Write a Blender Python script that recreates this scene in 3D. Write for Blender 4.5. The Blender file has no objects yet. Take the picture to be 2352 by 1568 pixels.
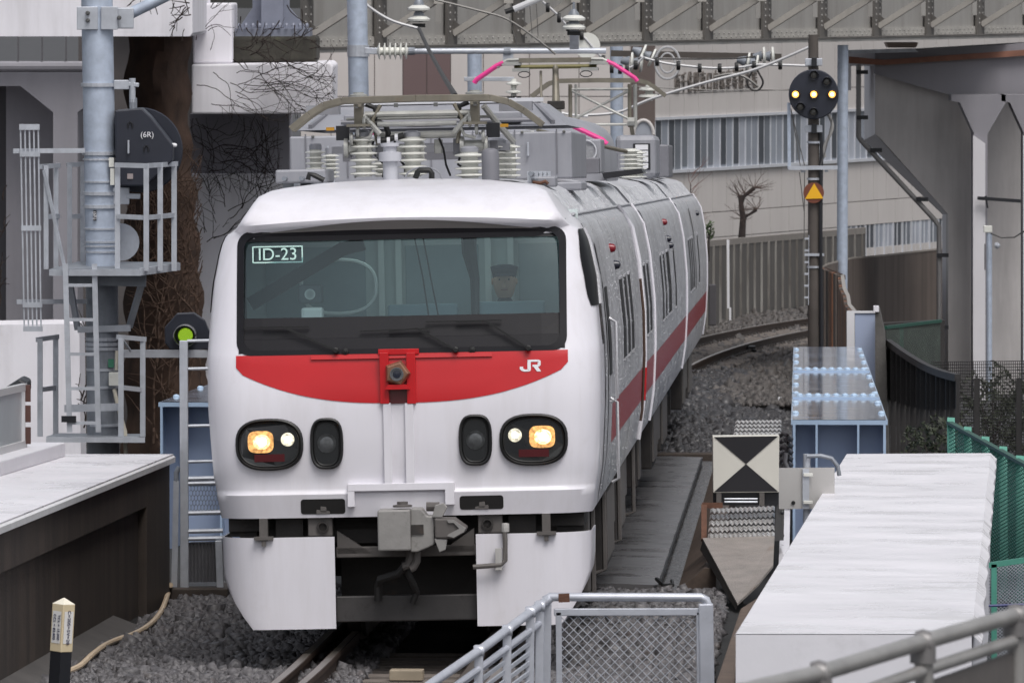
import bpy, math, random
import numpy as np
from mathutils import Vector, Matrix
rnd = random.Random(7)
R = math.radians
SC = bpy.context.scene
COL = SC.collection

# ------------------------------------------------------------------ camera
FPX, CU, CV = 18000.0, 1176.0, 784.0          # focal length and centre on a 2352-px-wide frame
PITCH = math.atan(842.0 / FPX)                # true horizon lies just above the frame
CAMZ = 4.93
GRADE = 0.0253                                # the railway falls away from the camera
Y0 = 56.8                                     # distance of the train's nose
cam = bpy.data.cameras.new('camera'); camo = bpy.data.objects.new('camera', cam); COL.objects.link(camo)
camo.location = (0, 0, CAMZ); camo.rotation_euler = (R(90) - PITCH, 0, 0)
cam.sensor_width = 36; cam.lens = 36 * FPX / 2352
cam.clip_start = 0.5; cam.clip_end = 3000
cam.dof.use_dof = True; cam.dof.focus_distance = 62; cam.dof.aperture_fstop = 20
SC.camera = camo
SC.render.resolution_x, SC.render.resolution_y = 1024, 682

# ------------------------------------------------------------------ sky and sun (overcast, wet day)
W = bpy.data.worlds.new('World'); SC.world = W; W.use_nodes = True
nt = W.node_tree; nt.nodes.clear()
wo = nt.nodes.new('ShaderNodeOutputWorld'); bg = nt.nodes.new('ShaderNodeBackground')
sky = nt.nodes.new('ShaderNodeTexSky'); sky.sky_type = 'NISHITA'; sky.sun_disc = False
SUN_EL, SUN_AZ = R(60), R(158)                # high, behind the camera and a little to the right
sky.sun_elevation = SUN_EL; sky.sun_rotation = SUN_AZ
sky.air_density = 1.0; sky.dust_density = 4.0; sky.ozone_density = 1.0
hs = nt.nodes.new('ShaderNodeHueSaturation'); hs.inputs['Saturation'].default_value = 0.30
nt.links.new(sky.outputs[0], hs.inputs['Color']); nt.links.new(hs.outputs[0], bg.inputs[0])
bg.inputs[1].default_value = 0.11
nt.links.new(bg.outputs[0], wo.inputs[0])
sl = bpy.data.lights.new('sun', 'SUN'); sl.energy = 1.3; sl.angle = R(28); sl.color = (1, 0.97, 0.94)
so = bpy.data.objects.new('sun', sl); COL.objects.link(so)
sd = Vector((math.sin(SUN_AZ) * math.cos(SUN_EL), math.cos(SUN_AZ) * math.cos(SUN_EL), math.sin(SUN_EL)))
so.rotation_euler = sd.to_track_quat('Z', 'Y').to_euler(); so.location = (0, 0, 60)
SC.view_settings.view_transform = 'Standard'; SC.view_settings.look = 'None'
SC.view_settings.exposure = 0.36; SC.view_settings.gamma = 1
SC.render.engine = 'CYCLES'
SC.cycles.max_bounces = 6; SC.cycles.transparent_max_bounces = 12

# ------------------------------------------------------------------ helpers
cp, sp_ = math.cos(PITCH), math.sin(PITCH)
def P(u, v, Y):
    "world point at distance Y seen at (u, v) on the 2352-px frame"
    a, b = (u - CU) / FPX, (CV - v) / FPX
    d = Vector((a, cp + b * sp_, -sp_ + b * cp)); k = Y / d.y
    return Vector((d.x * k, Y, CAMZ + d.z * k))
def Z(Y, h=0.0): return h - GRADE * (Y - Y0)     # height h above the (falling) rail plane at distance Y
def PG(u, v, h=0.0):
    "point on the plane h above the rails"
    a, b = (u - CU) / FPX, (CV - v) / FPX
    d = Vector((a, cp + b * sp_, -sp_ + b * cp))
    k = (h + GRADE * Y0 - CAMZ) / (d.z + GRADE * d.y)
    return Vector((d.x * k, d.y * k, CAMZ + d.z * k))
def px(Y): return FPX / Y

def lin(c):
    return tuple(((x / 255) / 12.92 if x / 255 <= 0.04045 else ((x / 255 + 0.055) / 1.055) ** 2.4) for x in c)

class MB:
    "collects shapes into one mesh"
    def __init__(s): s.v = []; s.f = []
    def add(s, vs, fs):
        o = len(s.v); s.v += [tuple(x) for x in vs]; s.f += [tuple(i + o for i in f) for f in fs]; return s
    def box(s, c, d, rz=0, M=None):
        x, y, z = d[0] / 2, d[1] / 2, d[2] / 2
        vs = [Vector((i, j, k)) for i in (-x, x) for j in (-y, y) for k in (-z, z)]
        m = Matrix.Rotation(rz, 3, 'Z') if M is None else M
        return s.add([m @ p + Vector(c) for p in vs], [(0, 1, 3, 2), (4, 6, 7, 5), (0, 4, 5, 1), (2, 3, 7, 6), (0, 2, 6, 4), (1, 5, 7, 3)])
    def bx(s, x0, x1, y0, y1, z0, z1):
        return s.box(((x0 + x1) / 2, (y0 + y1) / 2, (z0 + z1) / 2), (abs(x1 - x0), abs(y1 - y0), abs(z1 - z0)))
    def bar(s, a, b, w, h=None, up=(0, 0, 1)):
        "rectangular bar from a to b: w sideways, h along up"
        a, b = Vector(a), Vector(b); h = w if h is None else h
        t = (b - a); L = t.length
        if L < 1e-6: return s
        t /= L; u = Vector(up)
        if abs(t.dot(u)) > 0.98: u = Vector((0, 1, 0))
        sd = t.cross(u).normalized(); u = sd.cross(t)
        M = Matrix((sd, t, u)).transposed()
        return s.box((a + b) / 2, (w, L, h), M=M)
    def tube(s, pts, r, n=8, caps=True):
        pts = [Vector(p) for p in pts]; m = len(pts); rings = []
        rr = r if isinstance(r, (list, tuple)) else [r] * m
        pu = None
        for i, p in enumerate(pts):
            t = (pts[min(i + 1, m - 1)] - pts[max(i - 1, 0)]).normalized()
            if pu is None:
                pu = Vector((0, 0, 1)) if abs(t.z) < 0.9 else Vector((0, 1, 0))
            a = t.cross(pu)
            if a.length < 1e-5: a = t.orthogonal()
            a.normalize(); b = a.cross(t); pu = b
            rings.append([p + (a * math.cos(2 * math.pi * k / n) + b * math.sin(2 * math.pi * k / n)) * rr[i] for k in range(n)])
        vs = [q for rg in rings for q in rg]; fs = []
        for i in range(m - 1):
            for k in range(n):
                k2 = (k + 1) % n
                fs.append((i * n + k, i * n + k2, (i + 1) * n + k2, (i + 1) * n + k))
        if caps: fs += [tuple(range(n)), tuple(range((m - 1) * n, m * n))[::-1]]
        return s.add(vs, fs)
    def cyl(s, a, b, r, n=16, r2=None): return s.tube([a, b], [r, r if r2 is None else r2], n)
    def lathe(s, c, prof, n=16, axis='Z', caps=True):
        "prof: list of (radius, height along axis)"
        vs, fs = [], []
        for (r, h) in prof:
            for k in range(n):
                a = 2 * math.pi * k / n; x, y = r * math.cos(a), r * math.sin(a)
                p = {'Z': (x, y, h), 'Y': (x, h, y), 'X': (h, x, y)}[axis]
                vs.append(Vector(p) + Vector(c))
        m = len(prof)
        for i in range(m - 1):
            for k in range(n):
                fs.append((i * n + k, i * n + (k + 1) % n, (i + 1) * n + (k + 1) % n, (i + 1) * n + k))
        if caps: fs += [tuple(range(n)), tuple(range((m - 1) * n, m * n))[::-1]]
        return s.add(vs, fs)
    def prism(s, poly, off):
        "closed polygon (3D points) swept by vector off"
        n = len(poly); o = Vector(off)
        vs = [Vector(p) for p in poly] + [Vector(p) + o for p in poly]
        fs = [tuple(range(n)), tuple(range(n, 2 * n))[::-1]] + [(i, (i + 1) % n, n + (i + 1) % n, n + i) for i in range(n)]
        return s.add(vs, fs)
    def quad(s, a, b, c, d): return s.add([a, b, c, d], [(0, 1, 2, 3)])
    def grid(s, rows):
        n = len(rows[0]); vs = [p for r in rows for p in r]
        fs = [(i * n + j, i * n + j + 1, (i + 1) * n + j + 1, (i + 1) * n + j) for i in range(len(rows) - 1) for j in range(n - 1)]
        return s.add(vs, fs)
    def groups(s, gap=0.015):
        "sets of faces that belong together (touching pieces stay one)"
        par = list(range(len(s.v)))
        def find(i):
            while par[i] != i: par[i] = par[par[i]]; i = par[i]
            return i
        for f in s.f:
            a = find(f[0])
            for k in f[1:]: par[find(k)] = a
        isl = {}
        for i in range(len(s.v)): isl.setdefault(find(i), []).append(i)
        if len(isl) == 1 or len(isl) > 400: return None
        keys = list(isl); A = np.array(s.v, float)
        lo = np.array([A[isl[k]].min(0) for k in keys]) - gap / 2; hi = np.array([A[isl[k]].max(0) for k in keys]) + gap / 2
        g = list(range(len(keys)))
        def fg(i):
            while g[i] != i: g[i] = g[g[i]]; i = g[i]
            return i
        for i in range(len(keys)):
            t_ = np.nonzero(((lo[i] <= hi) & (lo <= hi[i])).all(1))[0]
            for j in t_: g[fg(int(j))] = fg(i)
        which = {keys[i]: fg(i) for i in range(len(keys))}
        if len(set(which.values())) == 1: return None
        out = {}
        for f in s.f: out.setdefault(which[find(f[0])], []).append(f)
        return list(out.values())
    def build(s, name, m, parent=None, smooth=False, bevel=0, sharp=35, recalc=True, split=True, local=False):
        if parent is not None and split:
            gr_ = s.groups()
            if gr_:
                first = None
                for fs in gr_:
                    q = MB(); idx = {}
                    for f in fs:
                        for k in f:
                            if k not in idx: idx[k] = len(q.v); q.v.append(s.v[k])
                        q.f.append(tuple(idx[k] for k in f))
                    o = q.build(name, m, parent, smooth, bevel, sharp, recalc, False); first = first or o
                return first
        off = Vector(ORG.get(root_of(parent).name, (0, 0, 0))) if parent and not local else Vector((0, 0, 0))
        me = bpy.data.meshes.new(name)
        me.from_pydata([tuple(Vector(p) - off) for p in s.v], [], s.f)
        if recalc:
            import bmesh
            b = bmesh.new(); b.from_mesh(me); bmesh.ops.recalc_face_normals(b, faces=b.faces); b.to_mesh(me); b.free()
        me.materials.append(m)
        if smooth:
            me.polygons.foreach_set('use_smooth', [True] * len(me.polygons))
            me.set_sharp_from_angle(angle=R(sharp))
        o = bpy.data.objects.new(name, me); COL.objects.link(o)
        if parent: o.parent = parent
        if bevel:
            bv = o.modifiers.new('bevel', 'BEVEL'); bv.width = bevel; bv.segments = 2; bv.limit_method = 'ANGLE'; bv.angle_limit = R(40)
        return o
ORG = {}
def root_of(o):
    while o.parent: o = o.parent
    return o
def thing(name, label, cat, loc=(0, 0, 0), rot=None, group=None, world=True):
    "an Empty at the thing's base; parts are given in world coordinates unless world=False"
    o = bpy.data.objects.new(name, None); COL.objects.link(o); o.empty_display_size = 0.2
    o.location = loc; o['label'] = label; o['category'] = cat
    if rot: o.rotation_euler = rot
    if group: o['group'] = group
    if world: ORG[o.name] = tuple(loc)
    return o
def tag(o, label, cat, group=None):
    o['label'] = label; o['category'] = cat
    if group: o['group'] = group
    return o
def struct(o): o['kind'] = 'structure'; return o
def stuff(o): o['kind'] = 'stuff'; return o
def copy_tree(o, parent=None):
    c = o.copy(); COL.objects.link(c); c.parent = parent
    for ch in list(o.children): copy_tree(ch, c)
    return c
def text(s, name, m, parent, size, depth=0.004, align='CENTER'):
    "lettering as a mesh in the XZ plane facing -Y"
    cu = bpy.data.curves.new('t', 'FONT'); cu.body = s; cu.size = size; cu.extrude = depth; cu.align_x = align; cu.align_y = 'CENTER'
    t = bpy.data.objects.new('t', cu); COL.objects.link(t)
    dg = bpy.context.evaluated_depsgraph_get(); me = bpy.data.meshes.new_from_object(t.evaluated_get(dg))
    bpy.data.objects.remove(t); bpy.data.curves.remove(cu)
    me.transform(Matrix.Rotation(R(90), 4, 'X')); me.name = name
    me.materials.clear(); me.materials.append(m)
    o = bpy.data.objects.new(name, me); COL.objects.link(o); o.parent = parent
    return o
def put(o, p, rot=None):
    off = Vector(ORG.get(root_of(o).name, (0, 0, 0))) if o.parent else Vector((0, 0, 0))
    o.location = Vector(p) - off
    if rot: o.rotation_euler = rot
    return o

# ------------------------------------------------------------------ materials
MATS = {}
def pbr(name, col, rough=0.6, metal=0.0, var=0.12, vs=2.5, bump=0.0, bs=40.0, streak=0.0, scol=(30, 28, 27), sscale=6.0,
        emit=None, es=0.0, coat=0.0, rvar=0.0, sth=(.58, .70), enoise=0, spot=0.0, spcol=(120, 80, 50), spscale=5.0, sky_stretch=0.12, rand=0.0):
    if name in MATS: return MATS[name]
    m = bpy.data.materials.new(name); m.use_nodes = True; MATS[name] = m
    n = m.node_tree; b = n.nodes['Principled BSDF']; L = n.links.new
    tc = n.nodes.new('ShaderNodeTexCoord'); co = tc.outputs['Object']
    def noise(scale, det=5, vec=None, rough_=0.6):
        t = n.nodes.new('ShaderNodeTexNoise'); t.inputs['Scale'].default_value = scale; t.inputs['Detail'].default_value = det
        t.inputs['Roughness'].default_value = rough_; L(vec or co, t.inputs['Vector']); return t.outputs['Fac']
    def ramp(f, a, c):
        r = n.nodes.new('ShaderNodeMapRange'); r.inputs[1].default_value = a; r.inputs[2].default_value = c; L(f, r.inputs[0]); return r.outputs[0]
    def mix(f, A, B, mode='MIX'):
        x = n.nodes.new('ShaderNodeMix'); x.data_type = 'RGBA'; x.blend_type = mode
        if isinstance(f, float): x.inputs[0].default_value = f
        else: L(f, x.inputs[0])
        for v_, i in ((A, 6), (B, 7)):
            if isinstance(v_, tuple): x.inputs[i].default_value = v_
            else: L(v_, x.inputs[i])
        return x.outputs[2]
    base = lin(col); cur = (*base, 1)
    if var:
        lo = tuple(x * (1 - var) for x in base); hi = tuple(min(1, x * (1 + var)) for x in base)
        f = ramp(noise(vs), 0.3, 0.7); cur = mix(f, (*lo, 1), (*hi, 1))
    if rand:
        oi = n.nodes.new('ShaderNodeObjectInfo'); f = ramp(oi.outputs['Random'], 0, 1)
        cur = mix(f, cur, tuple([1 - rand] * 3) + (1,), 'MULTIPLY')
    if streak:
        mp = n.nodes.new('ShaderNodeMapping'); mp.inputs['Scale'].default_value = (1, 1, sky_stretch); L(co, mp.inputs[0])
        f = ramp(noise(sscale, 6, mp.outputs[0], 0.65), 0.45, 0.72)
        mm = n.nodes.new('ShaderNodeMath'); mm.operation = 'MULTIPLY'; mm.inputs[1].default_value = streak; L(f, mm.inputs[0])
        cur = mix(mm.outputs[0], cur, (*lin(scol), 1))
    if spot:
        f = ramp(noise(spscale, 8, None, 0.7), *sth)
        mm = n.nodes.new('ShaderNodeMath'); mm.operation = 'MULTIPLY'; mm.inputs[1].default_value = spot; L(f, mm.inputs[0])
        cur = mix(mm.outputs[0], cur, (*lin(spcol), 1))
    if isinstance(cur, tuple): b.inputs['Base Color'].default_value = cur
    else: L(cur, b.inputs['Base Color'])
    b.inputs['Roughness'].default_value = rough; b.inputs['Metallic'].default_value = metal
    if rvar:
        r = n.nodes.new('ShaderNodeMapRange'); r.inputs[1].default_value = 0.35; r.inputs[2].default_value = 0.65
        r.inputs[3].default_value = max(0.03, rough - rvar); r.inputs[4].default_value = min(1, rough + rvar)
        L(noise(vs * 1.7 + 0.3, 6), r.inputs[0]); L(r.outputs[0], b.inputs['Roughness'])
    if bump:
        bp = n.nodes.new('ShaderNodeBump'); bp.inputs['Strength'].default_value = bump; bp.inputs['Distance'].default_value = 0.01
        L(noise(bs, 4), bp.inputs['Height']); L(bp.outputs[0], b.inputs['Normal'])
    if coat: b.inputs['Coat Weight'].default_value = coat; b.inputs['Coat Roughness'].default_value = 0.08
    if emit: b.inputs['Emission Color'].default_value = (*lin(emit), 1); b.inputs['Emission Strength'].default_value = es
    if enoise:
        r = n.nodes.new('ShaderNodeMapRange'); r.inputs[1].default_value = .35; r.inputs[2].default_value = .65; r.inputs[3].default_value = es * .25; r.inputs[4].default_value = es * 1.8
        L(noise(enoise, 3), r.inputs[0]); L(r.outputs[0], b.inputs['Emission Strength'])
    return m
def glass(name, tint, gloss_rough=0.02, ior=1.5, extra=0.0, gcol=(1, 1, 1)):
    if name in MATS: return MATS[name]
    m = bpy.data.materials.new(name); m.use_nodes = True; MATS[name] = m
    n = m.node_tree; n.nodes.clear(); L = n.links.new
    o = n.nodes.new('ShaderNodeOutputMaterial'); t = n.nodes.new('ShaderNodeBsdfTransparent'); g = n.nodes.new('ShaderNodeBsdfGlossy'); g.inputs[0].default_value = (*gcol, 1)
    t.inputs[0].default_value = (*tint, 1); g.inputs['Roughness'].default_value = gloss_rough
    f = n.nodes.new('ShaderNodeFresnel'); f.inputs[0].default_value = ior
    mx = n.nodes.new('ShaderNodeMixShader'); ad = n.nodes.new('ShaderNodeMath'); ad.operation = 'ADD'; ad.inputs[1].default_value = extra
    L(f.outputs[0], ad.inputs[0]); L(ad.outputs[0], mx.inputs[0]); L(t.outputs[0], mx.inputs[1]); L(g.outputs[0], mx.inputs[2]); L(mx.outputs[0], o.inputs[0])
    return m
galv = pbr('galvanised_steel', (186, 190, 198), 0.42, 0.35, 0.14, 6, 0.08, 60, streak=0.15, scol=(110, 112, 118), rvar=0.1)
galv_dark = pbr('weathered_galvanised_steel', (136, 141, 149), 0.5, 0.3, 0.2, 5, 0.1, 50, streak=0.25, scol=(60, 58, 56))
galv_pole = pbr('galvanised_pole', (180, 190, 206), 0.45, 0.3, 0.13, 9, 0.05, 50, rvar=0.08)
steel_bolt = pbr('bolt_steel', (105, 105, 104), 0.45, 0.6, 0.1)
black_paint = pbr('black_paint', (30, 31, 36), 0.45, 0, 0.2, 3)
navy_black = pbr('signal_black', (38, 41, 52), 0.42, 0, 0.12, 4, rvar=0.1)
rubber = pbr('black_rubber', (20, 20, 21), 0.5, 0, 0.1)
porcelain = pbr('white_porcelain', (214, 214, 208), 0.22, 0, 0.05, 4, spot=0.25, spcol=(150, 135, 110), spscale=9)
white_paint = pbr('white_paint', (222, 222, 226), 0.4, 0, 0.03, 2)
rust_steel = pbr('rusty_steel', (96, 66, 52), 0.75, 0.2, 0.3, 8, 0.3, 60)
# ================================================================== ground, track, ballast
asphalt = pbr('asphalt', (62, 62, 64), 0.7, 0, 0.2, 0.6, 0.2, 30)
bed_mat = pbr('ballast_bed', (30, 29, 28), 0.7, 0, 0.35, 9, 0.9, 26)
stone_mat = pbr('crushed_stone', (94, 92, 94), 0.5, 0, 0.65, 24, 0.2, 60, spot=0.35, spcol=(92, 74, 64), spscale=1.3)
stone_dark = pbr('dark_crushed_stone', (64, 63, 65), 0.45, 0, 0.5, 12, 0.2, 60, spot=0.3, spcol=(74, 58, 48), spscale=0.9)
rail_mat = pbr('rail_steel', (72, 58, 50), 0.55, 0.5, 0.25, 8, 0.1, 60)
railhead_mat = pbr('rail_head_steel', (150, 142, 134), 0.3, 0.8, 0.12, 5)
conc_sleeper = pbr('sleeper_concrete', (112, 104, 98), 0.8, 0, 0.2, 6, 0.2, 50)
conc_walk = pbr('wet_walkway_concrete', (92, 91, 93), 0.34, 0, 0.12, .5, 0.02, 30, rvar=0.14, spot=0.4, spcol=(66, 65, 66), spscale=0.5, sth=(.45, .65))
conc_dark = pbr('dark_stained_concrete', (66, 57, 51), 0.7, 0, 0.2, 2, 0.25, 25, streak=0.85, scol=(34, 30, 28), sscale=2.2, sky_stretch=.05)

# track centre line: slight bend before the nose, straight under the train, then a right-hand curve
HEAD = math.tan(R(2.1)); X0 = -0.764
_curve = []
def heading(Y):
    if Y < Y0: return 2.1 + min(1.4, (Y0 - Y) * 0.25)
    return 2.1 + 0.00965 * max(0.0, Y - 118) ** 1.587
_tab = {}
x = X0; y = Y0
while y < 300: _tab[round(y * 10)] = x; x += math.tan(R(min(heading(y), 40))) * 0.1; y += 0.1
x = X0; y = Y0
while y > 0: _tab[round(y * 10)] = x; x -= math.tan(R(heading(y))) * 0.1; y -= 0.1
def TX(Y): return _tab.get(round(Y * 10)) or _tab[round((Y + 0.05) * 10)]
def cant(Y): return min(0.10, max(0.0, (Y - 112) * 0.004))
def TP(Y, off, h=0.0):
    "point beside the track: off metres to the right of the centre line, h above the rails"
    a = R(heading(Y)); c = cant(Y)
    return Vector((TX(Y) + off * math.cos(a), Y - off * math.sin(a), Z(Y, h) - off * c / 1.067 * (1 if abs(off) < 1.4 else 1.4 / abs(off))))

g = MB()
prof = [(-60, 0), (20, 0), (150, 0), (260, 0), (600, 0), (2500, 0)]
rows = []
for Y in (-80, 0, 40, 80, 120, 150, 200, 260, 400, 2600):
    zz = Z(min(Y, 260), -1.1) if Y > -1 else Z(0, -1.1)
    rows.append([(X, Y, zz) for X in (-1500, -60, -12, 0, 12, 60, 1500)])
g.grid(rows); struct(g.build('ground', asphalt, recalc=False))

def ribbon(name, Ys, prof, mat, smooth=True):
    b = MB(); b.grid([[TP(Y, o, h) for (o, h) in (prof(Y) if callable(prof) else prof)] for Y in Ys])
    return b.build(name, mat, smooth=smooth, recalc=False)
def wall_off(Y):   # left wall face relative to the track
    return (-2.92 + (Y - 66.7) * 0.047) - TX(Y)
bed = ribbon('trackbed', [36 + i * 1.0 for i in range(33)], lambda Y: [(wall_off(Y) - .3, -0.16), (-1.5, -0.19), (-0.9, -0.2), (0, -0.21), (0.9, -0.2), (1.6, -0.2), (3.4, -0.3)], bed_mat)
struct(bed)
bed2 = ribbon('trackbed', [68 + i * 4 for i in range(44)], [(-5.2, -0.9), (-3.4, -0.3), (-1.3, -0.25), (0, -0.26), (1.3, -0.25), (1.9, -0.26), (2.8, -0.42), (4.6, -0.75), (4.8, -1.2)], bed_mat)
struct(bed2)

def stones(name, spots, size, mat, label, cat):
    n = len(spots); rs = np.random.RandomState(len(spots) % 1000 + 3)
    cube = np.array([[i, j, k] for i in (-.5, .5) for j in (-.5, .5) for k in (-.5, .5)], float)
    f0 = np.array([[0, 1, 3, 2], [4, 6, 7, 5], [0, 4, 5, 1], [2, 3, 7, 6], [0, 2, 6, 4], [1, 5, 7, 3]])
    V = cube[None] + rs.uniform(-.22, .22, (n, 8, 3))
    sc = size * np.exp(rs.normal(0, .38, (n, 1, 1))) * np.stack([rs.uniform(.8, 1.35, n), rs.uniform(.7, 1.1, n), rs.uniform(.45, .8, n)], 1)[:, None, :]
    V = V * sc
    q = rs.normal(size=(n, 4)); q /= np.linalg.norm(q, axis=1, keepdims=True)
    w, x_, y_, z_ = q.T
    M = np.stack([np.stack([1 - 2 * (y_**2 + z_**2), 2 * (x_*y_ - z_*w), 2 * (x_*z_ + y_*w)], 1), np.stack([2 * (x_*y_ + z_*w), 1 - 2 * (x_**2 + z_**2), 2 * (y_*z_ - x_*w)], 1), np.stack([2 * (x_*z_ - y_*w), 2 * (y_*z_ + x_*w), 1 - 2 * (x_**2 + y_**2)], 1)], 1)
    V = np.einsum('nij,nkj->nki', M, V) + np.array(spots)[:, None, :]
    F = (f0[None] + (np.arange(n) * 8)[:, None, None]).reshape(-1, 4)
    me = bpy.data.meshes.new(name); me.vertices.add(n * 8); me.vertices.foreach_set('co', V.reshape(-1))
    me.loops.add(F.size); me.loops.foreach_set('vertex_index', F.reshape(-1).astype(np.int32))
    me.polygons.add(len(F)); me.polygons.foreach_set('loop_start', np.arange(0, F.size, 4, dtype=np.int32))
    me.update(calc_edges=True); me.materials.append(mat)
    o = bpy.data.objects.new(name, me); COL.objects.link(o); stuff(o); tag(o, label, cat); return o
def scatter(Ya, Yb, oa, ob, dens, h):
    out = []; A = (Yb - Ya) * 3.0
    n = 0
    N = int((Yb - Ya) * dens * 5)
    for _ in range(N):
        Y = rnd.uniform(Ya, Yb); a, b = (oa(Y) if callable(oa) else oa), (ob(Y) if callable(ob) else ob)
        o = rnd.uniform(-2.5, 2.5)
        o = a + (o + 2.5) / 5 * max(b - a, 0.01) if rnd.random() < max(b - a, 0) / 5 else None
        if o is None: continue
        hh = h(o) if callable(h) else h
        p = TP(Y, o, hh + rnd.uniform(-.012, .03)); out.append((p.x, p.y, p.z))
    return out
sp = scatter(52, 69, lambda Y: wall_off(Y) + .1, -0.3, 1050, -0.175)
sp += scatter(49, 68.4, 0.45, 2.2, 1000, -0.185)
stones('ballast', sp, 0.040, stone_mat, 'grey crushed stone ballast around the train nose', 'ballast')
def hfar(o): return -0.2 if o < 1.3 else (-0.2 - (o - 1.3) * .15 if o < 2.8 else -0.42 - (o - 2.8) * 0.18)
sp = scatter(100.4, 150, 0.4, 4.5, 260, hfar)
stones('ballast', sp, 0.06, stone_dark, 'dark wet ballast slope beyond the walkway beside the train', 'ballast')
sp = scatter(128, 225, -3.4, 2.8, 130, lambda o: -0.245 if abs(o) < 1.4 else -0.22)
stones('ballast', sp, 0.07, pbr('brown_crushed_stone', (80, 76, 74), 0.6, 0, 0.5, 8, 0.2, 40, spot=0.25, spcol=(84, 66, 58), spscale=0.7), 'brownish ballast under the curving rails behind the train', 'ballast')

# rails
track = bpy.data.objects.new('railway_track', None); COL.objects.link(track); struct(track)
RP = [(-.0325, 0), (.0325, 0), (.0325, -.035), (.009, -.048), (.009, -.125), (.0635, -.14), (.0635, -.153), (-.0635, -.153), (-.0635, -.14), (-.009, -.125), (-.009, -.048), (-.0325, -.035)]
def rail(off, Ys, mat, name='rail', h=0.0):
    b = MB(); n = len(RP); rings = []
    for Y in Ys:
        a = R(heading(Y))
        c = TP(Y, off, h)
        rings.append([c + Vector((p[0] * math.cos(a), -p[0] * math.sin(a), p[1])) for p in RP])
    b.grid([r + [r[0]] for r in rings])
    o = b.build(name, mat, track); 
    t = MB(); t.grid([[TP(Y, off - .026, h + .002), TP(Y, off + .026, h + .002)] for Y in Ys])
    t.build('rail_head', railhead_mat, o, recalc=False)
    return o
YA = [38 + i for i in range(35)]; YB = [100 + i * 2 for i in range(62)]
for off in (-.5335, .5335):
    rail(off, YA, rail_mat); rail(off, YB, rail_mat)
gr = MB(); n = len(RP)
rail(-.735, YA, rail_mat, 'guard_rail', -0.01); rail(.735, YA, rail_mat, 'guard_rail', -0.01)
slp = None
for Y in [50 + i * .62 for i in range(16)] + [130 + i * .66 for i in range(110)]:
    if slp is None:
        b = MB(); b.prism([(-1, -.12, 0), (1, -.12, 0), (1, .12, 0), (-1, .12, 0)], (0, 0, -.16)); slp = b.build('sleeper', conc_sleeper, track, bevel=0); o = slp
    else: o = slp.copy(); COL.objects.link(o); o.parent = track
    o.location = TP(Y, 0, -.155); o.rotation_euler = (0, math.atan(cant(Y) / 1.067), -R(heading(Y)))
clip_m = pbr('clip_steel', (88, 84, 82), 0.35, 0.7, 0.1)
clip0 = None
for off in (-.5335, .5335):
    for Y in [140 + i * .66 for i in range(92)]:
        if clip0 is None:
            b = MB(); pts = [(0.05 + .055 * math.cos(a), 0, .045 * math.sin(a)) for a in [math.pi * k / 6 for k in range(7)]]
            b.tube([(p[0], (-.05 + .1 * i / 6), p[2]) for i, p in enumerate(pts)], .012, 6); b.box((.06, 0, .012), (.06, .06, .022))
            clip0 = b.build('rail_clip', clip_m, track, smooth=True); o = clip0
        else: o = clip0.copy(); COL.objects.link(o); o.parent = track
        o.location = TP(Y, off + .03, -.15); o.rotation_euler = (0, 0, -R(heading(Y)))
# rail joint box on the near rail, block between the rails
b = MB(); b.box(TP(163, .62, -.09), (.16, .5, .1)); b.tube([TP(162.6, .68, -.1), TP(163, .8, -.16), TP(163.5, .75, -.17)], .02, 6)
b.build('rail_bond', rubber, track)
b = MB(); c = TP(56.2, 0.03, -.11); b.box(c, (.24, .16, .075), rz=R(-4))
tag(b.build('transponder_block', pbr('pale_resin', (150, 138, 120), .6, 0, .15, 8), bevel=.006), 'pale block lying between the rails under the nose', 'block')

# ================================================================== walkway deck beside the train
dk = MB(); Ys = [68.7 + i * 1.0 for i in range(32)]
dk.grid([[TP(Y, .62, -.12), TP(Y, 1.2, -.105), TP(Y, 1.62, -.12), TP(Y, 1.62, -.3)] for Y in Ys])
dk.grid([[TP(68.7, .62, -.12), TP(68.7, 1.2, -.105), TP(68.7, 1.62, -.12)], [TP(68.7, .62, -.35), TP(68.7, 1.2, -.35), TP(68.7, 1.62, -.35)]])
struct(dk.build('walkway', conc_walk))
gt = MB(); gt.grid([[TP(Y, 1.62, -.17), TP(Y, 1.80, -.17)] for Y in Ys]); struct(gt.build('gutter', pbr('wet_gutter', (52, 50, 49), .25, 0, .5, 12, .8, 22, rvar=.2), recalc=False))
sl_m = pbr('striated_concrete', (78, 66, 58), 0.6, 0, 0.35, 3, 0.3, 25, streak=0.5, scol=(40, 34, 30), sscale=9, sky_stretch=0.9)
sw = MB(); sw.grid([[TP(Y, 1.78, -.17), TP(Y, 2.02, .03), TP(Y, 2.12, .03), TP(Y, 2.12, -.5)] for Y in Ys])
sw.add([TP(68.7, 1.78, -.17), TP(68.7, 2.02, .03), TP(68.7, 2.12, .03), TP(68.7, 2.12, -.5), TP(68.7, 1.78, -.5)], [(0, 1, 2, 3, 4)])
tag(sw.build('sloped_kerb', sl_m), 'brown streaked sloping concrete kerb along the walkway beside the train', 'kerb')
hs_ = MB()
hs_.tube([TP(68.75 + i * 1.3, 1.625, -.105) for i in range(24)], .014, 6)
hs_.tube([TP(68.9, 1.63, -.1), TP(68.6, 1.60, -.06), TP(68.5, 1.66, -.11), TP(68.55, 1.74, -.11), TP(68.9, 1.73, -.09)], .018, 6)
tag(hs_.build('drain_hose', rubber, smooth=True), 'thin black hose along the edge of the walkway', 'hose')
eb = MB(); eb.bx(TX(68.5) + .3, TX(68.5) + 2.35, 68.1, 68.62, Z(68.4, -.5), Z(68.4, -.165))
tag(eb.build('deck_beam', conc_dark, bevel=.01), 'dark concrete beam across the near end of the walkway', 'beam')
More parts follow.
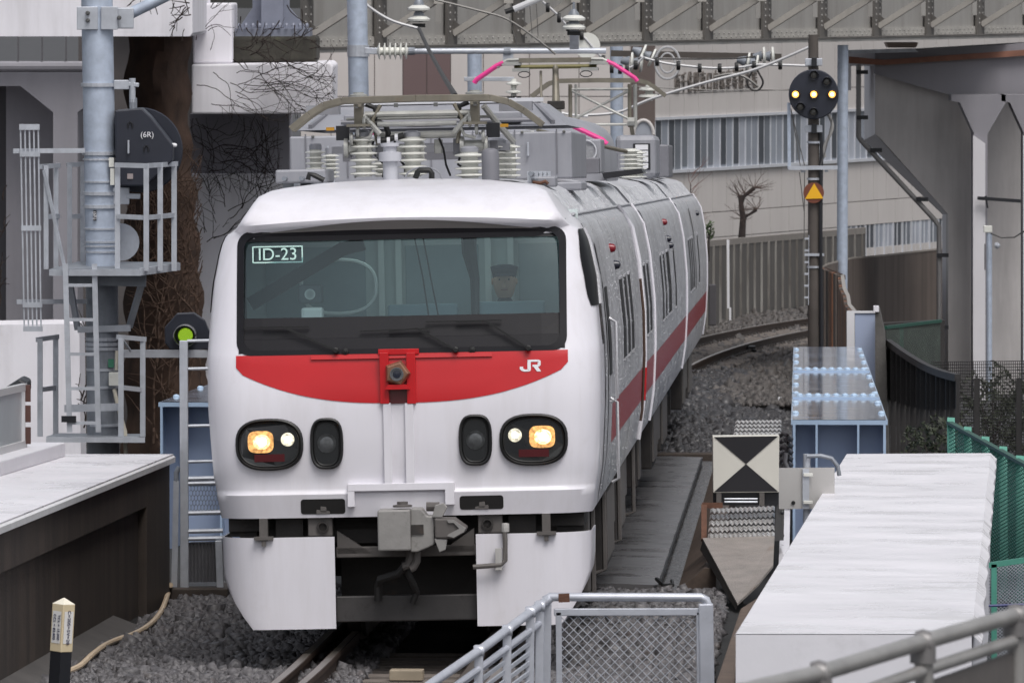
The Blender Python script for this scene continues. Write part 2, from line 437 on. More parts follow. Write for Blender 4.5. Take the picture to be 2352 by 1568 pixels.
eb = MB(); eb.bx(TX(100) + .5, TX(100) + 2.6, 100.2, 100.5, Z(100, -.5), Z(100, -.1))
tag(eb.build('deck_beam', conc_dark, bevel=.01), 'dark concrete edge beam across the far end of the walkway', 'beam')

# ================================================================== platforms
plat_white = pbr('wet_white_paint', (230, 228, 233), 0.34, 0, 0.02, .5, 0, 1.6, rvar=0.13, spot=.42, spcol=(184, 182, 188), spscale=.6, sth=(.36, .70))
plat_white2 = pbr('white_platform_paint', (214, 213, 219), 0.5, 0, 0.05, 1.5, 0.1, 20, spot=0.2, spcol=(150, 148, 150), spscale=2)
WX = lambda Y: -2.92 + (Y - 66.7) * 0.047      # left platform wall line
t = thing('concrete_platform', 'dark stained concrete platform wall with white wet top, left of the train', 'platform', (WX(60), 60, Z(60, -.2)))
b = MB(); ya, yb = 44, 66.7
def wp(Y, dx, h): return Vector((WX(Y) + dx, Y, Z(Y, h)))
b.add([wp(ya, 0, 1.06), wp(yb, 0, 1.06), wp(yb, 0, .74), wp(ya, 0, .74), wp(ya, -.07, .74), wp(yb - 2.1, -.07, .74), wp(yb - 2.1, -.07, -.3), wp(ya, -.07, -.3), wp(yb - 2.1, 0, .74), wp(yb - 2.1, 0, -.3), wp(yb, 0, -.3), wp(yb, -3.5, -.3), wp(yb, -3.5, 1.06), wp(ya, -5, 1.06)],
      [(0, 1, 2, 8, 3), (3, 8, 5, 4), (4, 5, 6, 7), (5, 8, 9, 6), (8, 2, 10, 9), (1, 12, 11, 10, 2)])
b.build('wall', conc_dark, t)
b = MB(); b.add([wp(ya, .03, 1.1), wp(yb + .02, .03, 1.1), wp(yb + .02, -3.5, 1.1), wp(ya, -6, 1.1), wp(ya, .03, 1.05), wp(yb + .02, .03, 1.05), wp(yb + .02, -3.5, 1.05)], [(0, 1, 2, 3), (0, 4, 5, 1), (1, 5, 6, 2)])
b.build('top', plat_white, t)
b = MB(); b.grid([[wp(Y, .034, 1.09), wp(Y, .05, 1.075), wp(Y, .05, 1.03), wp(Y, .0, 1.03)] for Y in (ya, 50, 56, 62, yb)])
b.build('nosing', pbr('white_plastic_edge', (228, 228, 230), .3, 0, .08, 6), t)
b = MB(); b.grid([[wp(Y, -.12, -.02), wp(Y, .16, -.13)] for Y in (44, 50, 56, 60, 62.5)]); b.build('footing', pbr('footing_concrete', (76, 73, 71), .7, 0, .2, 3, .2, 30), t, recalc=False)
# kerb block and glass screen on it
t = thing('platform_kerb', 'white kerb block on the left platform carrying the glass screen', 'kerb', wp(60, -1.2, 1.1))
A, B_, C_ = PG(-60, 1112, 1.1), PG(150, 1048, 1.1), PG(150, 1040, 1.1)
d = (B_ - A).normalized(); nrm = Vector((-d.y, d.x, 0))
b = MB(); b.prism([A, B_, B_ + nrm * .45, A + nrm * .45], (0, 0, .12)); b.build('block', plat_white2, t, bevel=.012)
scr = thing('glass_screen', 'frosted glass screen with brown brackets on the white kerb at far left', 'screen', A + Vector((0, 0, .12)))
def sc(k, h, n_=.2): return A + (B_ - A) * k + nrm * n_ + Vector((0, 0, .12 + h))
fm = pbr('screen_frame', (196, 196, 198), .4, .2, .05); bm_ = pbr('brown_bracket', (78, 50, 44), .5, 0, .15)
b = MB(); 
for h in (.03, .5): b.bar(sc(.02, h), sc(.80, h), .05, .06)
for k in (.30, .78): b.bar(sc(k, 0), sc(k, .53), .045, .045)
b.build('frame', fm, scr, bevel=.004)
for k0, k1 in ((.05, .29), (.315, .765)):
    b = MB(); b.bar(sc(k0, .265), sc(k1, .265), .012, .42); b.build('pane', pbr('frosted_pane', (184, 190, 194), .2, 0, .05, 2), scr)
    b = MB(); b.bar(sc((k0 + k1) / 2, .06), sc((k0 + k1) / 2, .47), .008, .008); b.build('glazing_bar', fm, scr)
for k in (.302, .785):
    for h in (.1, .28, .45):
        b = MB(); b.bar(sc(k, h - .07, .16), sc(k, h + .07, .16), .05, .03); b.build('bracket', bm_, scr, bevel=.004)
b = MB(); b.prism([P(-10, 905, 66), P(45, 870, 66), P(62, 878, 66), P(62, 905, 66)], (0, .6, 0)); tag(b.build('bench_back', black_paint, bevel=.02), 'dark sloping bench top behind the glass screen', 'bench')

# right platform: long white box
BX = [PG(1690, 1455, 1.1), PG(2232, 1455, 1.1), PG(2275, 1040, 1.1), PG(1945, 1042, 1.1)]
t = thing('white_platform', 'long white painted concrete platform block with wet top, lower right', 'platform', (BX[0].x, BX[0].y, Z(BX[0].y, -.25)))
b = MB(); b.prism([p - Vector((0, 0, .004)) for p in BX], (0, 0, -1.35)); b.build('body', plat_white2, t)
n1 = 40; b = MB(); rows = []
for i in range(n1 + 1):
    k = i / n1; l = BX[0].lerp(BX[3], k); r = BX[1].lerp(BX[2], k)
    rr = [l.lerp(r, j / 6) + Vector((0, 0, 0)) for j in range(7)]
    rr.append(r + Vector((.05 + .008 * math.sin(i * 1.9), 0, -.05))); rr.append(r + Vector((.05, 0, -.12)))
    rows.append([rr[0] + Vector((-.02, 0, -.03))] + rr)
b.grid(rows); b.build('top', plat_white, t, smooth=True, recalc=False)
# brown kerb wall beside it
b = MB(); q = [PG(1636, 1568, .3), PG(1700, 1395, .3), PG(1742, 1368, .3), PG(1692, 1470, .3), PG(1692, 1568, .3)]
q = [PG(1618, 1640, .3)] + q[1:3] + [PG(1700, 1450, .3), PG(1680, 1640, .3)]
b.prism(q, (0, 0, -.7)); tag(b.build('retaining_kerb', pbr('brown_concrete', (98, 84, 74), .8, 0, .2, 4, .3, 30, streak=.3), bevel=.02), 'brown weathered concrete kerb left of the white platform block', 'kerb')

# cream hose on the ballast
pts = [(392, 1352, -.05), (388, 1362, -.12), (378, 1395, -.12), (362, 1425, -.12), (335, 1450, -.12), (300, 1468, -.12), (270, 1478, -.12), (240, 1492, -.12), (210, 1515, -.12), (185, 1538, -.12), (160, 1550, -.12), (120, 1562, -.12)]
from mathutils import geometry
pp = [PG(*p) for p in pts]
fine = []
for i in range(len(pp) - 1):
    a = pp[max(i - 1, 0)]; b_ = pp[i]; c = pp[i + 1]; d = pp[min(i + 2, len(pp) - 1)]
    for k in range(5):
        s_ = k / 5; fine.append(0.5 * ((2 * b_) + (c - a) * s_ + (2 * a - 5 * b_ + 4 * c - d) * s_ ** 2 + (-a + 3 * b_ - 3 * c + d) * s_ ** 3))
fine = [f + Vector((0, 0, .035)) for f in fine]; b = MB(); b.tube(fine, .022, 8); tag(b.build('cream_hose', pbr('cream_plastic', (196, 176, 150), .45, 0, .08), smooth=True), 'cream plastic hose snaking over the ballast on the left', 'hose')

# marker stake
yS = 45.0; base = P(118, 1600, yS); base.z = Z(yS, -.2); topp = P(147, 1378, yS)
ax = (topp - base).normalized(); side = Vector((1, 0, 0)); side = (side - ax * side.dot(ax)).normalized(); fw = ax.cross(side)
def stake(h, a, b_): return base + ax * h + side * a + fw * b_
hT = (topp - base).length; w = .048
t = thing('marker_stake', 'leaning black and cream curve marker stake at lower left', 'stake', base)
def sprism(h0, h1, w0, w1):
    ps = lambda h, w_: [stake(h, w_ * math.cos(a), w_ * math.sin(a)) for a in [math.pi / 4 * (2 * k) + R(2) for k in range(4)]]
    A_, B2 = ps(h0, w0), ps(h1, w1); mb = MB(); mb.add(A_ + B2, [(0, 1, 2, 3), (7, 6, 5, 4)] + [(i, (i + 1) % 4, 4 + (i + 1) % 4, 4 + i) for i in range(4)]); return mb
w = .066
hB = hT - .295
sprism(0, hB, w * .93, w * .93).build('shaft', black_paint, t)
sprism(hB, hT - .02, w, w).build('sleeve', pbr('cream_sleeve', (206, 190, 158), .5, 0, .06), t, bevel=.004)
sprism(hT - .02, hT + .015, w, .004).build('cap', pbr('cream_cap', (222, 216, 200), .4, 0, .05), t)
ps = [stake(0, w * math.cos(a), w * math.sin(a)) for a in [math.pi / 2 * k + R(2) for k in range(4)]]
vis = sorted(range(4), key=lambda i: (ps[i] + ps[(i + 1) % 4]).y)[:2]
vis.sort(key=lambda i: (ps[i] + ps[(i + 1) % 4]).x)
ink = pbr('blue_black_ink', (40, 42, 78), .6, 0, .05); lab = pbr('label_white', (216, 214, 212), .5, 0, .04)
for k, i in enumerate(vis):
    a, c = ps[i], ps[(i + 1) % 4]
    if a.x > c.x: a, c = c, a
    ex = (c - a).normalized(); nn = ex.cross(ax).normalized()
    if nn.y > 0: nn = -nn
    L0, L1 = hB + .05, hT - .06
    mb = MB(); wd = (c - a).length
    def fp(s_, h, o_): return a + ex * (wd * s_) + ax * h + nn * o_
    mb.add([fp(.12, L0, .002), fp(.88, L0, .002), fp(.88, L1, .002), fp(.12, L1, .002)], [(0, 1, 2, 3)])
    lb = mb.build('label_plate', lab, t)
    for j, s_ in enumerate([['CCL = 82.800', 'TCL = 15.000'], ['C=20S=5V=28']][k]):
        to = text(s_, 'lettering', ink, lb, .026 if k == 0 else .033, .0008)
        m3 = Matrix((-ax, nn * -1, ex)).transposed()   # text x runs down the stake
        pos = fp([(.32, .70), (.5,)][k][j], (L0 + L1) / 2, .004)
        mm = m3.to_4x4(); mm.translation = pos - Vector(ORG[t.name]); to.matrix_local = mm
# ================================================================== the train (three cars)
t_white = pbr('train_white', (220, 218, 225), 0.28, 0, 0.03, 0.9, 0.02, 6, streak=0.22, scol=(172, 166, 162), sscale=5, coat=0.25, spot=.12, spcol=(176, 168, 160), spscale=2.5)
t_red = pbr('train_red', (184, 14, 24), 0.34, 0, 0.05, 2, coat=0.08)
t_maroon = pbr('wet_red_stripe', (146, 28, 40), 0.34, 0.05, 0.12, 4, 0.35, 45, spot=0.2, spcol=(190, 150, 155), spscale=55)
t_silver = pbr('wet_stainless', (188, 188, 192), 0.36, 0.35, 0.12, 1.4, 0.35, 30, streak=0.6, scol=(112, 111, 114), sscale=4, sky_stretch=.06, rvar=0.1)
t_roof = pbr('wet_roof_silver', (190, 190, 194), 0.4, 0.25, 0.12, 3, 0.3, 30)
t_black = pbr('train_black_band', (27, 26, 30), 0.35, 0, 0.1, 3, spot=0.12, spcol=(50, 47, 49), spscale=20); t_black.node_tree.nodes['Principled BSDF'].inputs['Specular IOR Level'].default_value = .25
t_grey = pbr('equipment_grey', (142, 143, 150), 0.45, 0.1, 0.08, 2, streak=0.3, scol=(176, 176, 180), sscale=4, spot=0.15, spcol=(120, 116, 110), spscale=8)
t_grey2 = pbr('equipment_dark_grey', (116, 116, 122), 0.45, 0.1, 0.12, 3)
t_under = pbr('underframe_dark', (46, 43, 42), 0.65, 0.1, 0.25, 4, 0.2, 30, spot=0.4, spcol=(84, 70, 60), spscale=6)
t_under2 = pbr('underframe_grey', (92, 88, 86), 0.6, 0.1, 0.2, 4, 0.1, 30, spot=0.4, spcol=(62, 52, 46), spscale=6)
t_dkglass = pbr('dark_side_glass', (20, 20, 23), 0.35, 0, 0.05); t_dkglass.node_tree.nodes['Principled BSDF'].inputs['Specular IOR Level'].default_value = .12
panto_m = pbr('pantograph_bronze', (118, 113, 102), 0.5, 0.3, 0.2, 6, spot=0.4, spcol=(120, 92, 60), spscale=5)
panto_g = pbr('pantograph_grey', (168, 168, 164), 0.45, 0.4, 0.15, 6, spot=0.3, spcol=(96, 84, 70), spscale=8)
pink = pbr('pink_insulated_horn', (226, 60, 142), 0.4, 0, 0.05)

SEC = [(1.0, 1.36), (1.3, 1.41), (1.8, 1.44), (2.2, 1.44), (2.7, 1.40), (2.97, 1.345), (3.09, 1.29), (3.16, 1.21), (3.34, 1.06), (3.38, .98), (3.42, .79), (3.44, .45), (3.45, .02)]
def SW(z):
    if z <= SEC[0][0]: return SEC[0][1]
    for (a, wa), (b, wb) in zip(SEC, SEC[1:]):
        if z <= b: return wa + (wb - wa) * (z - a) / (b - a)
    return SEC[-1][1]
PRO = [(1.0, .07), (1.17, .035), (1.19, .055), (1.21, .06), (1.5, .03), (1.9, .04), (2.16, .085), (2.2, .10), (3.05, .36), (3.10, .34), (3.14, .30), (3.17, .29), (3.22, .33), (3.3, .47), (3.38, .74), (3.43, 1.05), (3.45, 1.3)]
def PF(z):
    if z <= PRO[0][0]: return PRO[0][1]
    for (a, ya_), (b, yb_) in zip(PRO, PRO[1:]):
        if z <= b: return ya_ + (yb_ - ya_) * (z - a) / (b - a)
    return PRO[-1][1]
NR = 0.30
def NRZ(z, w): return min(NR if z < 3.12 else max(.07, NR - (z - 3.12) * 2.6), w * .8)
def YF(x, z):
    "depth of the white nose at (x, z)"
    w = SW(z); r = NRZ(z, w); ax_ = min(abs(x), w); y = PF(z) + .05 * (ax_ / 1.4) ** 2
    k = (ax_ - (w - r)) / r
    if k > 0: y += r * (1 - math.sqrt(max(0, 1 - k * k)))
    return y
ROLL = R(1.2); cR, sR = math.cos(ROLL), math.sin(ROLL)
def RL(u, v, y=0.0):
    "train coordinates (x, z) of what is seen at (u, v) when it lies y behind the nose"
    d = Y0 + y; S = FPX / d; dx = (u - CU) / S - TX(d) + .0; dz = 3.5 - (v - 397) / S
    return dx * cR + dz * sR, -dx * sR + dz * cR

car = thing('train_car', 'white nosed leading inspection train car with red band and lit headlights', 'train car', (X0, Y0, 0), (R(-1.45), -ROLL, R(-2.1)), 'cars of the inspection train', world=False)
# ---- nose shell
zs = [1.0, 1.06, 1.12, 1.17, 1.19, 1.21, 1.3, 1.45, 1.6, 1.75, 1.9, 2.05, 2.16, 2.2, 2.235, 2.32, 2.42, 2.52, 2.62, 2.72, 2.82, 2.92, 3.0, 3.035, 3.05, 3.10, 3.125, 3.14, 3.155, 3.17, 3.195, 3.22, 3.26, 3.3, 3.34, 3.38, 3.40, 3.43, 3.44, 3.45]
fx = [0, .2, .4, .6, .8, .95, 1.08, 1.16]
YEND = 1.5
rows = []
for z in zs:
    w = SW(z); r = NRZ(z, w)
    half = []
    for x in fx:
        half.append(x if w >= 1.21 else x * w / 1.21)
    x_last = half[-1]
    th0 = math.asin(max(-1, min(1, (x_last - (w - r)) / r)))
    for k in range(1, 7): half.append((w - r) + r * math.sin(th0 + (math.pi / 2 - th0) * k / 6))
    pts = [(x, YF(x, z), z) for x in half]
    ye = pts[-1][1]
    for y_ in (max(.95, ye + .005), max(1.02, ye + .01), 1.40, YEND): pts.append((w, max(y_, ye + .001), z))
    left = [(-p[0], p[1], p[2]) for p in pts[:0:-1]]
    rows.append(left + pts)
def eave(p):
    "the hood's front edge arches: lower towards the sides"
    x, y, z = p
    k = 0 if z <= 3.06 or z >= 3.34 else ((z - 3.06) / .06 if z < 3.12 else (1 if z < 3.2 else (3.34 - z) / .14))
    k *= max(0, min(1, (1.2 - y) / .5))
    return (x, y, z - .042 * min(1, abs(x) / 1.12) ** 2 * k)
nose = MB(); n = len(rows[0]); nose.v = [eave(p) for r_ in rows for p in r_]
def hole(c):
    x, y, z = c
    if abs(x) < 1.165 and 2.235 < z < 3.035 and y < .5: return True
    if abs(x) > 1.3 and 1.02 < y < 1.40 and 2.235 < z < 2.92: return True
    return False
for i in range(len(rows) - 1):
    for j in range(n - 1):
        f = (i * n + j, i * n + j + 1, (i + 1) * n + j + 1, (i + 1) * n + j)
        c = np.mean([nose.v[k] for k in f], axis=0)
        if not hole(c): nose.f.append(f)
shell = nose.build('nose_shell', t_white, car, smooth=True, sharp=40)
# ---- side body and roof of each car
def body(parent, y0, y1, first):
    zz = [s[0] for s in SEC]
    m = MB(); sec = [(SW(z), z) for z in (1.0, 1.15, 1.3, 1.55, 1.8, 2.2, 2.5, 2.7, 2.85, 2.97, 3.04, 3.09, 3.13, 3.16)]
    for s in (-1, 1):
        m.grid([[(s * x, y, z) for (x, z) in sec] for y in (y0, y1)])
    o1 = m.build('side_panel', t_silver, parent, smooth=True, recalc=False)
    m = MB(); sec2 = [(1.21, 3.16), (1.06, 3.34), (.98, 3.38), (.79, 3.42), (.45, 3.44), (0, 3.45)]
    full = [(-x, z) for x, z in sec2] + [(x, z) for x, z in sec2[::-1][1:]]
    m.grid([[(x, y, z) for (x, z) in full] for y in (y0, y1)])
    o2 = m.build('roof', t_roof, parent, smooth=True, recalc=False, sharp=20)
    m = MB(); pr = [(x, z) for (x, z) in sec] + [(x, z) for x, z in sec2[1:]]
    poly = [(x, y1 - .01, z) for x, z in pr] + [(-x, y1 - .01, z) for x, z in pr[::-1][1:]]
    m.add(poly, [tuple(range(len(poly)))])
    if not first: m.add([(a, y0 + .01, c) for a, b, c in poly], [tuple(range(len(poly)))])
    m.build('end_wall', t_grey, parent, recalc=False)
    m = MB(); m.bx(-1.34, 1.34, y0 + .02, y1 - .02, .98, 1.03); m.build('floor', t_under, parent)
    # gutter bead along the cantrail, weld ridges on the roof
    for s in (-1, 1):
        m = MB(); m.tube([(s * 1.225, y0, 3.165), (s * 1.225, y1, 3.165)], .012, 6); m.build('gutter', t_roof, parent)
    k = y0 + 1.5
    while k < y1:
        m = MB()
        for s in (-1, 1): m.bar((s * 1.205, k, 3.166), (s * 1.065, k, 3.334), .05, .008, up=(s * .77, 0, .64))
        m.build('roof_seam', t_roof, parent); k += 3.3
def sidestrip(y0, y1, z0, z1, off, s=1, nz=6):
    m = MB(); zz = [z0 + (z1 - z0) * k / nz for k in range(nz + 1)]
    m.grid([[(s * (SW(z) + off), y, z) for z in zz] for y in (y0, y1)])
    z = [(s * (SW(q) - .01), y, q) for y, q in ((y0, z0), (y1, z0), (y1, z1), (y0, z1))]
    return m
def windows(parent, ys, z0=1.93, z1=2.6):
    for (a, b) in ys:
        for s in (-1, 1):
            m = sidestrip(a, b, z0, z1, .004 if a > 4 or parent is not car else .016, s); w_ = m.build('side_window', t_dkglass, parent, smooth=True, recalc=False)
            m = MB()
            for z in (z0, z1): m.bar((s * (SW(z) + .004), a, z), (s * (SW(z) + .004), b, z), .02, .018, up=(1, 0, 0))
            m.build('window_frame', t_silver, w_)
def stripe(parent, y0, y1):
    for s in (-1, 1): sidestrip(y0, y1, 1.38, 1.68, .003, s).build('red_stripe', t_maroon, parent, smooth=True, recalc=False)
def side_lamp(parent, y, z, m_, s=1):
    b = MB(); b.lathe((s * (SW(z) - .005), y, z), [(.038, 0), (.038, s * .015), (.03, s * .045), (.012, s * .055)], 12, 'X'); b.build('side_lamp', m_, parent, smooth=True)
lamp_red = pbr('lamp_red', (120, 22, 34), .25, 0, .05); lamp_dark = pbr('lamp_dark_dome', (40, 42, 52), .2, 0, .05)
def downpipe(parent, y, m_=None, z0=1.02, z1=3.12, r=.045, red=False, dark=False):
    b = MB(); zz = [z0 + (z1 - z0) * k / 14 for k in range(15)]
    b.tube([(SW(z) + r * .8, y, z) for z in zz] + [(SW(3.16) + .02, y, 3.17)], r, 8)
    o = b.build('rain_pipe', m_ or t_white, parent, smooth=True)
    if red:
        b = MB(); b.tube([(SW(z) + r * .8, y, z) for z in (1.38, 1.5, 1.6, 1.68)], r + .004, 8); b.build('pipe_red_section', t_red, o, smooth=True)
    if dark:
        b = MB(); b.tube([(SW(z) + .02, y - .3, z) for z in [1.2 + .1 * k for k in range(14)]], .013, 8); b.build('pipe_hose', pbr('brown_hose', (70, 52, 42), .5, 0, .2), o, smooth=True)
def wheelset(parent, y):
    for s in (-1, 1):
        b = MB(); b.lathe((s * .535, y, .42), [(.05, -.06), (.40, -.06), (.42, -.02), (.42, .05), (.45, .06), (.45, .085), (.05, .085)], 24, 'X') if s < 0 else b.lathe((s * .535, y, .42), [(.05, .06), (.40, .06), (.42, .02), (.42, -.05), (.45, -.06), (.45, -.085), (.05, -.085)], 24, 'X')
        b.build('wheel', t_under2, parent, smooth=True)
def bogie(parent, y):
    b = MB()
    for s in (-1, 1):
        b.bx(s * .92, s * 1.08, y - 1.5, y + 1.5, .48, .66); b.bx(s * .9, s * 1.12, y - .25, y + .25, .3, .95)
        for k in (-1.05, 1.05): b.bx(s * .88, s * 1.14, y + k - .18, y + k + .18, .28, .6)
    b.bx(-.95, .95, y - .15, y + .15, .4, .7)
    b.build('bogie_frame', t_under, parent)
    for k in (-1.05, 1.05): wheelset(parent, y + k)
    for s in (-1, 1):
        b = MB(); b.lathe((s * 1.02, y, .55), [(.12, 0), (.14, .08), (.12, .16), (.14, .24), (.12, .32), (.13, .4)], 12); b.build('air_spring', rubber, parent, smooth=True)
def underbox(parent, y0, y1, z0, x1=1.27, m_=None, name='equipment_box'):
    for s in (-1, 1):
        b = MB(); b.bx(s * (x1 - .55), s * x1, y0, y1, z0, .98); o = b.build(name, m_ or t_under, parent, bevel=.015)
        if (y1 - y0) > .6:
            b = MB(); b.bx(s * (x1 + .002), s * (x1 + .02), y0 + .08, y1 - .08, z0 + .08, .9); b.build('cover_plate', t_under2, o)

body(car, YEND, 20.85, True); stripe(car, 3.6, 20.85)
windows(car, [(2.5, 3.2), (7.8, 8.7), (9.4, 10.2), (10.9, 11.7), (17.4, 18.2), (19.0, 19.8)])
side_lamp(car, 6.6, 2.86, lamp_red); side_lamp(car, 6.9, 2.72, lamp_dark); side_lamp(car, 6.6, 2.86, lamp_red, -1)
downpipe(car, 15.2, r=.022, red=True, dark=True); downpipe(car, 20.75, r=.014)
b = sidestrip(1.5, 1.75, 1.05, 3.0, .02); b.build('door_edge', t_silver, car, smooth=True, recalc=False)
b = MB()
for z0_ in (1.3, 1.9): b.tube([(1.47, 1.85, z0_ - .15), (1.52, 1.85, z0_ - .12), (1.52, 1.85, z0_ + .45), (1.47, 1.85, z0_ + .48)], .014, 6)
b.build('grab_rail', t_silver, car, smooth=True)
sd_ = sidestrip(2.3, 3.4, 1.05, 2.95, .012); sd_.build('cab_door', t_silver, car, smooth=True, recalc=False)
bogie(car, 4.0); bogie(car, 17.8)
b = MB(); b.bx(-1.0, 1.0, .3, 20.8, .80, .99); b.build('underframe', t_under, car)
underbox(car, 1.35, 1.75, .35, 1.30, t_under2); underbox(car, 5.9, 8.3, .28, 1.30); underbox(car, 8.8, 10.2, .42, 1.26, t_under2); underbox(car, 10.6, 13.2, .3, 1.28); underbox(car, 13.5, 15.2, .45, 1.25, t_under2); underbox(car, 19.6, 20.6, .4)
for y in (2.1, 5.4, 10.4, 16.0):
    b = MB(); b.tube([(1.31, y, .98), (1.31, y, .32), (1.2, y, .28)], .02, 6); b.build('drain_pipe', t_under2, car)

# ---- black windscreen surround, bands and glass
def on_face(x, z, off): return (x, YF(x, z) - off, z)
def rr_path(x0, x1, z0, z1, r, k=6):
    out = []
    for cx, cz, a0 in ((x1 - r, z1 - r, 0), (x0 + r, z1 - r, 90), (x0 + r, z0 + r, 180), (x1 - r, z0 + r, 270)):
        for i in range(k + 1):
            a = R(a0 + 90 * i / k); out.append((cx + r * math.cos(a), cz + r * math.sin(a)))
    return out
def subdiv(path, d=.08):
    out = []
    for i, p in enumerate(path):
        q = path[(i + 1) % len(path)]; L_ = math.dist(p, q); n_ = max(1, int(L_ / d))
        out += [(p[0] + (q[0] - p[0]) * k / n_, p[1] + (q[1] - p[1]) * k / n_) for k in range(n_)]
    return out
scr_ = bpy.data.objects.new('windscreen', None)
def ring(outer, inner, o1, o2):
    m = MB(); N = len(outer)
    A_ = [on_face(*p, o1) for p in outer]; B2 = [on_face(*p, o2) for p in inner]
    m.grid([A_ + [A_[0]], B2 + [B2[0]]]); return m
outer = subdiv(rr_path(-1.205, 1.205, 2.185, 3.085, .10))
cx_, cz_ = 0, 2.635
inner = [(p[0] * (1.205 - .052) / 1.205, cz_ + (p[1] - cz_) * (.45 - .036) / .45) for p in outer]
fr = ring(outer, inner, .006, .012)
o1 = [on_face(*p, -.02) for p in outer]; o2 = [on_face(*p, .006) for p in outer]; fr.grid([o1 + [o1[0]], o2 + [o2[0]]])
i1 = [on_face(*p, -.05) for p in inner]; i2 = [on_face(*p, .012) for p in inner]; fr.grid([i1 + [i1[0]], i2 + [i2[0]]])
ws = fr.build('windscreen', t_black, car, smooth=True, recalc=False)
gm = MB(); gm.grid([[(x, YF(x, z) + .012, z) for x in np.linspace(-1.185, 1.185, 15)] for z in (2.42, 2.6, 2.8, 3.0, 3.05)])
gm.build('pane', glass('windscreen_glass', (.74, .86, .88), .015, 1.5, .03, (.78, .95, 1)), ws, smooth=True, recalc=False)
bm2 = MB(); bm2.grid([[(x, YF(x, z) + o_, z) for x in np.linspace(-1.19, 1.19, 15)] for z, o_ in ((2.2, -.004), (2.30, -.004), (2.303, .006), (2.455, .01))])
bm2.build('lower_black_panel', t_black, ws, recalc=False)
bm2 = MB(); bm2.grid([[(x, YF(x, z) - .002, z) for x in np.linspace(-1.16, 1.16, 15)] for z in (3.01, 3.07)]); bm2.build('upper_black_panel', t_black, ws, recalc=False)
for s in (-1, 1):
    m = MB(); m.grid([[(s * (SW(z) + .002), y, z) for z in (2.2, 2.4, 2.6, 2.8, 2.95)] for y in (1.0, 1.42)]); m.build('cab_side_window', glass('cab_side_glass', (.8, .84, .85), .02, 1.5, .0), car, smooth=True, recalc=False)
    # dark corner glazing that wraps from the nose to the side
    m = MB(); zz = np.linspace(2.50, 3.06, 9); rows_ = []
    for z in zz:
        w = SW(z); e_ = (z - 2.50) / .56; row = []
        th0 = R((50 if s > 0 else 78) + 14 * abs(2 * e_ - .9) ** 3); xs3 = [(w - NR) + NR * math.sin(th) for th in np.linspace(th0, R(90), 5)]
        for x in xs3: row.append((s * (x + .006), YF(x, z) - .004, z))
        for y in (.15, .45 + .06 * math.sin(math.pi * e_)): row.append((s * (w + .006), YF(w, z) + y, z))
        rows_.append(row)
    m.grid(rows_); m.build('corner_window', t_dkglass, car, smooth=True, recalc=False)
    m = MB(); m.tube([(s * (SW(z) + .012), YF(SW(z), z) + .55, z) for z in zz], .016, 6); m.build('corner_window_trim', t_silver, car, smooth=True)

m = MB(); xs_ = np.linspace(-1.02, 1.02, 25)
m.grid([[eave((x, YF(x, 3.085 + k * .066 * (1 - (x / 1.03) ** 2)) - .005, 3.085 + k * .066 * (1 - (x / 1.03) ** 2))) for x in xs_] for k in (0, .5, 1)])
m.build('brow_shade_strip', pbr('brow_shade_grey', (128, 124, 122), .4, 0, .04), car, smooth=True, recalc=False)  # grey strip puts the eave's shade into the colour of the white underside
# ---- red band
def zb(x):
    t_ = min(1, abs(x) / 1.21); return 1.825 + .245 * (t_ ** 2.6) if t_ < .97 else 2.05 + (t_ - .97) / .03 * .05
xs_ = list(np.linspace(-1.21, 1.21, 49))
m = MB(); m.grid([[on_face(x, zb(x) + (2.187 - zb(x)) * k / 5, .004) for x in xs_] for k in range(6)]); m.build('red_band', t_red, car, smooth=True, recalc=False)
m = MB(); m.grid([[on_face(x, z, o_) for x in np.linspace(-.66, .66, 13)] for z, o_ in ((2.15, .004), (2.15, .02), (2.178, .02), (2.178, .004))]); m.build('red_ledge', t_red, car, recalc=False)
# JR mark on the band
def strokes(polys, loc_fn, name, mat_, parent, depth=.003):
    m = MB()
    for poly in polys:
        vs = [loc_fn(*p) for p in poly]; k = len(vs)
        m.add(vs, [tuple(range(k))])
    return m.build(name, mat_, parent, recalc=False)
lx, lz = RL(1217, 842); lw, lh = .155, .085
J = [[(.0, .42), (.0, .22), (.08, .08), (.20, .0), (.42, .0), (.42, .18), (.24, .18), (.16, .26), (.16, .42)], [(.42, .0), (.50, .06), (.52, .2), (.52, 1.0), (.36, 1.0), (.36, .18)],
     [(.36, .82), (.86, .82), (.86, 1.0), (.36, 1.0)], [(.82, .82), (.98, .7), (.98, .9), (.88, 1.0), (.82, 1.0)], [(.84, .55), (.98, .5), (.98, .75), (.84, .75)], [(.6, .40), (.9, .40), (.98, .52), (.84, .57), (.6, .57)], [(.64, .42), (.84, .42), (1.0, 0), (.80, 0)]]
strokes(J, lambda a, c: on_face(lx + (a - .5) * lw, lz + (c - .5) * lh, .008), 'logo', white_paint, car)

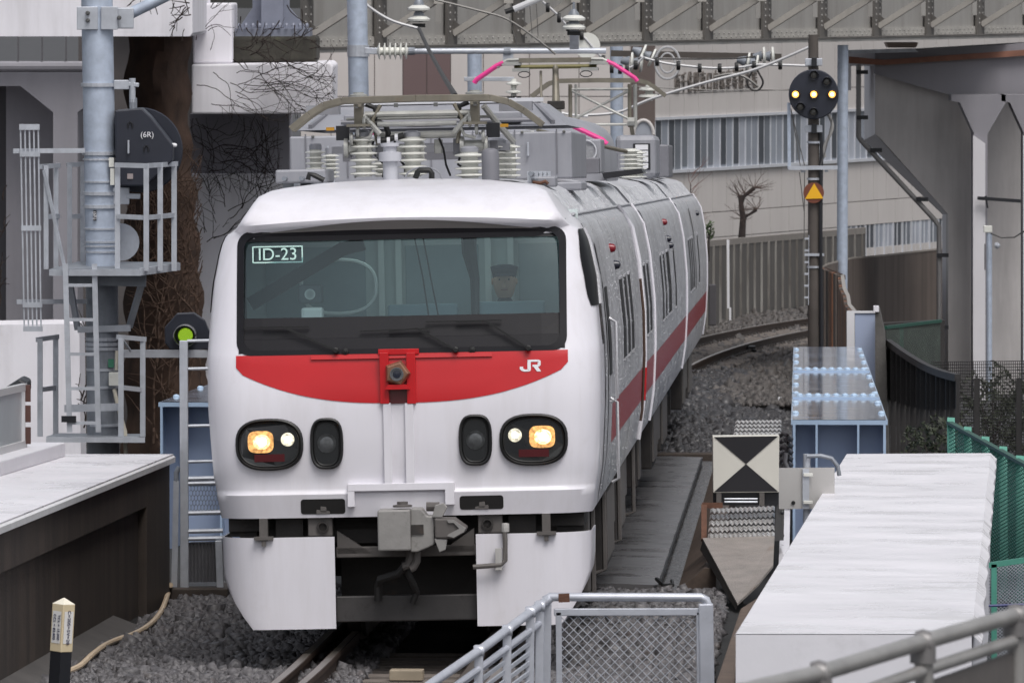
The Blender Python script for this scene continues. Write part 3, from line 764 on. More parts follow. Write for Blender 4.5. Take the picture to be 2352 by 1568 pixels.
# ---- headlights and marker lamps
lens_dark = pbr('lamp_glass_dark', (34, 36, 38), .08, 0, .1, coat=.5)
def superell(cx, cz, a, b_, k=2.6, n_=40):
    out = []
    for i in range(n_):
        th = 2 * math.pi * i / n_; c, s = math.cos(th), math.sin(th)
        out.append((cx + a * math.copysign(abs(c) ** (2 / k), c), cz + b_ * math.copysign(abs(s) ** (2 / k), s)))
    return out
def bezel(name, cx, cz, a, b_, k, parent):
    m = MB(); rows_ = []
    for sc_, o_ in ((1.0, .002), (.985, .022), (.93, .03), (.90, .022), (.89, .012), (.86, .018), (.83, .012), (.82, -.02)):
        e = superell(cx, cz, a * sc_ if sc_ > .9 else a - (1 - sc_) * b_ * 1.1, b_ * sc_ if sc_ > .9 else b_ - (1 - sc_) * b_ * 1.1, k)
        rr_ = [(p[0], YF(p[0], cz) - o_, p[1]) for p in e]; rows_.append(rr_ + [rr_[0]])
    m.grid(rows_); o = m.build(name, rubber, parent, smooth=True, recalc=False)
    e = superell(cx, cz, a - .17 * b_, b_ - .17 * b_, k)
    m = MB(); m.add([(p[0], YF(p[0], cz) - .005, p[1]) for p in e], [tuple(range(len(e)))]); m.build('lens', lens_dark, o, recalc=False)
    return o
for s, (u, v) in ((-1, (615, 1025)), (1, (1225, 1012))):
    cx, cz = RL(u, v); o = bezel('headlight', cx, cz, .25, .19, 2.6, car)
    mx, mz = cx + s * .062, cz + .02; yy = YF(cx + s * .1, cz)
    warm = pbr('warm_lamp_rim', (190, 140, 84), .3, .2, .3, 18, emit=(255, 190, 116), es=.55, enoise=30); hot = pbr('warm_lamp', (255, 220, 170), .3, emit=(255, 228, 184), es=3.2, var=0)
    m = MB(); q = superell(mx, mz, .094, .08, 3.6); m.add([(p[0], YF(mx, cz) - .016, p[1]) for p in q], [tuple(range(len(q)))]); m.build('main_lamp', warm, o, recalc=False)
    m = MB(); q = superell(mx + .006, mz, .062, .054, 2.2); m.add([(p[0], YF(mx, cz) - .018, p[1]) for p in q], [tuple(range(len(q)))]); m.build('lamp_glow', pbr('warm_lamp_mid', (240, 190, 130), .3, emit=(255, 208, 146), es=1.5, enoise=34), o, recalc=False)
    m = MB(); q = superell(mx + .01, mz + .0, .036, .034, 2.0); m.add([(p[0], YF(mx, cz) - .020, p[1]) for p in q], [tuple(range(len(q)))]); m.build('lamp_core', hot, o, recalc=False)
    ix = cx - s * .135
    m = MB(); m.lathe((ix, YF(ix, cz) - .008, cz + .035), [(.024, -.004), (.001, -.013)], 20, 'Y'); m.build('auxiliary_lamp', pbr('pale_lamp', (240, 238, 224), .3, emit=(252, 248, 232), es=2.6, var=0), o, recalc=False)
    m = MB(); m.lathe((ix, YF(ix, cz) - .008, cz + .035), [(.05, .0), (.042, -.003), (.02, -.003)], 20, 'Y', False); m.build('lamp_reflector', pbr('pale_lamp_ring', (196, 192, 176), .25, .3, .2, 20, emit=(240, 232, 204), es=.5, enoise=40), o, recalc=False)
    m = MB(); tx = cx + s * .0; m.bx(tx - .11, tx + .11, YF(tx, cz) - .012, YF(tx, cz) + .014, cz - .125, cz - .07); m.build('tail_lamp', pbr('tail_lamp_red', (74, 18, 24), .2, 0, .1), o)
for (u, v) in ((748, 1022), (1091, 1013)):
    cx, cz = RL(u, v); o = bezel('marker_lamp', cx, cz, .122, .187, 3.0, car)
    m = MB(); m.lathe((cx, YF(cx, cz) - .008, cz), [(.07, 0), (.05, .0), (.03, -.004), (.001, -.006)], 18, 'Y'); m.build('reflector', pbr('lamp_reflector', (88, 90, 92), .25, .4, .3, 20), o, recalc=False)
# ---- camera channel
def fbox(name, u0, u1, v0, v1, proud, mat_, parent, back=.0, bev=.003):
    xa, za = RL(u0, v1); xb, zb_ = RL(u1, v0); m = MB()
    y_ = min(YF((xa + xb) / 2, za), YF((xa + xb) / 2, zb_))
    m.bx(xa, xb, y_ - proud, y_ + .06 + back, za, zb_); return m.build(name, mat_, parent, bevel=bev)
for u0, u1 in ((882, 896), (932, 948)): fbox('channel_rail', u0, u1, 928, 1118, .03, t_white, car)
for u0, u1 in ((872, 890), (934, 952)): fbox('red_mount_post', u0, u1, 812, 930, .035, t_red, car)
fbox('red_mount_bar', 866, 960, 803, 818, .03, t_red, car); fbox('channel_back', 894, 934, 895, 930, .012, pbr('dark_red', (92, 38, 40), .4, 0, .1), car)
cx, cz = RL(911, 860); yy = YF(cx, cz)
bronze = pbr('camera_bronze', (140, 104, 84), .35, .5, .2, 12)
cb = MB(); cb.lathe((cx, yy - .05, cz), [(.05, .05), (.095, .02), (.10, -.03), (.085, -.06), (.075, -.065)], 5, 'Y'); camb = cb.build('front_camera', bronze, car, bevel=.004)
m = MB(); m.lathe((cx, yy - .118, cz - .004), [(.05, .01), (.05, -.012), (.042, -.012), (.04, .0), (.001, .0)], 20, 'Y'); m.build('camera_lens', pbr('lens_ring', (120, 122, 126), .25, .6, .1), camb, smooth=True)
m = MB(); m.lathe((cx, yy - .119, cz - .004), [(.03, -.002), (.001, -.004)], 16, 'Y'); m.build('camera_glass', pbr('lens_blue', (40, 44, 56), .05, 0, 0), camb)
m = MB(); m.prism([(cx - .09, yy - .11, cz - .115), (cx + .09, yy - .11, cz - .115), (cx + .07, yy - .11, cz - .08), (cx - .07, yy - .11, cz - .08)], (0, .12, 0)); m.build('camera_shelf', t_red, camb)
fbox('tow_bar', 797, 1043, 1110, 1132, .05, t_white, car); fbox('tow_bar_end', 797, 812, 1118, 1168, .052, t_white, car); fbox('tow_bar_end', 1022, 1042, 1112, 1162, .052, t_white, car)
# bumper slots
for (u0, u1, v0, v1) in ((688, 790, 1149, 1186), (1055, 1155, 1140, 1174)):
    xa, za = RL(u0, v1); xb, zc = RL(u1, v0)
    e = subdiv(rr_path(xa, xb, za, zc, .02, 3), .05); m = MB()
    r0 = [on_face(*p, .003) for p in e]; r1 = [(p[0], YF(*p) + .0, p[1]) for p in e]
    m.add(r0, [tuple(range(len(r0)))]); o = m.build('bumper_slot', pbr('slot_shade_black', (24, 23, 23), .6, 0, .1), car, recalc=False)  # flat dark patch imitates the shaded recess of the slot
    m = MB(); xm = (xa + xb) / 2; m.bx(xm - .05, xm + .05, YF(xm, za) - .008, YF(xm, za) + .05, za, zc - .005); m.bx(xm - .02, xm + .025, YF(xm, za) - .014, YF(xm, za), za + .02, zc - .015); m.build('bracket', t_under2, o, bevel=.004)

# ---- skirts
def skirt(s):
    m = MB(); zz = np.linspace(.86, .19, 8); rows_ = []
    for z in zz:
        wo_ = 1.345 - .03 * (.86 - z) - max(0, (.62 - z)) ** 1.5 * .75
        xs2 = list(np.linspace(.515, 1.0, 5)) + [1.0 + (wo_ - 1.0) * k for k in (.25, .5, .7, .85, .95, 1.0)]
        row = []
        for x in xs2:
            k = max(0, (x - .98) / .36); row.append((s * x, .09 + .32 * (1 - math.sqrt(max(0, 1 - min(1, k) ** 2))), z))
        row.append((row[-1][0], 1.25, z)); rows_.append(row)
    m.grid(rows_); o = m.build('skirt', t_white, car, smooth=True, recalc=False)
    so_ = o.modifiers.new('thick', 'SOLIDIFY'); so_.thickness = .012; so_.offset = -1 if s > 0 else 1; es_ = o.modifiers.new('split', 'EDGE_SPLIT'); es_.split_angle = R(45)
    return o
for s in (-1, 1):
    sk = skirt(s)
    m = MB(); m.bx(s * 1.03 - .03, s * 1.03 + .03, .06, .14, .84, 1.0); m.bx(s * 1.03 - .07, s * 1.03 + .07, .04, .1, .845, .87); m.bx(s * 1.03 - .015, s * 1.03 + .015, .05, .07, .8, .85); m.build('hanger', t_under2, sk)
    m = MB(); m.bx(s * .62 - .09, s * .62 + .09, .12, .4, .86, 1.02); m.build('skirt_support', t_under2, car, bevel=.01)
    m = MB(); m.lathe((s * .60, .115, .93), [(.045, 0), (.045, -.012), (.03, -.014), (.03, 0)], 14, 'Y'); m.build('support_eyelet', t_under, car)
    m = MB(); m.bx(s * .85 - .1, s * .85 + .1, .2, .5, .86, 1.02); m.bx(s * 1.2 - .1, s * 1.2 + .1, .35, .6, .86, 1.02); m.build('skirt_support', t_under, car)
    m = MB(); m.prism([(s * .5, .16, .90), (s * .5, .16, .73), (s * .25, .16, .73)], (0, .05, 0)); m.build('gusset', t_under2, car)
m = MB(); m.bx(-1.30, 1.30, .3, 1.2, .9, 1.0); m.build('buffer_beam', t_under, car)
m = MB(); m.bx(-.51, .51, .16, .24, .70, .78); m.build('cross_beam', t_under2, car, bevel=.008)
m = MB(); m.bx(-.52, .52, .18, .24, .23, .42); m.build('plough_bar', pbr('plough_steel', (70, 68, 68), .55, .3, .2, 4, .1, 30, spot=.4, spcol=(40, 36, 34), spscale=9), car, bevel=.01)
m = MB(); m.bx(-.52, .52, .9, .95, .3, .98); m.build('under_panel', t_under, car)
# ---- coupler
cpg = pbr('coupler_grey', (138, 136, 134), .6, .1, .12, 6, .15, 30, spot=.5, spcol=(88, 84, 80), spscale=14)
xa, za = RL(872, 1265); xb, zc = RL(945, 1170)
m = MB(); m.bx(xa, xb, -.28, .25, za, zc); cpo = m.build('coupler', cpg, car, bevel=.012)
def cpt(u, v, y): x, z = RL(u, v); return (x, y, z)
m = MB(); m.prism([cpt(*p, -.2) for p in ((945, 1168), (970, 1168), (982, 1185), (1000, 1186), (1000, 1250), (985, 1258), (960, 1268), (945, 1268))], (0, .3, 0)); m.build('coupler_jaw', cpg, cpo, bevel=.01)
m = MB(); m.prism([cpt(*p, -.24) for p in ((1000, 1190), (1045, 1190), (1075, 1212), (1070, 1222), (1045, 1237), (1002, 1236))], (0, .3, 0)); m.build('coupler_hook', t_under2, cpo, bevel=.012)
m = MB(); m.prism([cpt(*p, -.255) for p in ((1030, 1194), (1045, 1193), (1073, 1212), (1068, 1221), (1045, 1234), (1030, 1230), (1033, 1226), (1058, 1213), (1045, 1200), (1033, 1200))], (0, .03, 0)); m.build('hook_rim', cpg, cpo)
m = MB(); m.prism([cpt(*p, -.23) for p in ((995, 1188), (1002, 1160), (1022, 1155), (1030, 1165), (1018, 1188))], (0, .06, 0)); m.prism([cpt(*p, -.23) for p in ((1000, 1237), (1030, 1238), (1026, 1262), (1012, 1268))], (0, .06, 0)); m.build('coupler_ear', cpg, cpo, bevel=.005)
xq, zq = RL(961, 1216); m = MB(); m.bx(xq - .045, xq + .045, -.212, -.1, zq - .035, zq + .035); m.bx(xq + .12, xq + .15, -.212, -.1, zq - .02, zq + .02); m.build('coupler_slot', t_under, cpo)
m = MB(); a = cpt(980, 1165, -.1); c = cpt(1010, 1165, -.1); m.tube([a, c], .035, 10); x1_, z1_ = RL(925, 1163); m.lathe((x1_, -.1, z1_ - .01), [(.07, 0), (.07, .015), (.04, .02), (.04, .04)], 12); m.build('coupler_valve', t_under2, cpo, smooth=True)
m = MB(); m.bx(-.12, .12, -.1, .6, .86, .98); m.lathe((-.05, .2, .93), [(.14, 0), (.14, .5)], 14, 'Y'); m.build('drawbar', t_under, cpo)
hose = MB()
hose.tube([cpt(945, 1266, -.05), cpt(940, 1290, -.06), cpt(915, 1320, -.02), cpt(870, 1335, .05), cpt(866, 1350, .1), cpt(866, 1385, .12)], .03, 8)
hose.tube([cpt(930, 1290, 0), cpt(936, 1320, 0), cpt(950, 1350, .05), cpt(955, 1365, .1), cpt(945, 1390, .12)], .026, 8)
hose.build('brake_hose', pbr('hose_dark', (40, 39, 39), .6, 0, .1), cpo, smooth=True)
m = MB(); m.tube([cpt(943, 1265, -.08), cpt(943, 1285, -.08), cpt(937, 1300, -.08), cpt(925, 1303, -.08)], .032, 10); m.tube([cpt(958, 1266, -.09), cpt(958, 1290, -.09), cpt(950, 1305, -.09), cpt(943, 1308, -.09)], .03, 10); m.build('hose_elbow', t_under2, cpo, smooth=True)
# angled pipe fitted on the right skirt
m = MB(); m.tube([cpt(1158, 1212, .04), cpt(1160, 1250, .02), cpt(1160, 1290, .02), cpt(1150, 1300, .01), cpt(1086, 1305, .0)], .018, 8); pf = m.build('brake_pipe', t_under2, car, smooth=True)
m = MB(); m.lathe(cpt(1160, 1215, .04), [(.028, -.03), (.03, .0), (.028, .03), (.01, .035)], 10); m.bx(*[q for pr_ in zip(cpt(1138, 1312, 0), cpt(1152, 1262, .06)) for q in pr_]); m.build('pipe_fitting', pbr('pipe_white', (176, 174, 172), .5, .1, .1), pf)

# ---- wipers
for (p, e, b0, b1) in (((768, 808), (645, 754), (550, 756), (705, 754)), ((1045, 806), (956, 757), (823, 764), (985, 757)), ((1212, 802), (1114, 740), (975, 742), (1150, 738))):
    def fp_(q, o_): x, z = RL(*q); return on_face(x, z, o_)
    m = MB(); m.bar(fp_(p, .045), fp_(e, .05), .015, .015, up=(0, 1, 0)); m.lathe(fp_(p, .03), [(.022, .03), (.022, -.03), (.015, -.035)], 10, 'Y'); w_ = m.build('wiper_arm', rubber, car)
    m = MB(); m.bar(fp_(b0, .03), fp_(b1, .03), .008, .012, up=(0, 1, 0)); m.bar(fp_(e, .05), fp_(((b0[0] + e[0]) / 2, b0[1]), .04), .010, .012, up=(0, 1, 0)); m.build('wiper_blade', rubber, w_)
for q in ((790, 810), (1083, 806)):
    x, z = RL(*q); m = MB(); m.lathe((x, YF(x, z) - .01, z), [(.03, .02), (.025, -.015), (.001, -.02)], 8, 'Y'); m.build('washer_nozzle', rubber, car)

# ---- cab interior
cab = pbr('cab_grey', (196, 206, 206), .6, 0, .06); cabd = pbr('cab_desk', (96, 104, 108), .6, 0, .1); cabp = pbr('cab_pale', (220, 226, 224), .5, 0, .05)
m = MB(); m.bx(-1.25, 1.25, 1.9, 1.95, 1.3, 3.2); m.bx(-1.28, 1.28, .4, 2.2, 1.3, 1.33); m.build('cab_wall', cab, car)
m = MB(); m.bx(-1.2, 1.2, .5, 2.2, 3.12, 3.14); m.build('cab_ceiling', pbr('cab_ceiling_grey', (170, 176, 178), .7, 0, .05), car)
m = MB(); m.bx(-1.2, 1.2, .42, .85, 1.33, 2.40); m.build('cab_desk', cabd, car, bevel=.02)
for x0_ in (-.25, -.12, .55, .72): 
    m = MB(); m.bx(x0_, x0_ + .045, 1.82, 1.88, 1.5, 3.05); m.build('cab_door_post', cabp, car)
for x0_, x1_, z0_, z1_ in ((-1.1, -.35, 2.2, 2.95), (-.05, .5, 2.3, 2.95), (.8, 1.15, 2.3, 2.95)):
    m = MB(); m.bx(x0_, x1_, 1.885, 1.895, z0_, z1_); m.build('cab_partition_window', pbr('cab_back_glass', (136, 152, 158), .3, 0, .1), car)
m = MB(); q = [( -.52 + .28 * math.copysign(abs(math.cos(a)) ** .8, math.cos(a)), 1.3, 2.66 + .2 * math.copysign(abs(math.sin(a)) ** .8, math.sin(a))) for a in [2 * math.pi * k / 28 for k in range(29)]]; m.tube(q, .014, 6, caps=False); m.build('seat_hoop', cabp, car, smooth=True)
x_, z_ = RL(695, 682); m = MB(); m.bx(x_ - .09, x_ + .09, .75, .95, z_ - .07, z_ + .07); mo = m.build('cab_monitor', cabd, car, bevel=.02)
m = MB(); m.lathe((x_, .745, z_), [(.04, 0), (.04, -.006), (.03, -.006), (.03, 0)], 16, 'Y'); m.build('monitor_ring', cabp, mo)
x_, z_ = RL(700, 722); m = MB(); m.bx(x_ - .08, x_ + .08, .7, .9, 2.40, z_ + .03); m.build('desk_unit', cabp, car, bevel=.02)
for (u, v) in ((955, 715), (1160, 708)):
    x_, z_ = RL(u, v); m = MB(); m.bx(x_ - .26, x_ + .26, .95, 1.05, 2.40, z_ + .03); m.build('desk_top_cover', pbr('cab_blue_grey', (128, 150, 158), .5, 0, .05), car, bevel=.02)
x_, z_ = RL(1070, 600); m = MB(); m.tube([(x_ - .02, 1.0, 3.05), (x_ - .02, 1.0, 2.9), (x_ + .02, .95, 2.7), (x_ + .02, .9, 2.42)], [.06, .055, .035, .03], 8); m.build('mirror_stalk', black_paint, car, smooth=True)
m = MB(); m.bar((-1.15, .9, 2.55), (-.45, .9, 2.95), .1, .1); m.bar((-.47, .9, 2.94), (-.3, .9, 2.98), .1, .1); m.build('reflection_bar', black_paint, car, smooth=True)  # dark bar added to imitate a reflection in the windscreen, not a cab part
m = MB(); m.bx(-.5, 1.1, 1.15, 1.21, 3.085, 3.105); m.build('cab_lamp', pbr('cab_lamp', (230, 240, 238), .4, emit=(226, 244, 240), es=3.0, var=0), car)
# wires hanging behind the glass
m = MB(); m.tube([cpt(942, 545, .5), cpt(962, 640, .5), cpt(978, 745, .5)], .006, 5); m.tube([cpt(962, 545, .5), cpt(980, 640, .5), cpt(1000, 738, .5)], .006, 5); m.build('cab_cable', rubber, car)
# train number plate inside the glass
x_, z_ = RL(628, 588); plate = pbr('number_pale_green', (190, 222, 214), .5, 0, 0, emit=(190, 222, 214), es=.12)
m = MB(); w2, h2 = .185, .062
for a_, b_, c_, d_ in ((-w2, w2, h2 - .009, h2), (-w2, w2, -h2, -h2 + .009), (-w2, -w2 + .009, -h2, h2), (w2 - .009, w2, -h2, h2)): m.bx(x_ + a_, x_ + b_, -.001, .001, c_, d_)
for k in range(len(m.v)): m.v[k] = (m.v[k][0], m.v[k][1] + YF(x_, z_) - .002, z_ + m.v[k][2])
npo = m.build('number_plate', plate, car)
to = text('ID-23', 'number', plate, npo, .126, .0012); to.location = (x_, YF(x_, z_) - .004, z_ - .002); to.scale = (1.0, 1, 1)

# ---- rain droplets standing on the wet side and roof
drop_m = pbr('rain_drop', (220, 221, 224), .12, .1, .04)
def droplets(parent, y0, y1, n_, seed):
    rs = np.random.RandomState(seed); b = MB()
    for _ in range(n_):
        y = rs.uniform(y0, y1); q = rs.rand()
        if q < .7:
            z = rs.uniform(1.05, 3.14); x = SW(z); nx, nz = 1.0, 0.05
        else:
            k = rs.rand(); x = 1.21 + (1.06 - 1.21) * k; z = 3.16 + .18 * k; nx, nz = .77, .64
        r = rs.uniform(.0028, .0062)
        c = Vector((x, y, z)); u = Vector((nx, 0, nz)); v = Vector((0, 1, 0)); w = u.cross(v)
        b.add([c + v * r, c + w * r * 1.3, c - v * r, c - w * r * 1.6, c + u * r * .9], [(0, 1, 4), (1, 2, 4), (2, 3, 4), (3, 0, 4)])
    return stuff(b.build('rain_droplets', drop_m, parent, smooth=True, split=False, recalc=False, sharp=180))
droplets(car, 1.6, 20.8, 2800, 1)
# ================================================================== roof equipment of the leading car
def insulator(parent, x, y, z0, z1, r, n_=6, core=.55, mat_=None, name='insulator'):
    pr = [(r * core, 0)]; H = z1 - z0
    for k in range(n_):
        a = H * (k + .15) / n_; st = H / n_
        pr += [(r * core, a), (r, a + st * .25), (r * .98, a + st * .42), (r * core, a + st * .62)]
    pr.append((r * core, H)); b = MB(); b.lathe((x, y, z0), pr, 20); return b.build(name, mat_ or porcelain, parent, smooth=True, sharp=50)
def ins_px(parent, u, vt, vb, hw, y, n_=6, cap=True):
    x, z1 = RL(u, vt, y); _, z0 = RL(u, vb, y); o = insulator(parent, x, y, z0, z1, hw / FPX * (Y0 + y), n_)
    if cap:
        m = MB(); m.lathe((x, y, z1 - .002), [(hw / FPX * (Y0 + y) * .6, 0), (hw / FPX * (Y0 + y) * .6, .03), (.04, .045)], 14); m.build('cap', t_grey, o, smooth=True)
    return o
def rpt(u, v, y): x, z = RL(u, v, y); return (x, y, z)
def rbox(name, u0, u1, v0, v1, y0, y1, mat_, parent, bevel=.015):
    xa, za = RL(u0, v1, y0); xb, zb_ = RL(u1, v0, y0); m = MB(); m.bx(xa, xb, y0, y1, za, zb_); return m.build(name, mat_, parent, bevel=bevel)

rbox('roof_box', 630, 745, 390, 424, 2.1, 3.2, t_grey, car)
b = MB(); b.tube([rpt(705, 415, 1.9), rpt(708, 402, 1.9), rpt(720, 405, 1.9), rpt(742, 416, 1.9)], .02, 8); b.build('roof_cable', rubber, car, smooth=True)
for a in ((722, 345, 408, 24, 3.0, 5), (757, 355, 412, 20, 3.7, 6), (832, 315, 408, 33, 2.5, 6), (874, 372, 408, 26, 3.3, 3), (945, 315, 408, 33, 2.5, 6), (1077, 350, 411, 35, 2.3, 4), (1140, 332, 411, 34, 3.0, 6), (1168, 332, 411, 26, 3.7, 6)):
    ins_px(car, *a)
x, z = RL(895, 410, 2.0); b = MB(); b.lathe((x, 2.0, z), [(.055, -.05), (.055, .12), (.085, .125), (.085, .19), (.05, .195), (.05, .23), (.07, .235), (.07, .26), (.02, .262)], 18); b.build('aerial_pedestal', pbr('pale_roof_grey', (186, 187, 194), .45, 0, .05), car, smooth=True)
x, z = RL(1126, 413, 1.8); b = MB(); b.lathe((x, 1.8, z - .04), [(.066, 0), (.066, .23), (.058, .255), (.03, .27), (.001, .273)], 20); b.build('radio_aerial', t_grey2, car, smooth=True)
b = MB(); b.tube([rpt(952, 412, 1.7), rpt(958, 397, 1.7), rpt(962, 393, 1.7), rpt(985, 393, 1.7), rpt(990, 400, 1.7), rpt(990, 412, 1.7)], .022, 8); b.build('roof_pipe', rubber, car, smooth=True)
b = MB(); b.tube([rpt(972 + 42 * math.cos(a), 412 - 26 * math.sin(a), 1.75) for a in [math.pi * k / 12 for k in range(13)]], .007, 6); b.build('roof_hoop', t_grey, car, smooth=True)
# hoses wound with black tape
b = MB(); b.tube([rpt(852, 290, 2.5), rpt(868, 282, 2.5), rpt(884, 290, 2.5), rpt(890, 308, 2.5), rpt(886, 322, 2.5), rpt(870, 326, 2.5)], .022, 8); b.tube([rpt(862, 322, 2.45), rpt(880, 324, 2.45), rpt(905, 318, 2.45), rpt(925, 312, 2.45)], .022, 8); b.build('power_cable', rubber, car, smooth=True)
for u, v in ((868, 323), (890, 325), (908, 317)):
    x, z = RL(u, v, 2.44); b = MB(); b.lathe((x - .012, 2.44, z), [(.028, 0), (.028, .024)], 10, 'X'); b.build('cable_band', white_paint, car)
# ---- folded lattice pantograph at the front
pt = MB()
def bow(cx, y, z, half=.60, tip=.96, drop=.22, w=.04, h=.045):
    pts = [(cx - tip, y, z - drop), (cx - tip + .14, y, z - drop + .11), (cx - half - .12, y, z - .035), (cx - half + .02, y, z), (cx, y, z + .006), (cx + half - .02, y, z), (cx + half + .12, y, z - .035), (cx + tip - .14, y, z - drop + .11), (cx + tip, y, z - drop)]
    m = MB()
    for a, c in zip(pts, pts[1:]): m.bar(a, c, w, h)
    return m
cxp, zp = RL(953, 229, 2.3)
pan = bow(cxp, 2.3, zp, .58, .95, .21, .04, .05).build('pantograph', panto_m, car, bevel=.004)
bow(cxp, 2.62, zp - .004, .58, .95, .21, .04, .045).build('second_bow', panto_m, pan, bevel=.004)
for s in (-1, 1):
    x = cxp + s * .44
    m = MB(); m.bx(x - .03, x + .03, 2.28, 2.66, zp - .05, zp - .025); m.bx(x - .035, x + .035, 2.40, 2.5, zp - .18, zp - .05); m.bx(x - .09, x + .09, 2.34, 2.46, zp - .2, zp - .18); m.build('bow_support', panto_m, pan)
    m = MB(); m.lathe((x, 2.45, zp + .03), [(.07, 0), (.07, .012), (.04, .02), (.04, .03)], 14); m.build('bow_cap', panto_g, pan)
    m = MB(); m.tube([(x + s * .02, 2.5, zp - .08), (x - s * .02, 2.45, zp - .12), (x - s * .10, 2.4, zp - .19), (x - s * .16, 2.4, zp - .26)], .022, 8); m.build('lower_arm', panto_g, pan, smooth=True)
    m = MB(); m.tube([(x - s * .05, 2.5, zp - .03), (x - s * .12, 2.5, zp - .06), (x - s * .12, 2.5, zp - .14), (x - s * .05, 2.5, zp - .17)], .02, 8); m.build('spring_hose', rubber, pan, smooth=True)
    m = MB(); m.lathe((x - .05, 2.5, zp - .36), [(.02, -.07), (.075, -.07), (.075, -.04), (.045, -.035), (.045, .11), (.07, .115), (.07, .14)], 16, 'X'); m.build('shaft_drum', panto_g, pan, smooth=True)
    m = MB(); m.bx(x + s * .13 - .05, x + s * .13 + .05, 2.5, 2.6, zp - .3, zp - .19); m.build('damper', black_paint, pan); 
    m = MB(); m.bx(x + s * .22 - .03, x + s * .22 + .03, 2.42, 2.48, zp - .225, zp - .2); m.build('yellow_stop', pbr('yellow_stop', (206, 150, 40), .5, 0, .1), pan)
    m = MB(); m.bx(x + s * .17, x + s * .42, 2.75, 3.0, zp - .10, zp - .03); m.build('wing_plate', t_grey, pan)
for dz, hw, r, y in ((-.11, .40, .026, 2.5), (-.185, .30, .02, 2.42), (-.27, .30, .03, 2.6), (-.14, .55, .012, 2.7)):
    m = MB(); m.tube([(cxp - hw, y, zp + dz), (cxp + hw, y, zp + dz)], r, 10); m.build('cross_tube', panto_g, pan, smooth=True)
m = MB(); m.tube([(cxp + .5, 2.6, zp - .06), (cxp + .62, 2.7, zp - .22), (cxp + .72, 2.75, zp - .34)], .025, 8); m.build('side_tube', panto_g, pan, smooth=True)
m = MB(); m.bx(cxp - .62, cxp + .62, 3.3, 3.42, zp - .46, zp - .33); m.build('base_frame', t_grey2, pan)
m = MB(); m.bx(cxp - .68, cxp + .68, 2.9, 3.0, zp - .40, zp - .345); m.build('base_rail', t_grey, pan)
for k in (-.45, -.15, .15, .45):
    m = MB(); m.bx(cxp + k - .015, cxp + k + .015, 2.28, 2.32, zp - .06, zp - .03); m.build('bow_bolt', steel_bolt, pan)
# clutter between the pantograph legs
for k in range(9):
    x = cxp - .56 + k * .14 + rnd.uniform(-.02, .02); z0_ = zp - .46 + rnd.uniform(0, .05)
    m = MB(); m.bx(x - .03, x + .03, 2.62, 2.74, z0_, z0_ + rnd.uniform(.06, .14)); m.build('terminal_block', rnd.choice((t_grey, t_grey2, panto_g, porcelain)), car, bevel=.006)
for k in range(7):
    x = cxp - .5 + k * .165; m = MB(); m.tube([(x, 2.55, zp - .30), (x + rnd.uniform(-.05, .05), 2.6, zp - .38), (x + rnd.uniform(-.09, .09), 2.7, zp - .50), (x + rnd.uniform(-.12, .12), 2.9, zp - .58)], .009, 6); m.build('jumper_cable', rnd.choice((rubber, rubber, panto_g)), car, smooth=True)
for s in (-1, 1):
    for k in range(3):
        m = MB(); x = cxp + s * (.40 + k * .05); m.lathe((x, 2.42, zp - .17 - k * .06), [(.045, -.012), (.05, 0), (.045, .012)], 12, 'X'); m.build('pivot', panto_g, pan, smooth=True)
    m = MB(); m.tube([(cxp + s * .40, 2.42, zp - .12), (cxp + s * .32, 2.40, zp - .2), (cxp + s * .36, 2.40, zp - .28), (cxp + s * .44, 2.42, zp - .3)], .014, 8); m.build('linkage', panto_g, pan, smooth=True)
    m = MB(); m.tube([(cxp + s * .28, 2.5, zp - .04), (cxp + s * .34, 2.48, zp - .15), (cxp + s * .30, 2.45, zp - .34)], .016, 8); m.build('linkage', panto_m, pan, smooth=True)
# ---- big equipment housing behind it
big = rbox('equipment_housing', 664, 1311, 302, 425, 6.0, 10.2, t_grey, car)
xa, za = RL(664, 302, 6.0); xb, _ = RL(1311, 302, 6.0)
m = MB()
m.add([(xa + .03, 6.1, za), (xb - .03, 6.1, za), (xb - .28, 6.9, za + .20), (xa + .28, 6.9, za + .20), (xa + .03, 10.1, za), (xb - .03, 10.1, za), (xb - .28, 9.4, za + .2), (xa + .28, 9.4, za + .2)], [(0, 1, 2, 3), (5, 4, 7, 6), (3, 2, 6, 7), (0, 3, 7, 4), (1, 5, 6, 2)])
m.build('housing_lid', t_grey, big)
for s in (xa + .15, xb - .15):
    m = MB(); m.bar((s, 6.15, za + .02), (s + (.2 if s < 0 else -.2), 7.0, za + .20), .03, .05); m.build('lid_rail', t_grey2, big)
m = MB(); m.bx(xa + .25, xb - .25, 6.86, 6.9, za + .2, za + .235); m.build('lid_edge', pbr('pale_edge', (200, 201, 206), .4, 0, .05), big)
for k in (-.6, -.1, .55): m = MB(); m.bx(k - .14, k + .14, 6.15, 6.4, za + .03, za + .12); m.build('lid_box', t_grey, big, bevel=.01)
m = MB(); m.tube([(xa + .4, 6.12, za + .06), (xb - .25, 6.12, za + .05)], .018, 8); m.build('lid_pipe', t_grey2, big)
for k, xx in enumerate(np.linspace(xa + .12, xb - .12, 7)):
    m = MB(); m.bx(xx - .006, xx + .006, 5.992, 6.0, 3.47, za - .03); m.build('panel_joint', t_grey2, big)
    m = MB(); m.lathe((xx + .06, 5.995, za - .05), [(.014, .0), (.014, -.012), (.006, -.016)], 6, 'Y'); m.build('cover_bolt', steel_bolt, big)
for xx in (xa + .3, xb - .35, .35):
    m = MB(); m.tube([(xx, 6.0, 3.62), (xx, 5.96, 3.62), (xx, 5.96, 3.72), (xx, 6.0, 3.72)], .008, 6); m.build('cover_handle', galv, big)
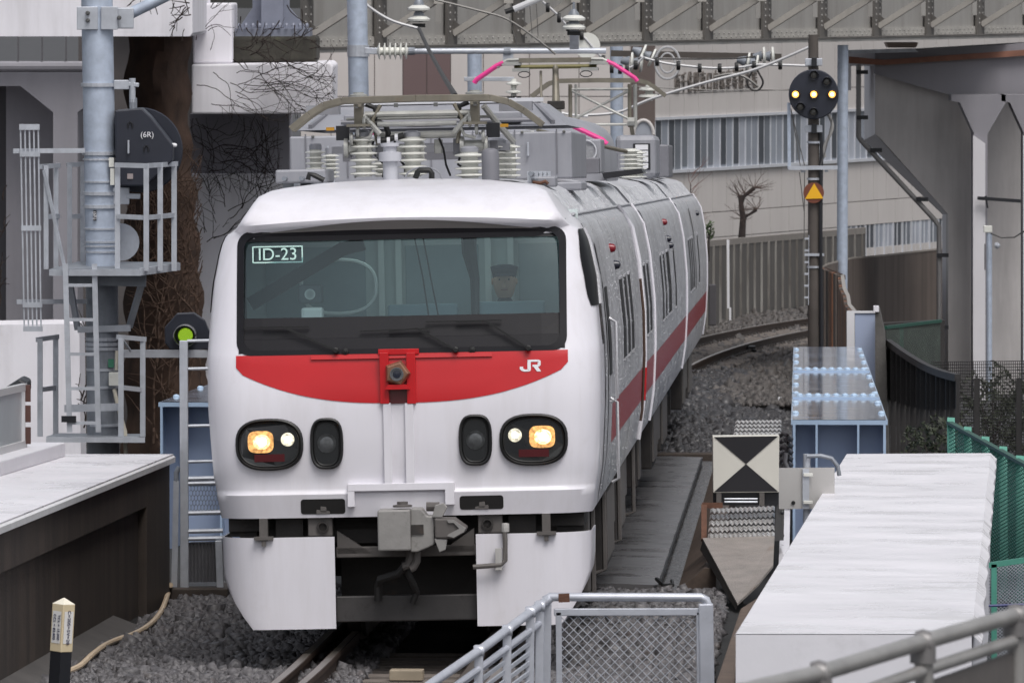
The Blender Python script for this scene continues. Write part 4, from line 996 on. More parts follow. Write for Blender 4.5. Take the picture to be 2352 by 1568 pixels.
m = MB(); m.bx(xb - .62, xb - .44, 5.99, 5.999, 3.6, 3.7); m.build('data_plate', white_paint, big)
for yy, xx in ((10.6, -.9), (10.9, .2), (11.1, .75), (14.9, -.6), (14.9, .3)):
    m = MB(); m.bx(xx - .2, xx + .2, yy, yy + .35, 3.43, 3.43 + rnd.uniform(.12, .3)); m.build('roof_case', rnd.choice((t_grey, t_grey2)), car, bevel=.02)
for s in (-.95, -.82, .9):
    m = MB(); m.tube([(s, 1.9, 3.47), (s, 5.9, 3.47)], .018, 8); m.build('roof_conduit', galv_dark, car)
    for yy in (2.4, 3.4, 4.4, 5.4): m = MB(); m.bx(s - .04, s + .04, yy, yy + .03, 3.40, 3.49); m.build('conduit_clip', galv, car)
rbox('housing_base', 1270, 1335, 418, 440, 5.6, 7.0, t_grey, car); rbox('junction_box', 1215, 1275, 406, 432, 2.4, 2.9, t_grey, car)
b = MB(); b.tube([rpt(1222, 420, 2.38), rpt(1240, 422, 2.38), rpt(1252, 418, 2.38), rpt(1258, 424, 2.38)], .015, 6); b.build('box_wiring', rust_steel, car, smooth=True)
# ---- second group: fan unit, hood, folded pantograph with pink horns
fan = rbox('fan_unit', 1312, 1378, 320, 400, 12.0, 13.2, t_grey, car)
x, z = RL(1343, 348, 11.98); m = MB(); m.lathe((x, 11.985, z), [(.10, 0), (.10, -.02), (.09, -.02), (.085, 0), (.001, .0)], 24, 'Y'); m.build('fan_ring', pbr('pale_ring', (205, 207, 212), .35, .1, .1, 20), fan, smooth=True)
m = MB(); x1, z1 = RL(1350, 395, 11.9); m.bx(x1 - .13, x1 + .1, 11.6, 12.0, z1 - .02, z1 + .12); m.build('motor_box', t_grey2, fan, bevel=.01)
rbox('vent_panel', 1312, 1322, 310, 410, 11.4, 11.9, pbr('pink_vent', (176, 160, 164), .5, 0, .2, 14), car)
dm = MB(); hw = 1.12; rows_ = []
x0d, ztop = RL(1300, 263, 16.5)
for k in range(15):
    a = math.pi * k / 14; cx_ = math.cos(a); sx = math.sin(a)
    rows_.append([(-hw * math.copysign(abs(cx_) ** .45, cx_), y, 3.40 + (ztop - 3.40) * e * abs(sx) ** .45) for y, e in ((15.6, .75), (15.9, .93), (16.6, 1), (20.2, 1), (20.5, .9))])
dm.grid(rows_); f0 = [r_[0] for r_ in rows_]; dm.add(f0, [tuple(range(len(f0)))])
dm.build('roof_hood', t_grey, car, smooth=True, recalc=False, sharp=50)
cx2, zz2 = RL(1160, 262, 13.6)
pf2 = MB(); pf2.bar((-.55, 13.6, 3.99), (.6, 13.6, 3.99), .06, .04); fp2 = pf2.build('folded_pantograph', panto_m, car)
for s in (-1, 1):
    m = MB(); m.tube([(s * .58, 13.6, 3.99), (s * .74, 13.6, 3.97), (s * .9, 13.6, 3.89), (s * 1.14, 13.6, 3.77), (s * 1.18, 13.6, 3.73)], .022, 8); m.build('pink_horn', pink, fp2, smooth=True)
    m = MB(); m.tube([(s * .58, 13.9, 3.99), (s * .74, 13.9, 3.97), (s * .9, 13.9, 3.89), (s * 1.14, 13.9, 3.77), (s * 1.18, 13.9, 3.73)], .022, 8); m.build('pink_horn', pink, fp2, smooth=True)
    m = MB(); m.tube([(s * .6, 12.6, 3.86), (s * 1.0, 13.0, 3.75), (s * 1.36, 13.6, 3.66)], .018, 8); m.build('guard_rod', panto_m, fp2, smooth=True)
    m = MB(); m.bar((s * .5, 13.2, 3.9), (s * .5, 14.6, 3.9), .05, .05); m.build('arm', panto_g, fp2)
for s in (-.5, .5):
    insulator(car, s, 13.3, 3.45, 3.86, .09, 5); insulator(car, s, 14.5, 3.45, 3.86, .09, 5)
m = MB(); m.prism([rpt(1380, 398, 14.8), rpt(1470, 388, 14.8), rpt(1476, 398, 14.8), rpt(1385, 412, 14.8)], (0, 1.2, 0)); m.build('cable_tray', black_paint, car)

# ================================================================== middle and rear cars
def follow(label, k, roll):
    y = Y0 + k * 21.3
    return thing('train_car', label, 'train car', (TX(y), y, Z(y)), (R(-1.45), -R(roll), R(-heading(y) * .5 - 1.05)), 'cars of the inspection train', world=False)
car2 = follow('silver middle train car with raised single arm pantograph and pink horns', 1, .7)
car3 = follow('silver rear train car with lattice pantograph, farthest from the nose', 2, .4)
for c_ in (car2, car3):
    body(c_, .25, 20.85, False); stripe(c_, .25, 20.85); bogie(c_, 3.6); bogie(c_, 17.4)
    m = MB(); m.bx(-1.0, 1.0, .1, 20.8, .80, .99); m.build('underframe', t_under, c_)
    underbox(c_, 6.0, 8.2, .3); underbox(c_, 8.8, 11, .4, 1.25, t_under2); underbox(c_, 11.5, 14.6, .3)
    m = MB(); m.bx(-.5, .5, -.4, .3, 1.1, 3.1); m.build('gangway', rubber, c_)
    m = MB(); m.bx(-.15, .15, -.5, .4, .6, .9); m.build('coupler', t_under, c_)
windows(car2, [(4.2, 4.9), (6.0, 6.7), (8.0, 8.7), (8.9, 9.6), (12.4, 13.1)], 1.93, 2.62)
windows(car3, [(3.0, 3.8), (4.6, 5.4), (6.2, 7.0), (11.5, 12.3)], 1.93, 2.62)
side_lamp(car2, 9.5, 2.93, lamp_red); side_lamp(car2, 9.8, 2.74, lamp_dark); side_lamp(car2, 10.6, 2.66, lamp_dark); side_lamp(car3, 14.5, 2.9, lamp_dark)
downpipe(car2, 20.6, r=.014); downpipe(car3, 20.5, r=.012)
m = sidestrip(8, 8.4, 1.9, 3.0, .01); m.build('door_rail', t_dkglass, car3, smooth=True, recalc=False)
droplets(car2, .3, 20.8, 2400, 2); droplets(car3, .3, 20.8, 1600, 3)
def c2(y): return y - 21.3
# middle car roof
for a in ((1440, 340, 400, 26, 24.0, 7), (1456, 345, 402, 22, 25.4, 7)):
    x, z1 = RL(a[0], a[1], a[4]); _, z0 = RL(a[0], a[2], a[4]); insulator(car2, x, c2(a[4]), 3.42, z1, a[3] / FPX * (Y0 + a[4]), a[5])
lb = MB(); lb.bx(.72, 1.2, c2(35.5), c2(38), 3.42, 3.93); lbo = lb.build('lamp_box', t_grey, car2, bevel=.06)
m = MB(); m.bx(.93, 1.13, c2(35.5) - .012, c2(35.5), 3.52, 3.83); m.build('lamp_frame', black_paint, lbo)
for k in range(4):
    m = MB(); m.bx(.955, 1.105, c2(35.5) - .02, c2(35.5) - .013, 3.54 + k * .072, 3.60 + k * .072); m.build('louvre', white_paint, lbo)
m = MB(); m.bx(-1.0, .6, c2(31), c2(34), 3.43, 3.7); m.build('roof_box', t_grey, car2, bevel=.02)
m = MB(); m.bx(-1.05, .9, c2(24.5), c2(29), 3.43, 3.72); m.build('roof_box', t_grey, car2, bevel=.02)
m = MB(); m.bx(-.8, .4, c2(38.5), c2(41), 3.43, 3.68); m.build('roof_box', t_grey2, car2, bevel=.02)
# raised pantograph
yp = c2(34.2); zb = 4.80; xc = .06
pp_ = MB(); pp_.bx(xc - .42, xc + .42, yp - .03, yp + .03, zb - .02, zb + .03); pr_ = pp_.build('pantograph', panto_m, car2)
m = MB(); m.bx(xc - .42, xc + .42, yp + .28, yp + .34, zb - .02, zb + .03); m.build('second_bow', panto_m, pr_)
m = MB(); m.tube([(xc - .48, yp + .15, zb - .07), (xc + .48, yp + .15, zb - .07)], .025, 8); m.build('cross_tube', pbr('brass_tube', (118, 112, 74), .5, .3, .1), pr_, smooth=True)
for s in (-1, 1):
    m = MB(); m.bx(xc + s * .4, xc + s * .62, yp - .02, yp + .33, zb - .05, zb - .01); m.bx(xc + s * .3, xc + s * .5, yp, yp + .3, zb - .12, zb - .085); m.build('bow_bracket', panto_g, pr_)
    for dy in (0, .31):
        m = MB(); m.tube([(xc + s * .40, yp + dy, zb + .015), (xc + s * .55, yp + dy, zb + .012), (xc + s * .64, yp + dy, zb - .03), (xc + s * .68, yp + dy, zb - .07)], .018, 8); m.build('horn_root', panto_g, pr_, smooth=True)
        m = MB(); m.tube([(xc + s * .60, yp + dy, zb - .015), (xc + s * .68, yp + dy, zb - .05), (xc + s * .92, yp + dy, zb - .21), (xc + s * .95, yp + dy, zb - .25)], .024, 8); m.build('pink_horn', pink, pr_, smooth=True)
    m = MB(); m.tube([(xc + s * .36 + .07 * math.cos(a), yp, zb - .16 + .035 * math.sin(a)) for a in [2 * math.pi * k / 10 for k in range(11)]], .006, 5); m.build('wire_loop', rubber, pr_)
m = MB(); m.tube([(xc, yp + .15, zb - .07), (xc + .01, yp - .1, zb - .5)], [.035, .045], 10); m.build('upper_arm', panto_m, pr_, smooth=True)
m = MB(); m.tube([(xc - .17, yp + .1, zb - .12), (xc - .16, yp - .1, zb - .55)], .015, 6); m.build('tie_rod', panto_m, pr_)
m = MB(); m.bx(xc - .09, xc + .11, yp - .16, yp - .04, zb - .57, zb - .47); m.build('knee_joint', t_under, pr_, bevel=.01)
m = MB(); m.tube([(xc + .01, yp - .1, zb - .5), (xc, yp + .6, 3.75)], [.06, .075], 10); m.build('lower_arm', pbr('cream_arm', (190, 188, 176), .5, .1, .12, 8), pr_, smooth=True)
m = MB(); m.bx(xc - .6, xc + .6, yp + .3, yp + .9, 3.70, 3.78); m.build('base_frame', t_grey2, pr_)
for s in (-.55, .55): insulator(car2, xc + s, yp + .6, 3.44, 3.70, .09, 4)
# rear car: lattice pantograph
def c3(y): return y - 42.6
yl = c3(54.0); zl = 4.80; xl = .03
lp = bow(xl, yl, zl, .58, .95, .22, .05, .06).build('pantograph', panto_m, car3)
bow(xl, yl + .35, zl, .58, .95, .22, .05, .06).build('second_bow', panto_m, lp)
for a, c_ in (((-.40, -.12), (.45, -.12)), ((-.38, -.14), (.44, -.55)), ((-.40, -.57), (.44, -.14)), ((-.38, -.62), (.52, -.62))):
    m = MB(); m.tube([(xl + a[0], yl + .15, zl + a[1]), (xl + c_[0], yl + .15, zl + c_[1])], .02, 8); m.build('lattice_tube', panto_g, lp, smooth=True)
for x_ in (-.40, -.32, .44, .52):
    m = MB(); m.tube([(xl + x_, yl + .15, zl - .05), (xl + x_, yl + .15, zl - .66)], .028 if abs(x_) > .41 or x_ == -.40 else .02, 8); m.build('upright', panto_m if x_ in (-.40, .44) else panto_g, lp, smooth=True)
for s in (-.40, .46):
    m = MB(); m.tube([(xl + s, yl + .15, zl - .62), (xl + s + .06, yl + .6, zl - 1.1), (xl + s, yl + .8, 3.7)], .03, 8); m.build('lower_arm', panto_m, lp, smooth=True)
m = MB(); m.lathe((xl + .46, yl + .1, zl - .58), [(.06, -.05), (.06, .05)], 12, 'X'); m.build('pulley', panto_g, lp)
m = MB(); m.bx(-.95, 1.0, c3(50), c3(53), 3.43, 3.72); m.build('roof_box', t_grey, car3, bevel=.02)
m = MB(); m.bx(.55, 1.16, c3(46), c3(49), 3.43, 3.86); m.build('roof_box', t_grey2, car3, bevel=.02)
m = MB(); m.bx(-.9, .9, c3(55), c3(60), 3.43, 3.66); m.build('roof_box', t_grey, car3, bevel=.02)
m = MB(); m.lathe((.55, c3(51.5), 3.72), [(.14, 0), (.14, .05), (.09, .06), (.09, .16), (.12, .17), (.12, .2)], 14); m.build('pantograph_foot', t_under, car3)

# ================================================================== driver
def person(label, loc):
    t = thing('person', label, 'person', loc, car.rotation_euler, world=False)
    V = [(0, 0, 0), (0, .0, .22), (0, -.01, .42), (0, -.02, .52), (0, -.03, .60), (-.18, -.01, .46), (-.23, -.12, .22), (-.12, -.34, .20), (.18, -.01, .46), (.23, -.12, .22), (.12, -.34, .20), (-.1, -.25, -.02), (.1, -.25, -.02), (-.1, -.45, -.05), (.1, -.45, -.05), (-.1, -.47, -.42), (.1, -.47, -.42)]
    E = [(0, 1), (1, 2), (2, 3), (3, 4), (2, 5), (5, 6), (6, 7), (2, 8), (8, 9), (9, 10), (0, 11), (11, 13), (0, 12), (12, 14), (13, 15), (14, 16)]
    Rr = [.15, .14, .15, .07, .055, .075, .055, .04, .075, .055, .04, .09, .09, .07, .07, .05, .05]
    me = bpy.data.meshes.new('body'); me.from_pydata(V, E, []); o = bpy.data.objects.new('body', me); COL.objects.link(o); o.parent = t
    me.materials.append(pbr('dark_uniform', (46, 50, 62), .8, 0, .1))
    md = o.modifiers.new('skin', 'SKIN')
    for i, sv in enumerate(me.skin_vertices[0].data): sv.radius = (Rr[i], Rr[i] * .8); sv.use_root = (i == 0)
    o.modifiers.new('sub', 'SUBSURF').render_levels = 2
    skin = pbr('skin', (196, 158, 134), .6, 0, .05)
    m = MB(); m.lathe((0, -.05, .58), [(.05, 0), (.068, .03), (.082, .08), (.088, .13), (.084, .18), (.06, .22), (.02, .24)], 16); m.prism([(-.014, -.135, .67), (.014, -.135, .67), (.006, -.13, .71), (-.006, -.13, .71)], (0, -.025, -.012)); h = m.build('head', skin, t, smooth=True, split=False)
    m = MB(); 
    for s in (-1, 1): m.lathe((s * .032, -.128, .715), [(.010, 0), (.001, -.006)], 8, 'Y')
    m.build('eye', rubber, h); m = MB(); m.bx(-.025, .025, -.134, -.126, .637, .643); m.build('mouth', pbr('lip', (150, 92, 84), .6, 0, .05), h)
    for s in (-1, 1): m = MB(); m.lathe((s * .088, -.04, .70), [(.022, -.01), (.026, 0), (.012, .01)], 8, 'X'); m.build('ear', skin, h)
    m = MB(); m.lathe((0, -.045, .755), [(.088, -.03), (.092, 0), (.10, .03), (.105, .055), (.05, .07), (.01, .072)], 16); m.prism([(-.07, -.12, .752), (.07, -.12, .752), (.05, -.19, .742), (-.05, -.19, .742)], (0, 0, .008)); m.build('cap', pbr('navy_cap', (34, 38, 54), .7, 0, .08), t, smooth=True, split=False)
    for s in (-1, 1):
        for k in range(5):
            m = MB(); bx_ = s * .12 + (k - 2) * .016; L_ = (.05, .065, .07, .065, .045)[k]
            if k == (0 if s > 0 else 4): m.tube([(s * .12 - s * .03, -.36, .2), (s * .12 - s * .05, -.39, .19), (s * .12 - s * .045, -.41, .175)], .009, 6)
            else: m.tube([(bx_, -.37, .20), (bx_, -.37 - L_ * .6, .205), (bx_, -.37 - L_, .18)], .008, 6)
            m.build('finger', pbr('white_glove', (214, 214, 214), .7, 0, .04), t, smooth=True)
        m = MB(); m.box((s * .12, -.35, .2), (.085, .07, .03)); m.build('palm', MATS['white_glove'], t, bevel=.01)
    return t
_x, _z = RL(1158, 648, 1.5)
bpy.context.view_layer.update()
M = Matrix.Translation(car.location) @ car.rotation_euler.to_matrix().to_4x4()
person('driver in dark uniform and cap seated behind the windscreen', M @ Vector((_x, 1.55, _z - .70)))
# ================================================================== left side: viaduct, piers, ivy
vconc = pbr('viaduct_white_concrete', (226, 224, 230), .75, 0, .06, .5, .15, 12, streak=.25, scol=(140, 134, 132), sscale=2.5, spot=.12, spcol=(150, 120, 96), spscale=.8)
gconc = pbr('grey_concrete', (136, 134, 140), .8, 0, .08, .6, .2, 10, streak=.2, scol=(96, 94, 96), sscale=2)
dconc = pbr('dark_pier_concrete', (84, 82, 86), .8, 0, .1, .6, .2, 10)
moss = pbr('mossy_dark_concrete', (52, 50, 44), .9, 0, .4, 4, .6, 14, spot=.4, spcol=(70, 74, 50), spscale=6)
bark = pbr('ivy_bark', (62, 45, 36), .9, 0, .4, 3, .8, 8, streak=.6, scol=(86, 66, 52), sscale=2.2, sky_stretch=.2)
vine_m = pbr('dry_vine', (44, 35, 32), .9, 0, .25, 6)
def pq(pts, Y): return [P(u, v, Y) for u, v in pts]
def slab(parent, name, pts, Y, depth, mat_, bevel=0):
    b = MB(); b.prism(pq(pts, Y), (0, depth, 0)); return b.build(name, mat_, parent, bevel=bevel)
t = thing('viaduct', 'white concrete viaduct beam crossing the top left corner', 'viaduct', P(200, 85, 118))
slab(t, 'beam', [(-900, -260), (442, -260), (442, 76), (436, 84), (-900, 84)], 118, 7, vconc)
b = MB(); b.tube([P(-60, 152, 116.6), P(192, 152, 116.6)], .075, 10); b.build('pipe', gconc, t, smooth=True)
for k in range(3):
    b = MB(); b.bx(P(40 + k * 55, 0, 116.6).x, P(43 + k * 55, 0, 116.6).x, 116.55, 116.65, P(0, 140, 116.6).z, P(0, 84, 116.6).z); b.build('pipe_hanger', dconc, t)
t = thing('viaduct_pier', 'grey concrete pier with flared head under the viaduct at far left', 'pier', P(150, 760, 119))
slab(t, 'frame', [(-80, 166), (196, 166), (196, 245), (178, 258), (178, 770), (122, 770), (122, 258), (47, 198), (-80, 198)], 118.6, 1.6, gconc)
slab(t, 'inner_wall', [(14, 190), (124, 190), (124, 765), (14, 765)], 119.6, 1, gconc)
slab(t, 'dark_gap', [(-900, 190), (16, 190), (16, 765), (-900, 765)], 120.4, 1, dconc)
b = slab(None, 'retaining_wall', [(-900, 762), (105, 744), (182, 744), (186, 1080), (-900, 1080)], 115.5, 1.5, vconc); tag(b, 'pale concrete wall below the grey pier at far left', 'wall')
b = slab(None, 'dark_backing', [(180, 60), (445, 60), (445, 1100), (180, 1100)], 131, 1.0, pbr('gap_shade_dark', (92, 88, 88), .9, 0, .2, 1)); tag(b, 'dark sheet standing in for shade behind the ivy covered pier', 'wall')  # dark sheet takes the place of the shade in the open gap
# vines
def walk(p0, ang, L, r, mb, fn, depth=0, jit=.35, bd=(-1e4, 1e4, -1e4, 1e4)):
    "one vine: a wandering run over a surface; fn maps (u, v) to a world point"
    u, v = p0; pts = []; n_ = max(4, int(L / 9))
    for k in range(n_):
        pts.append(fn(u, v) + Vector((0, -rnd.uniform(0, .05), 0))); ang += rnd.gauss(0, jit); u += math.cos(ang) * 9; v += math.sin(ang) * 9
        if not (bd[0] < u < bd[1] and bd[2] < v < bd[3]): break
        if depth < 2 and rnd.random() < .16: walk((u, v), ang + rnd.choice((-1, 1)) * rnd.uniform(.4, 1.1), L * rnd.uniform(.25, .55), r * .65, mb, fn, depth + 1, jit, bd)
    n_ = len(pts)
    if n_ < 2: return
    mb.tube(pts, [r * (1 - .6 * k / n_) for k in range(n_)], 4)
def vines(name, label, regions, Y):
    b = MB()
    for (u0, u1, v0, v1, n_, ang, L, r) in regions:
        for _ in range(n_):
            walk((rnd.uniform(u0, u1), rnd.uniform(v0, v1)), R(ang + rnd.gauss(0, 22)), L * rnd.uniform(.6, 1.3), r, b, lambda u, v: P(u, v, Y), 0, .2, (u0 - 12, u1 + 12, v0 - 60, v1 + 25))
    o = b.build(name, vine_m, None); tag(o, label, 'vine'); return o
# bearing pier of the girder bridge
t = thing('bridge_pier', 'white concrete bridge pier head overgrown with bare ivy behind the train', 'pier', P(600, 262, 124))
slab(t, 'upper_block', [(443, 8), (533, 8), (533, 146), (443, 146)], 123.6, 2.4, vconc, .03)
slab(t, 'lower_block', [(440, 148), (757, 144), (765, 152), (764, 240), (755, 262), (440, 262)], 123.2, 3.4, vconc, .03)
slab(t, 'bearing_block', [(534, 84), (727, 84), (727, 143), (534, 143)], 124.2, 2.2, moss, .05)
slab(t, 'shaft', [(436, 262), (664, 262), (664, 400), (436, 400)], 126.4, 2, gconc)
slab(t, 'shaft_base', [(436, 400), (720, 400), (720, 1000), (436, 1000)], 126.0, 2, vconc)
st = thing('steel_bearing', 'blue grey bolted steel bridge bearing on the mossy block', 'bearing', P(625, 84, 124.6))
blst = pbr('blue_grey_steel', (128, 132, 146), .5, .2, .12, 3)
slab(st, 'base_plate', [(540, 66), (712, 66), (712, 84), (540, 84)], 124.4, 1.6, blst)
slab(st, 'gusset', [(548, 66), (705, 66), (664, 18), (664, -40), (580, -40), (580, 18)], 124.9, .4, blst)
slab(st, 'column', [(600, 66), (650, 66), (650, -60), (600, -60)], 124.6, .9, blst)
b0 = None
for k in range(11):
    c = P(550 + k * 15.5, 62, 124.35)
    if b0 is None: b = MB(); b.lathe((0, 0, 0), [(.03, 0), (.03, .03), (.015, .06), (.001, .06)], 6); b0 = b.build('bolt', blst, st, local=True); o = b0
    else: o = b0.copy(); COL.objects.link(o); o.parent = st
    o.location = c - Vector(ORG[st.name])
# ivy clad trunk-like pier
t = thing('ivy_pier', 'tall pier wrapped in dead brown ivy stems between signal and train', 'pier', P(380, 1045, 122))
b = MB(); rows = []
for i in range(44):
    v = 70 + i * 24; l = 290 + 8 * math.sin(i * .9) - max(0, v - 700) * .02; r = 436 + 6 * math.sin(i * 1.3) + max(0, v - 300) * .075
    rows.append([P(l + (r - l) * k / 9, v, 122.4 - .7 * math.sin(math.pi * k / 9) + rnd.uniform(-.06, .06)) for k in range(10)])
b.grid(rows); b.build('ivy_mass', bark, t, smooth=True, recalc=False)
b = MB()
for k in range(46):
    walk((rnd.uniform(300, 465), rnd.uniform(380, 1040)), R(-90 + rnd.gauss(0, 10)), rnd.uniform(250, 600), rnd.uniform(.008, .02), b, lambda u, v: P(u, v, 121.62), 1, .10, (288, 466, 330, 1060))
b.build('ivy_stem', pbr('pale_ivy_stem', (74, 57, 47), .9, 0, .3, 5), t, split=False)
vines('ivy_vine', 'bare ivy runners over the white pier head behind the train', [(445, 760, 150, 255, 30, 4, 230, .007), (445, 530, 10, 140, 8, -40, 110, .007), (535, 725, 90, 140, 16, 20, 110, .010), (540, 710, 10, 80, 8, 80, 70, .01)], 123.0)
vines('ivy_vine', 'bare ivy runners hanging over the grey shaft below the pier head', [(440, 640, 264, 420, 20, 75, 200, .007), (436, 640, 330, 560, 24, -50, 240, .008), (440, 520, 430, 560, 10, -100, 150, .007)], 125.6)
vines('ivy_vine', 'thin ivy twigs on the end of the white viaduct beam', [(400, 442, 0, 70, 9, 160, 110, .01), (300, 440, -10, 10, 8, 110, 90, .01)], 117.8)
vines('ivy_vine', 'dark ivy strip left of the ladder on the pale wall', [(184, 200, 760, 1000, 6, -90, 160, .014), (-20, 12, 350, 740, 8, -90, 160, .014)], 115.2)

# ================================================================== signal mast with ladder and cages (75 m away)
YM = 75.0; SM = px(YM)
def pm(u, v, dy=0.0): return P(u, v, YM + dy)
mast = thing('signal_mast', 'tall galvanised signal mast with ladder and cages at left', 'mast', pm(233, 1100))
b = MB(); b.tube([pm(221, -90), pm(234, 660)], .151, 20); b.build('shaft', galv_pole, mast, smooth=True)
b = MB(); b.tube([pm(234, 640), pm(238, 1120)], .155, 20); b.build('lower_shaft', galv_dark, mast, smooth=True)
def clampband(v, h=.05, r=.165):
    c = pm(221 + (v + 90) * 13 / 750, v); b = MB(); b.lathe(c, [(r, -h / 2), (r + .004, -h / 2), (r + .004, h / 2), (r, h / 2)], 20); return b.build('clamp_band', galv, mast)
for v in (195, 352, 444, 474): clampband(v, .035)
for v in (366, 417, 525, 555, 565, 578): clampband(v, .018, .158)
for v in (790, 800, 778): clampband(v, .03, .162)
for v in (848, 888, 975): clampband(v, .025, .16)
c = pm(222, 42); b = MB(); b.box(c + Vector((-.08, -.16, 0)), (.20, .03, .22)); b.box(c + Vector((.13, -.16, 0)), (.16, .03, .22)); b.build('clamp_plate', galv, mast, bevel=.006)
b = MB(); b.box(c + Vector((.26, -.1, 0)), (.2, .04, .2)); b.build('brace_lug', galv, mast, bevel=.01)
b = MB(); b.tube([pm(268, 47), pm(400, -18)], .055, 12); b.build('brace', galv_pole, mast, smooth=True)
for (u, v) in ((204, 30), (204, 47), (276, 41)):
    b = MB(); b.lathe(pm(u, v) + Vector((0, -.17, 0)), [(.022, .02), (.022, -.03), (.012, -.05)], 8, 'Y'); b.build('bolt', steel_bolt, mast)
# bracket carrying the signal head
b = MB(); b.bar(pm(262, 195, -.05), pm(296, 195, -.05), .05, .09); b.bar(pm(294, 193, -.05), pm(319, 196, -.05), .05, .04); b.build('head_bracket', galv, mast, bevel=.006)
b = MB(); b.tube([pm(304, 180, -.05), pm(304, 235, -.05)], .03, 10); b.build('head_pin', galv, mast, smooth=True)
b = MB(); b.bar(pm(258, 450, -.05), pm(297, 450, -.05), .05, .16); b.bar(pm(290, 450, -.05), pm(322, 451, -.05), .06, .05); b.build('head_bracket', galv, mast, bevel=.006)
# tags
b = MB(); b.box(pm(258, 372) + Vector((0, -.165, 0)), (.05, .004, .09)); b.build('tag', porcelain, mast)
b = MB(); b.box(pm(260, 405) + Vector((0, -.165, 0)), (.04, .004, .16)); b.build('tag', porcelain, mast)
b = MB(); b.box(pm(220, 494) + Vector((0, -.163, 0)), (.03, .004, .1)); tg = b.build('name_tag', black_paint, mast)
to = text('(6R)', 'lettering', white_paint, tg, .045, .001); put(to, pm(220, 494) + Vector((0, -.168, 0)), (0, R(90), 0))
# upper cage: floor, posts, rails
def post(u, v0, v1, dy, w=.05, name='cage_post'):
    b = MB(); b.bar(pm(u, v0, dy), pm(u, v1, dy), w, w * .8, up=(0, 1, 0)); return b.build(name, galv, mast)
def railb(u0, v0, u1, v1, d0, d1=None, h=.045, w=.02, name='cage_rail'):
    b = MB(); b.bar(pm(u0, v0, d0), pm(u1, v1, d0 if d1 is None else d1), w, h); return b.build(name, galv, mast)
for u, dy in ((270, -.55), (336, -.7), (368, -.35), (400, 0)): post(u, 376, 622, dy)
railb(264, 379, 337, 381, -.6, -.72); railb(337, 381, 407, 376, -.72, .05); railb(270, 497, 337, 500, -.58, -.7); railb(337, 500, 400, 494, -.7, 0)
for u, dy in ((106, -.2), (129, .3), (160, .5), (190, .55)): post(u, 380, 618, dy, .045)
railb(93, 383, 137, 380, -.25, .35); railb(153, 379, 193, 377, .5, .55); railb(106, 498, 136, 496, -.2, .35); railb(160, 498, 194, 496, .5, .55)
railb(101, 390, 148, 612, -.22, -.3, .03, .02, 'diagonal_brace')
b = MB(); q = [pm(114, 618, -.5), pm(322, 618, -.75), pm(411, 602, .35), pm(180, 600, .6)]; b.prism(q, (0, 0, -.035)); b.build('cage_floor', galv_dark, mast)
railb(114, 626, 324, 626, -.53, -.77, .06, .03, 'floor_edge'); railb(324, 624, 411, 612, -.77, .35, .07, .03, 'floor_edge')
b = MB(); b.bar(pm(158, 640, -.3), pm(335, 645, -.35), .08, .11); b.build('floor_beam', galv_dark, mast)
railb(162, 655, 178, 755, -.3, -.05, .05, .05, 'floor_strut'); railb(326, 650, 297, 750, -.35, -.05, .05, .05, 'floor_strut')
railb(178, 757, 300, 753, -.16, -.16, .06, .03, 'strut_collar')
# ladder
for u0, u1 in ((150, 160), (217, 226)):
    b = MB(); b.bar(pm(u0, 606, -.62), pm(u1, 992, -.62), .05, .03, up=(0, 1, 0)); b.build('ladder_stile', galv, mast)
for k in range(5):
    v = 655 + k * 79; b = MB(); b.bar(pm(153 + k * 2, v, -.62), pm(221 + k * 2, v, -.62), .025, .03); b.build('ladder_rung', galv, mast)
# side guard of thin bars
for k in range(5):
    b = MB(); b.bar(pm(47 + k * 10.2, 290, -.3), pm(56 + k * 9.6, 760, -.3), .014, .014, up=(0, 1, 0)); b.build('guard_bar', galv, mast)
for v, h in ((292, .055), (354, .05), (524, .05), (700, .05), (755, .05)):
    b = MB(); b.bar(pm(44 + (v - 290) * .02, v, -.315), pm(91 + (v - 290) * .015, v, -.315), .012, h); b.build('guard_tie', galv, mast)
railb(30, 347, 195, 346, -.3, -.1, .045, .02, 'guard_arm'); railb(38, 693, 200, 692, -.3, -.1, .045, .02, 'guard_arm')
# lower cage
for u, dy in ((278, -.5), (328, -.3), (92, .1), (128, .5)): post(u, 778, 1002, dy)
railb(268, 773, 335, 779, -.5, -.3); railb(276, 889, 328, 895, -.5, -.3); railb(84, 780, 134, 773, .1, .5); railb(92, 895, 128, 890, .1, .5)
b = MB(); q = [pm(106, 1002, -.6), pm(316, 1004, -.6), pm(334, 996, .3), pm(130, 994, .3)]; b.prism(q, (0, 0, -.03)); b.build('lower_floor', galv_dark, mast)
railb(106, 1009, 333, 1010, -.61, -.61, .05, .03, 'floor_edge')
railb(148, 938, 274, 934, -.3, -.3, .07, .04, 'ladder_bracket')
b = MB(); b.box(pm(262, 870, -.2), (.1, .08, .13)); bo = b.build('junction_box', porcelain, mast, bevel=.008)
b = MB(); b.tube([pm(268, 805, -.19), pm(267, 850, -.2)], .016, 6); b.tube([pm(262, 893, -.2), pm(270, 930, -.2), pm(287, 990, -.25), pm(290, 1060, -.2)], .02, 6); b.build('conduit', pbr('cream_conduit', (190, 184, 170), .5, 0, .08), mast, smooth=True)
b = MB(); b.box(pm(257, 832) + Vector((0, -.165, 0)), (.055, .004, .08)); b.build('green_tag', pbr('green_tag', (60, 120, 96), .5, 0, .1), mast)
b = MB(); b.box(pm(158, 962, -.65), (.14, .02, .06)); b.build('lower_tag', black_paint, mast)
b = MB(); b.lathe(pm(277, 556, .2), [(.18, 0), (.18, .01)], 24, 'Y'); b.build('round_plate', galv, mast)
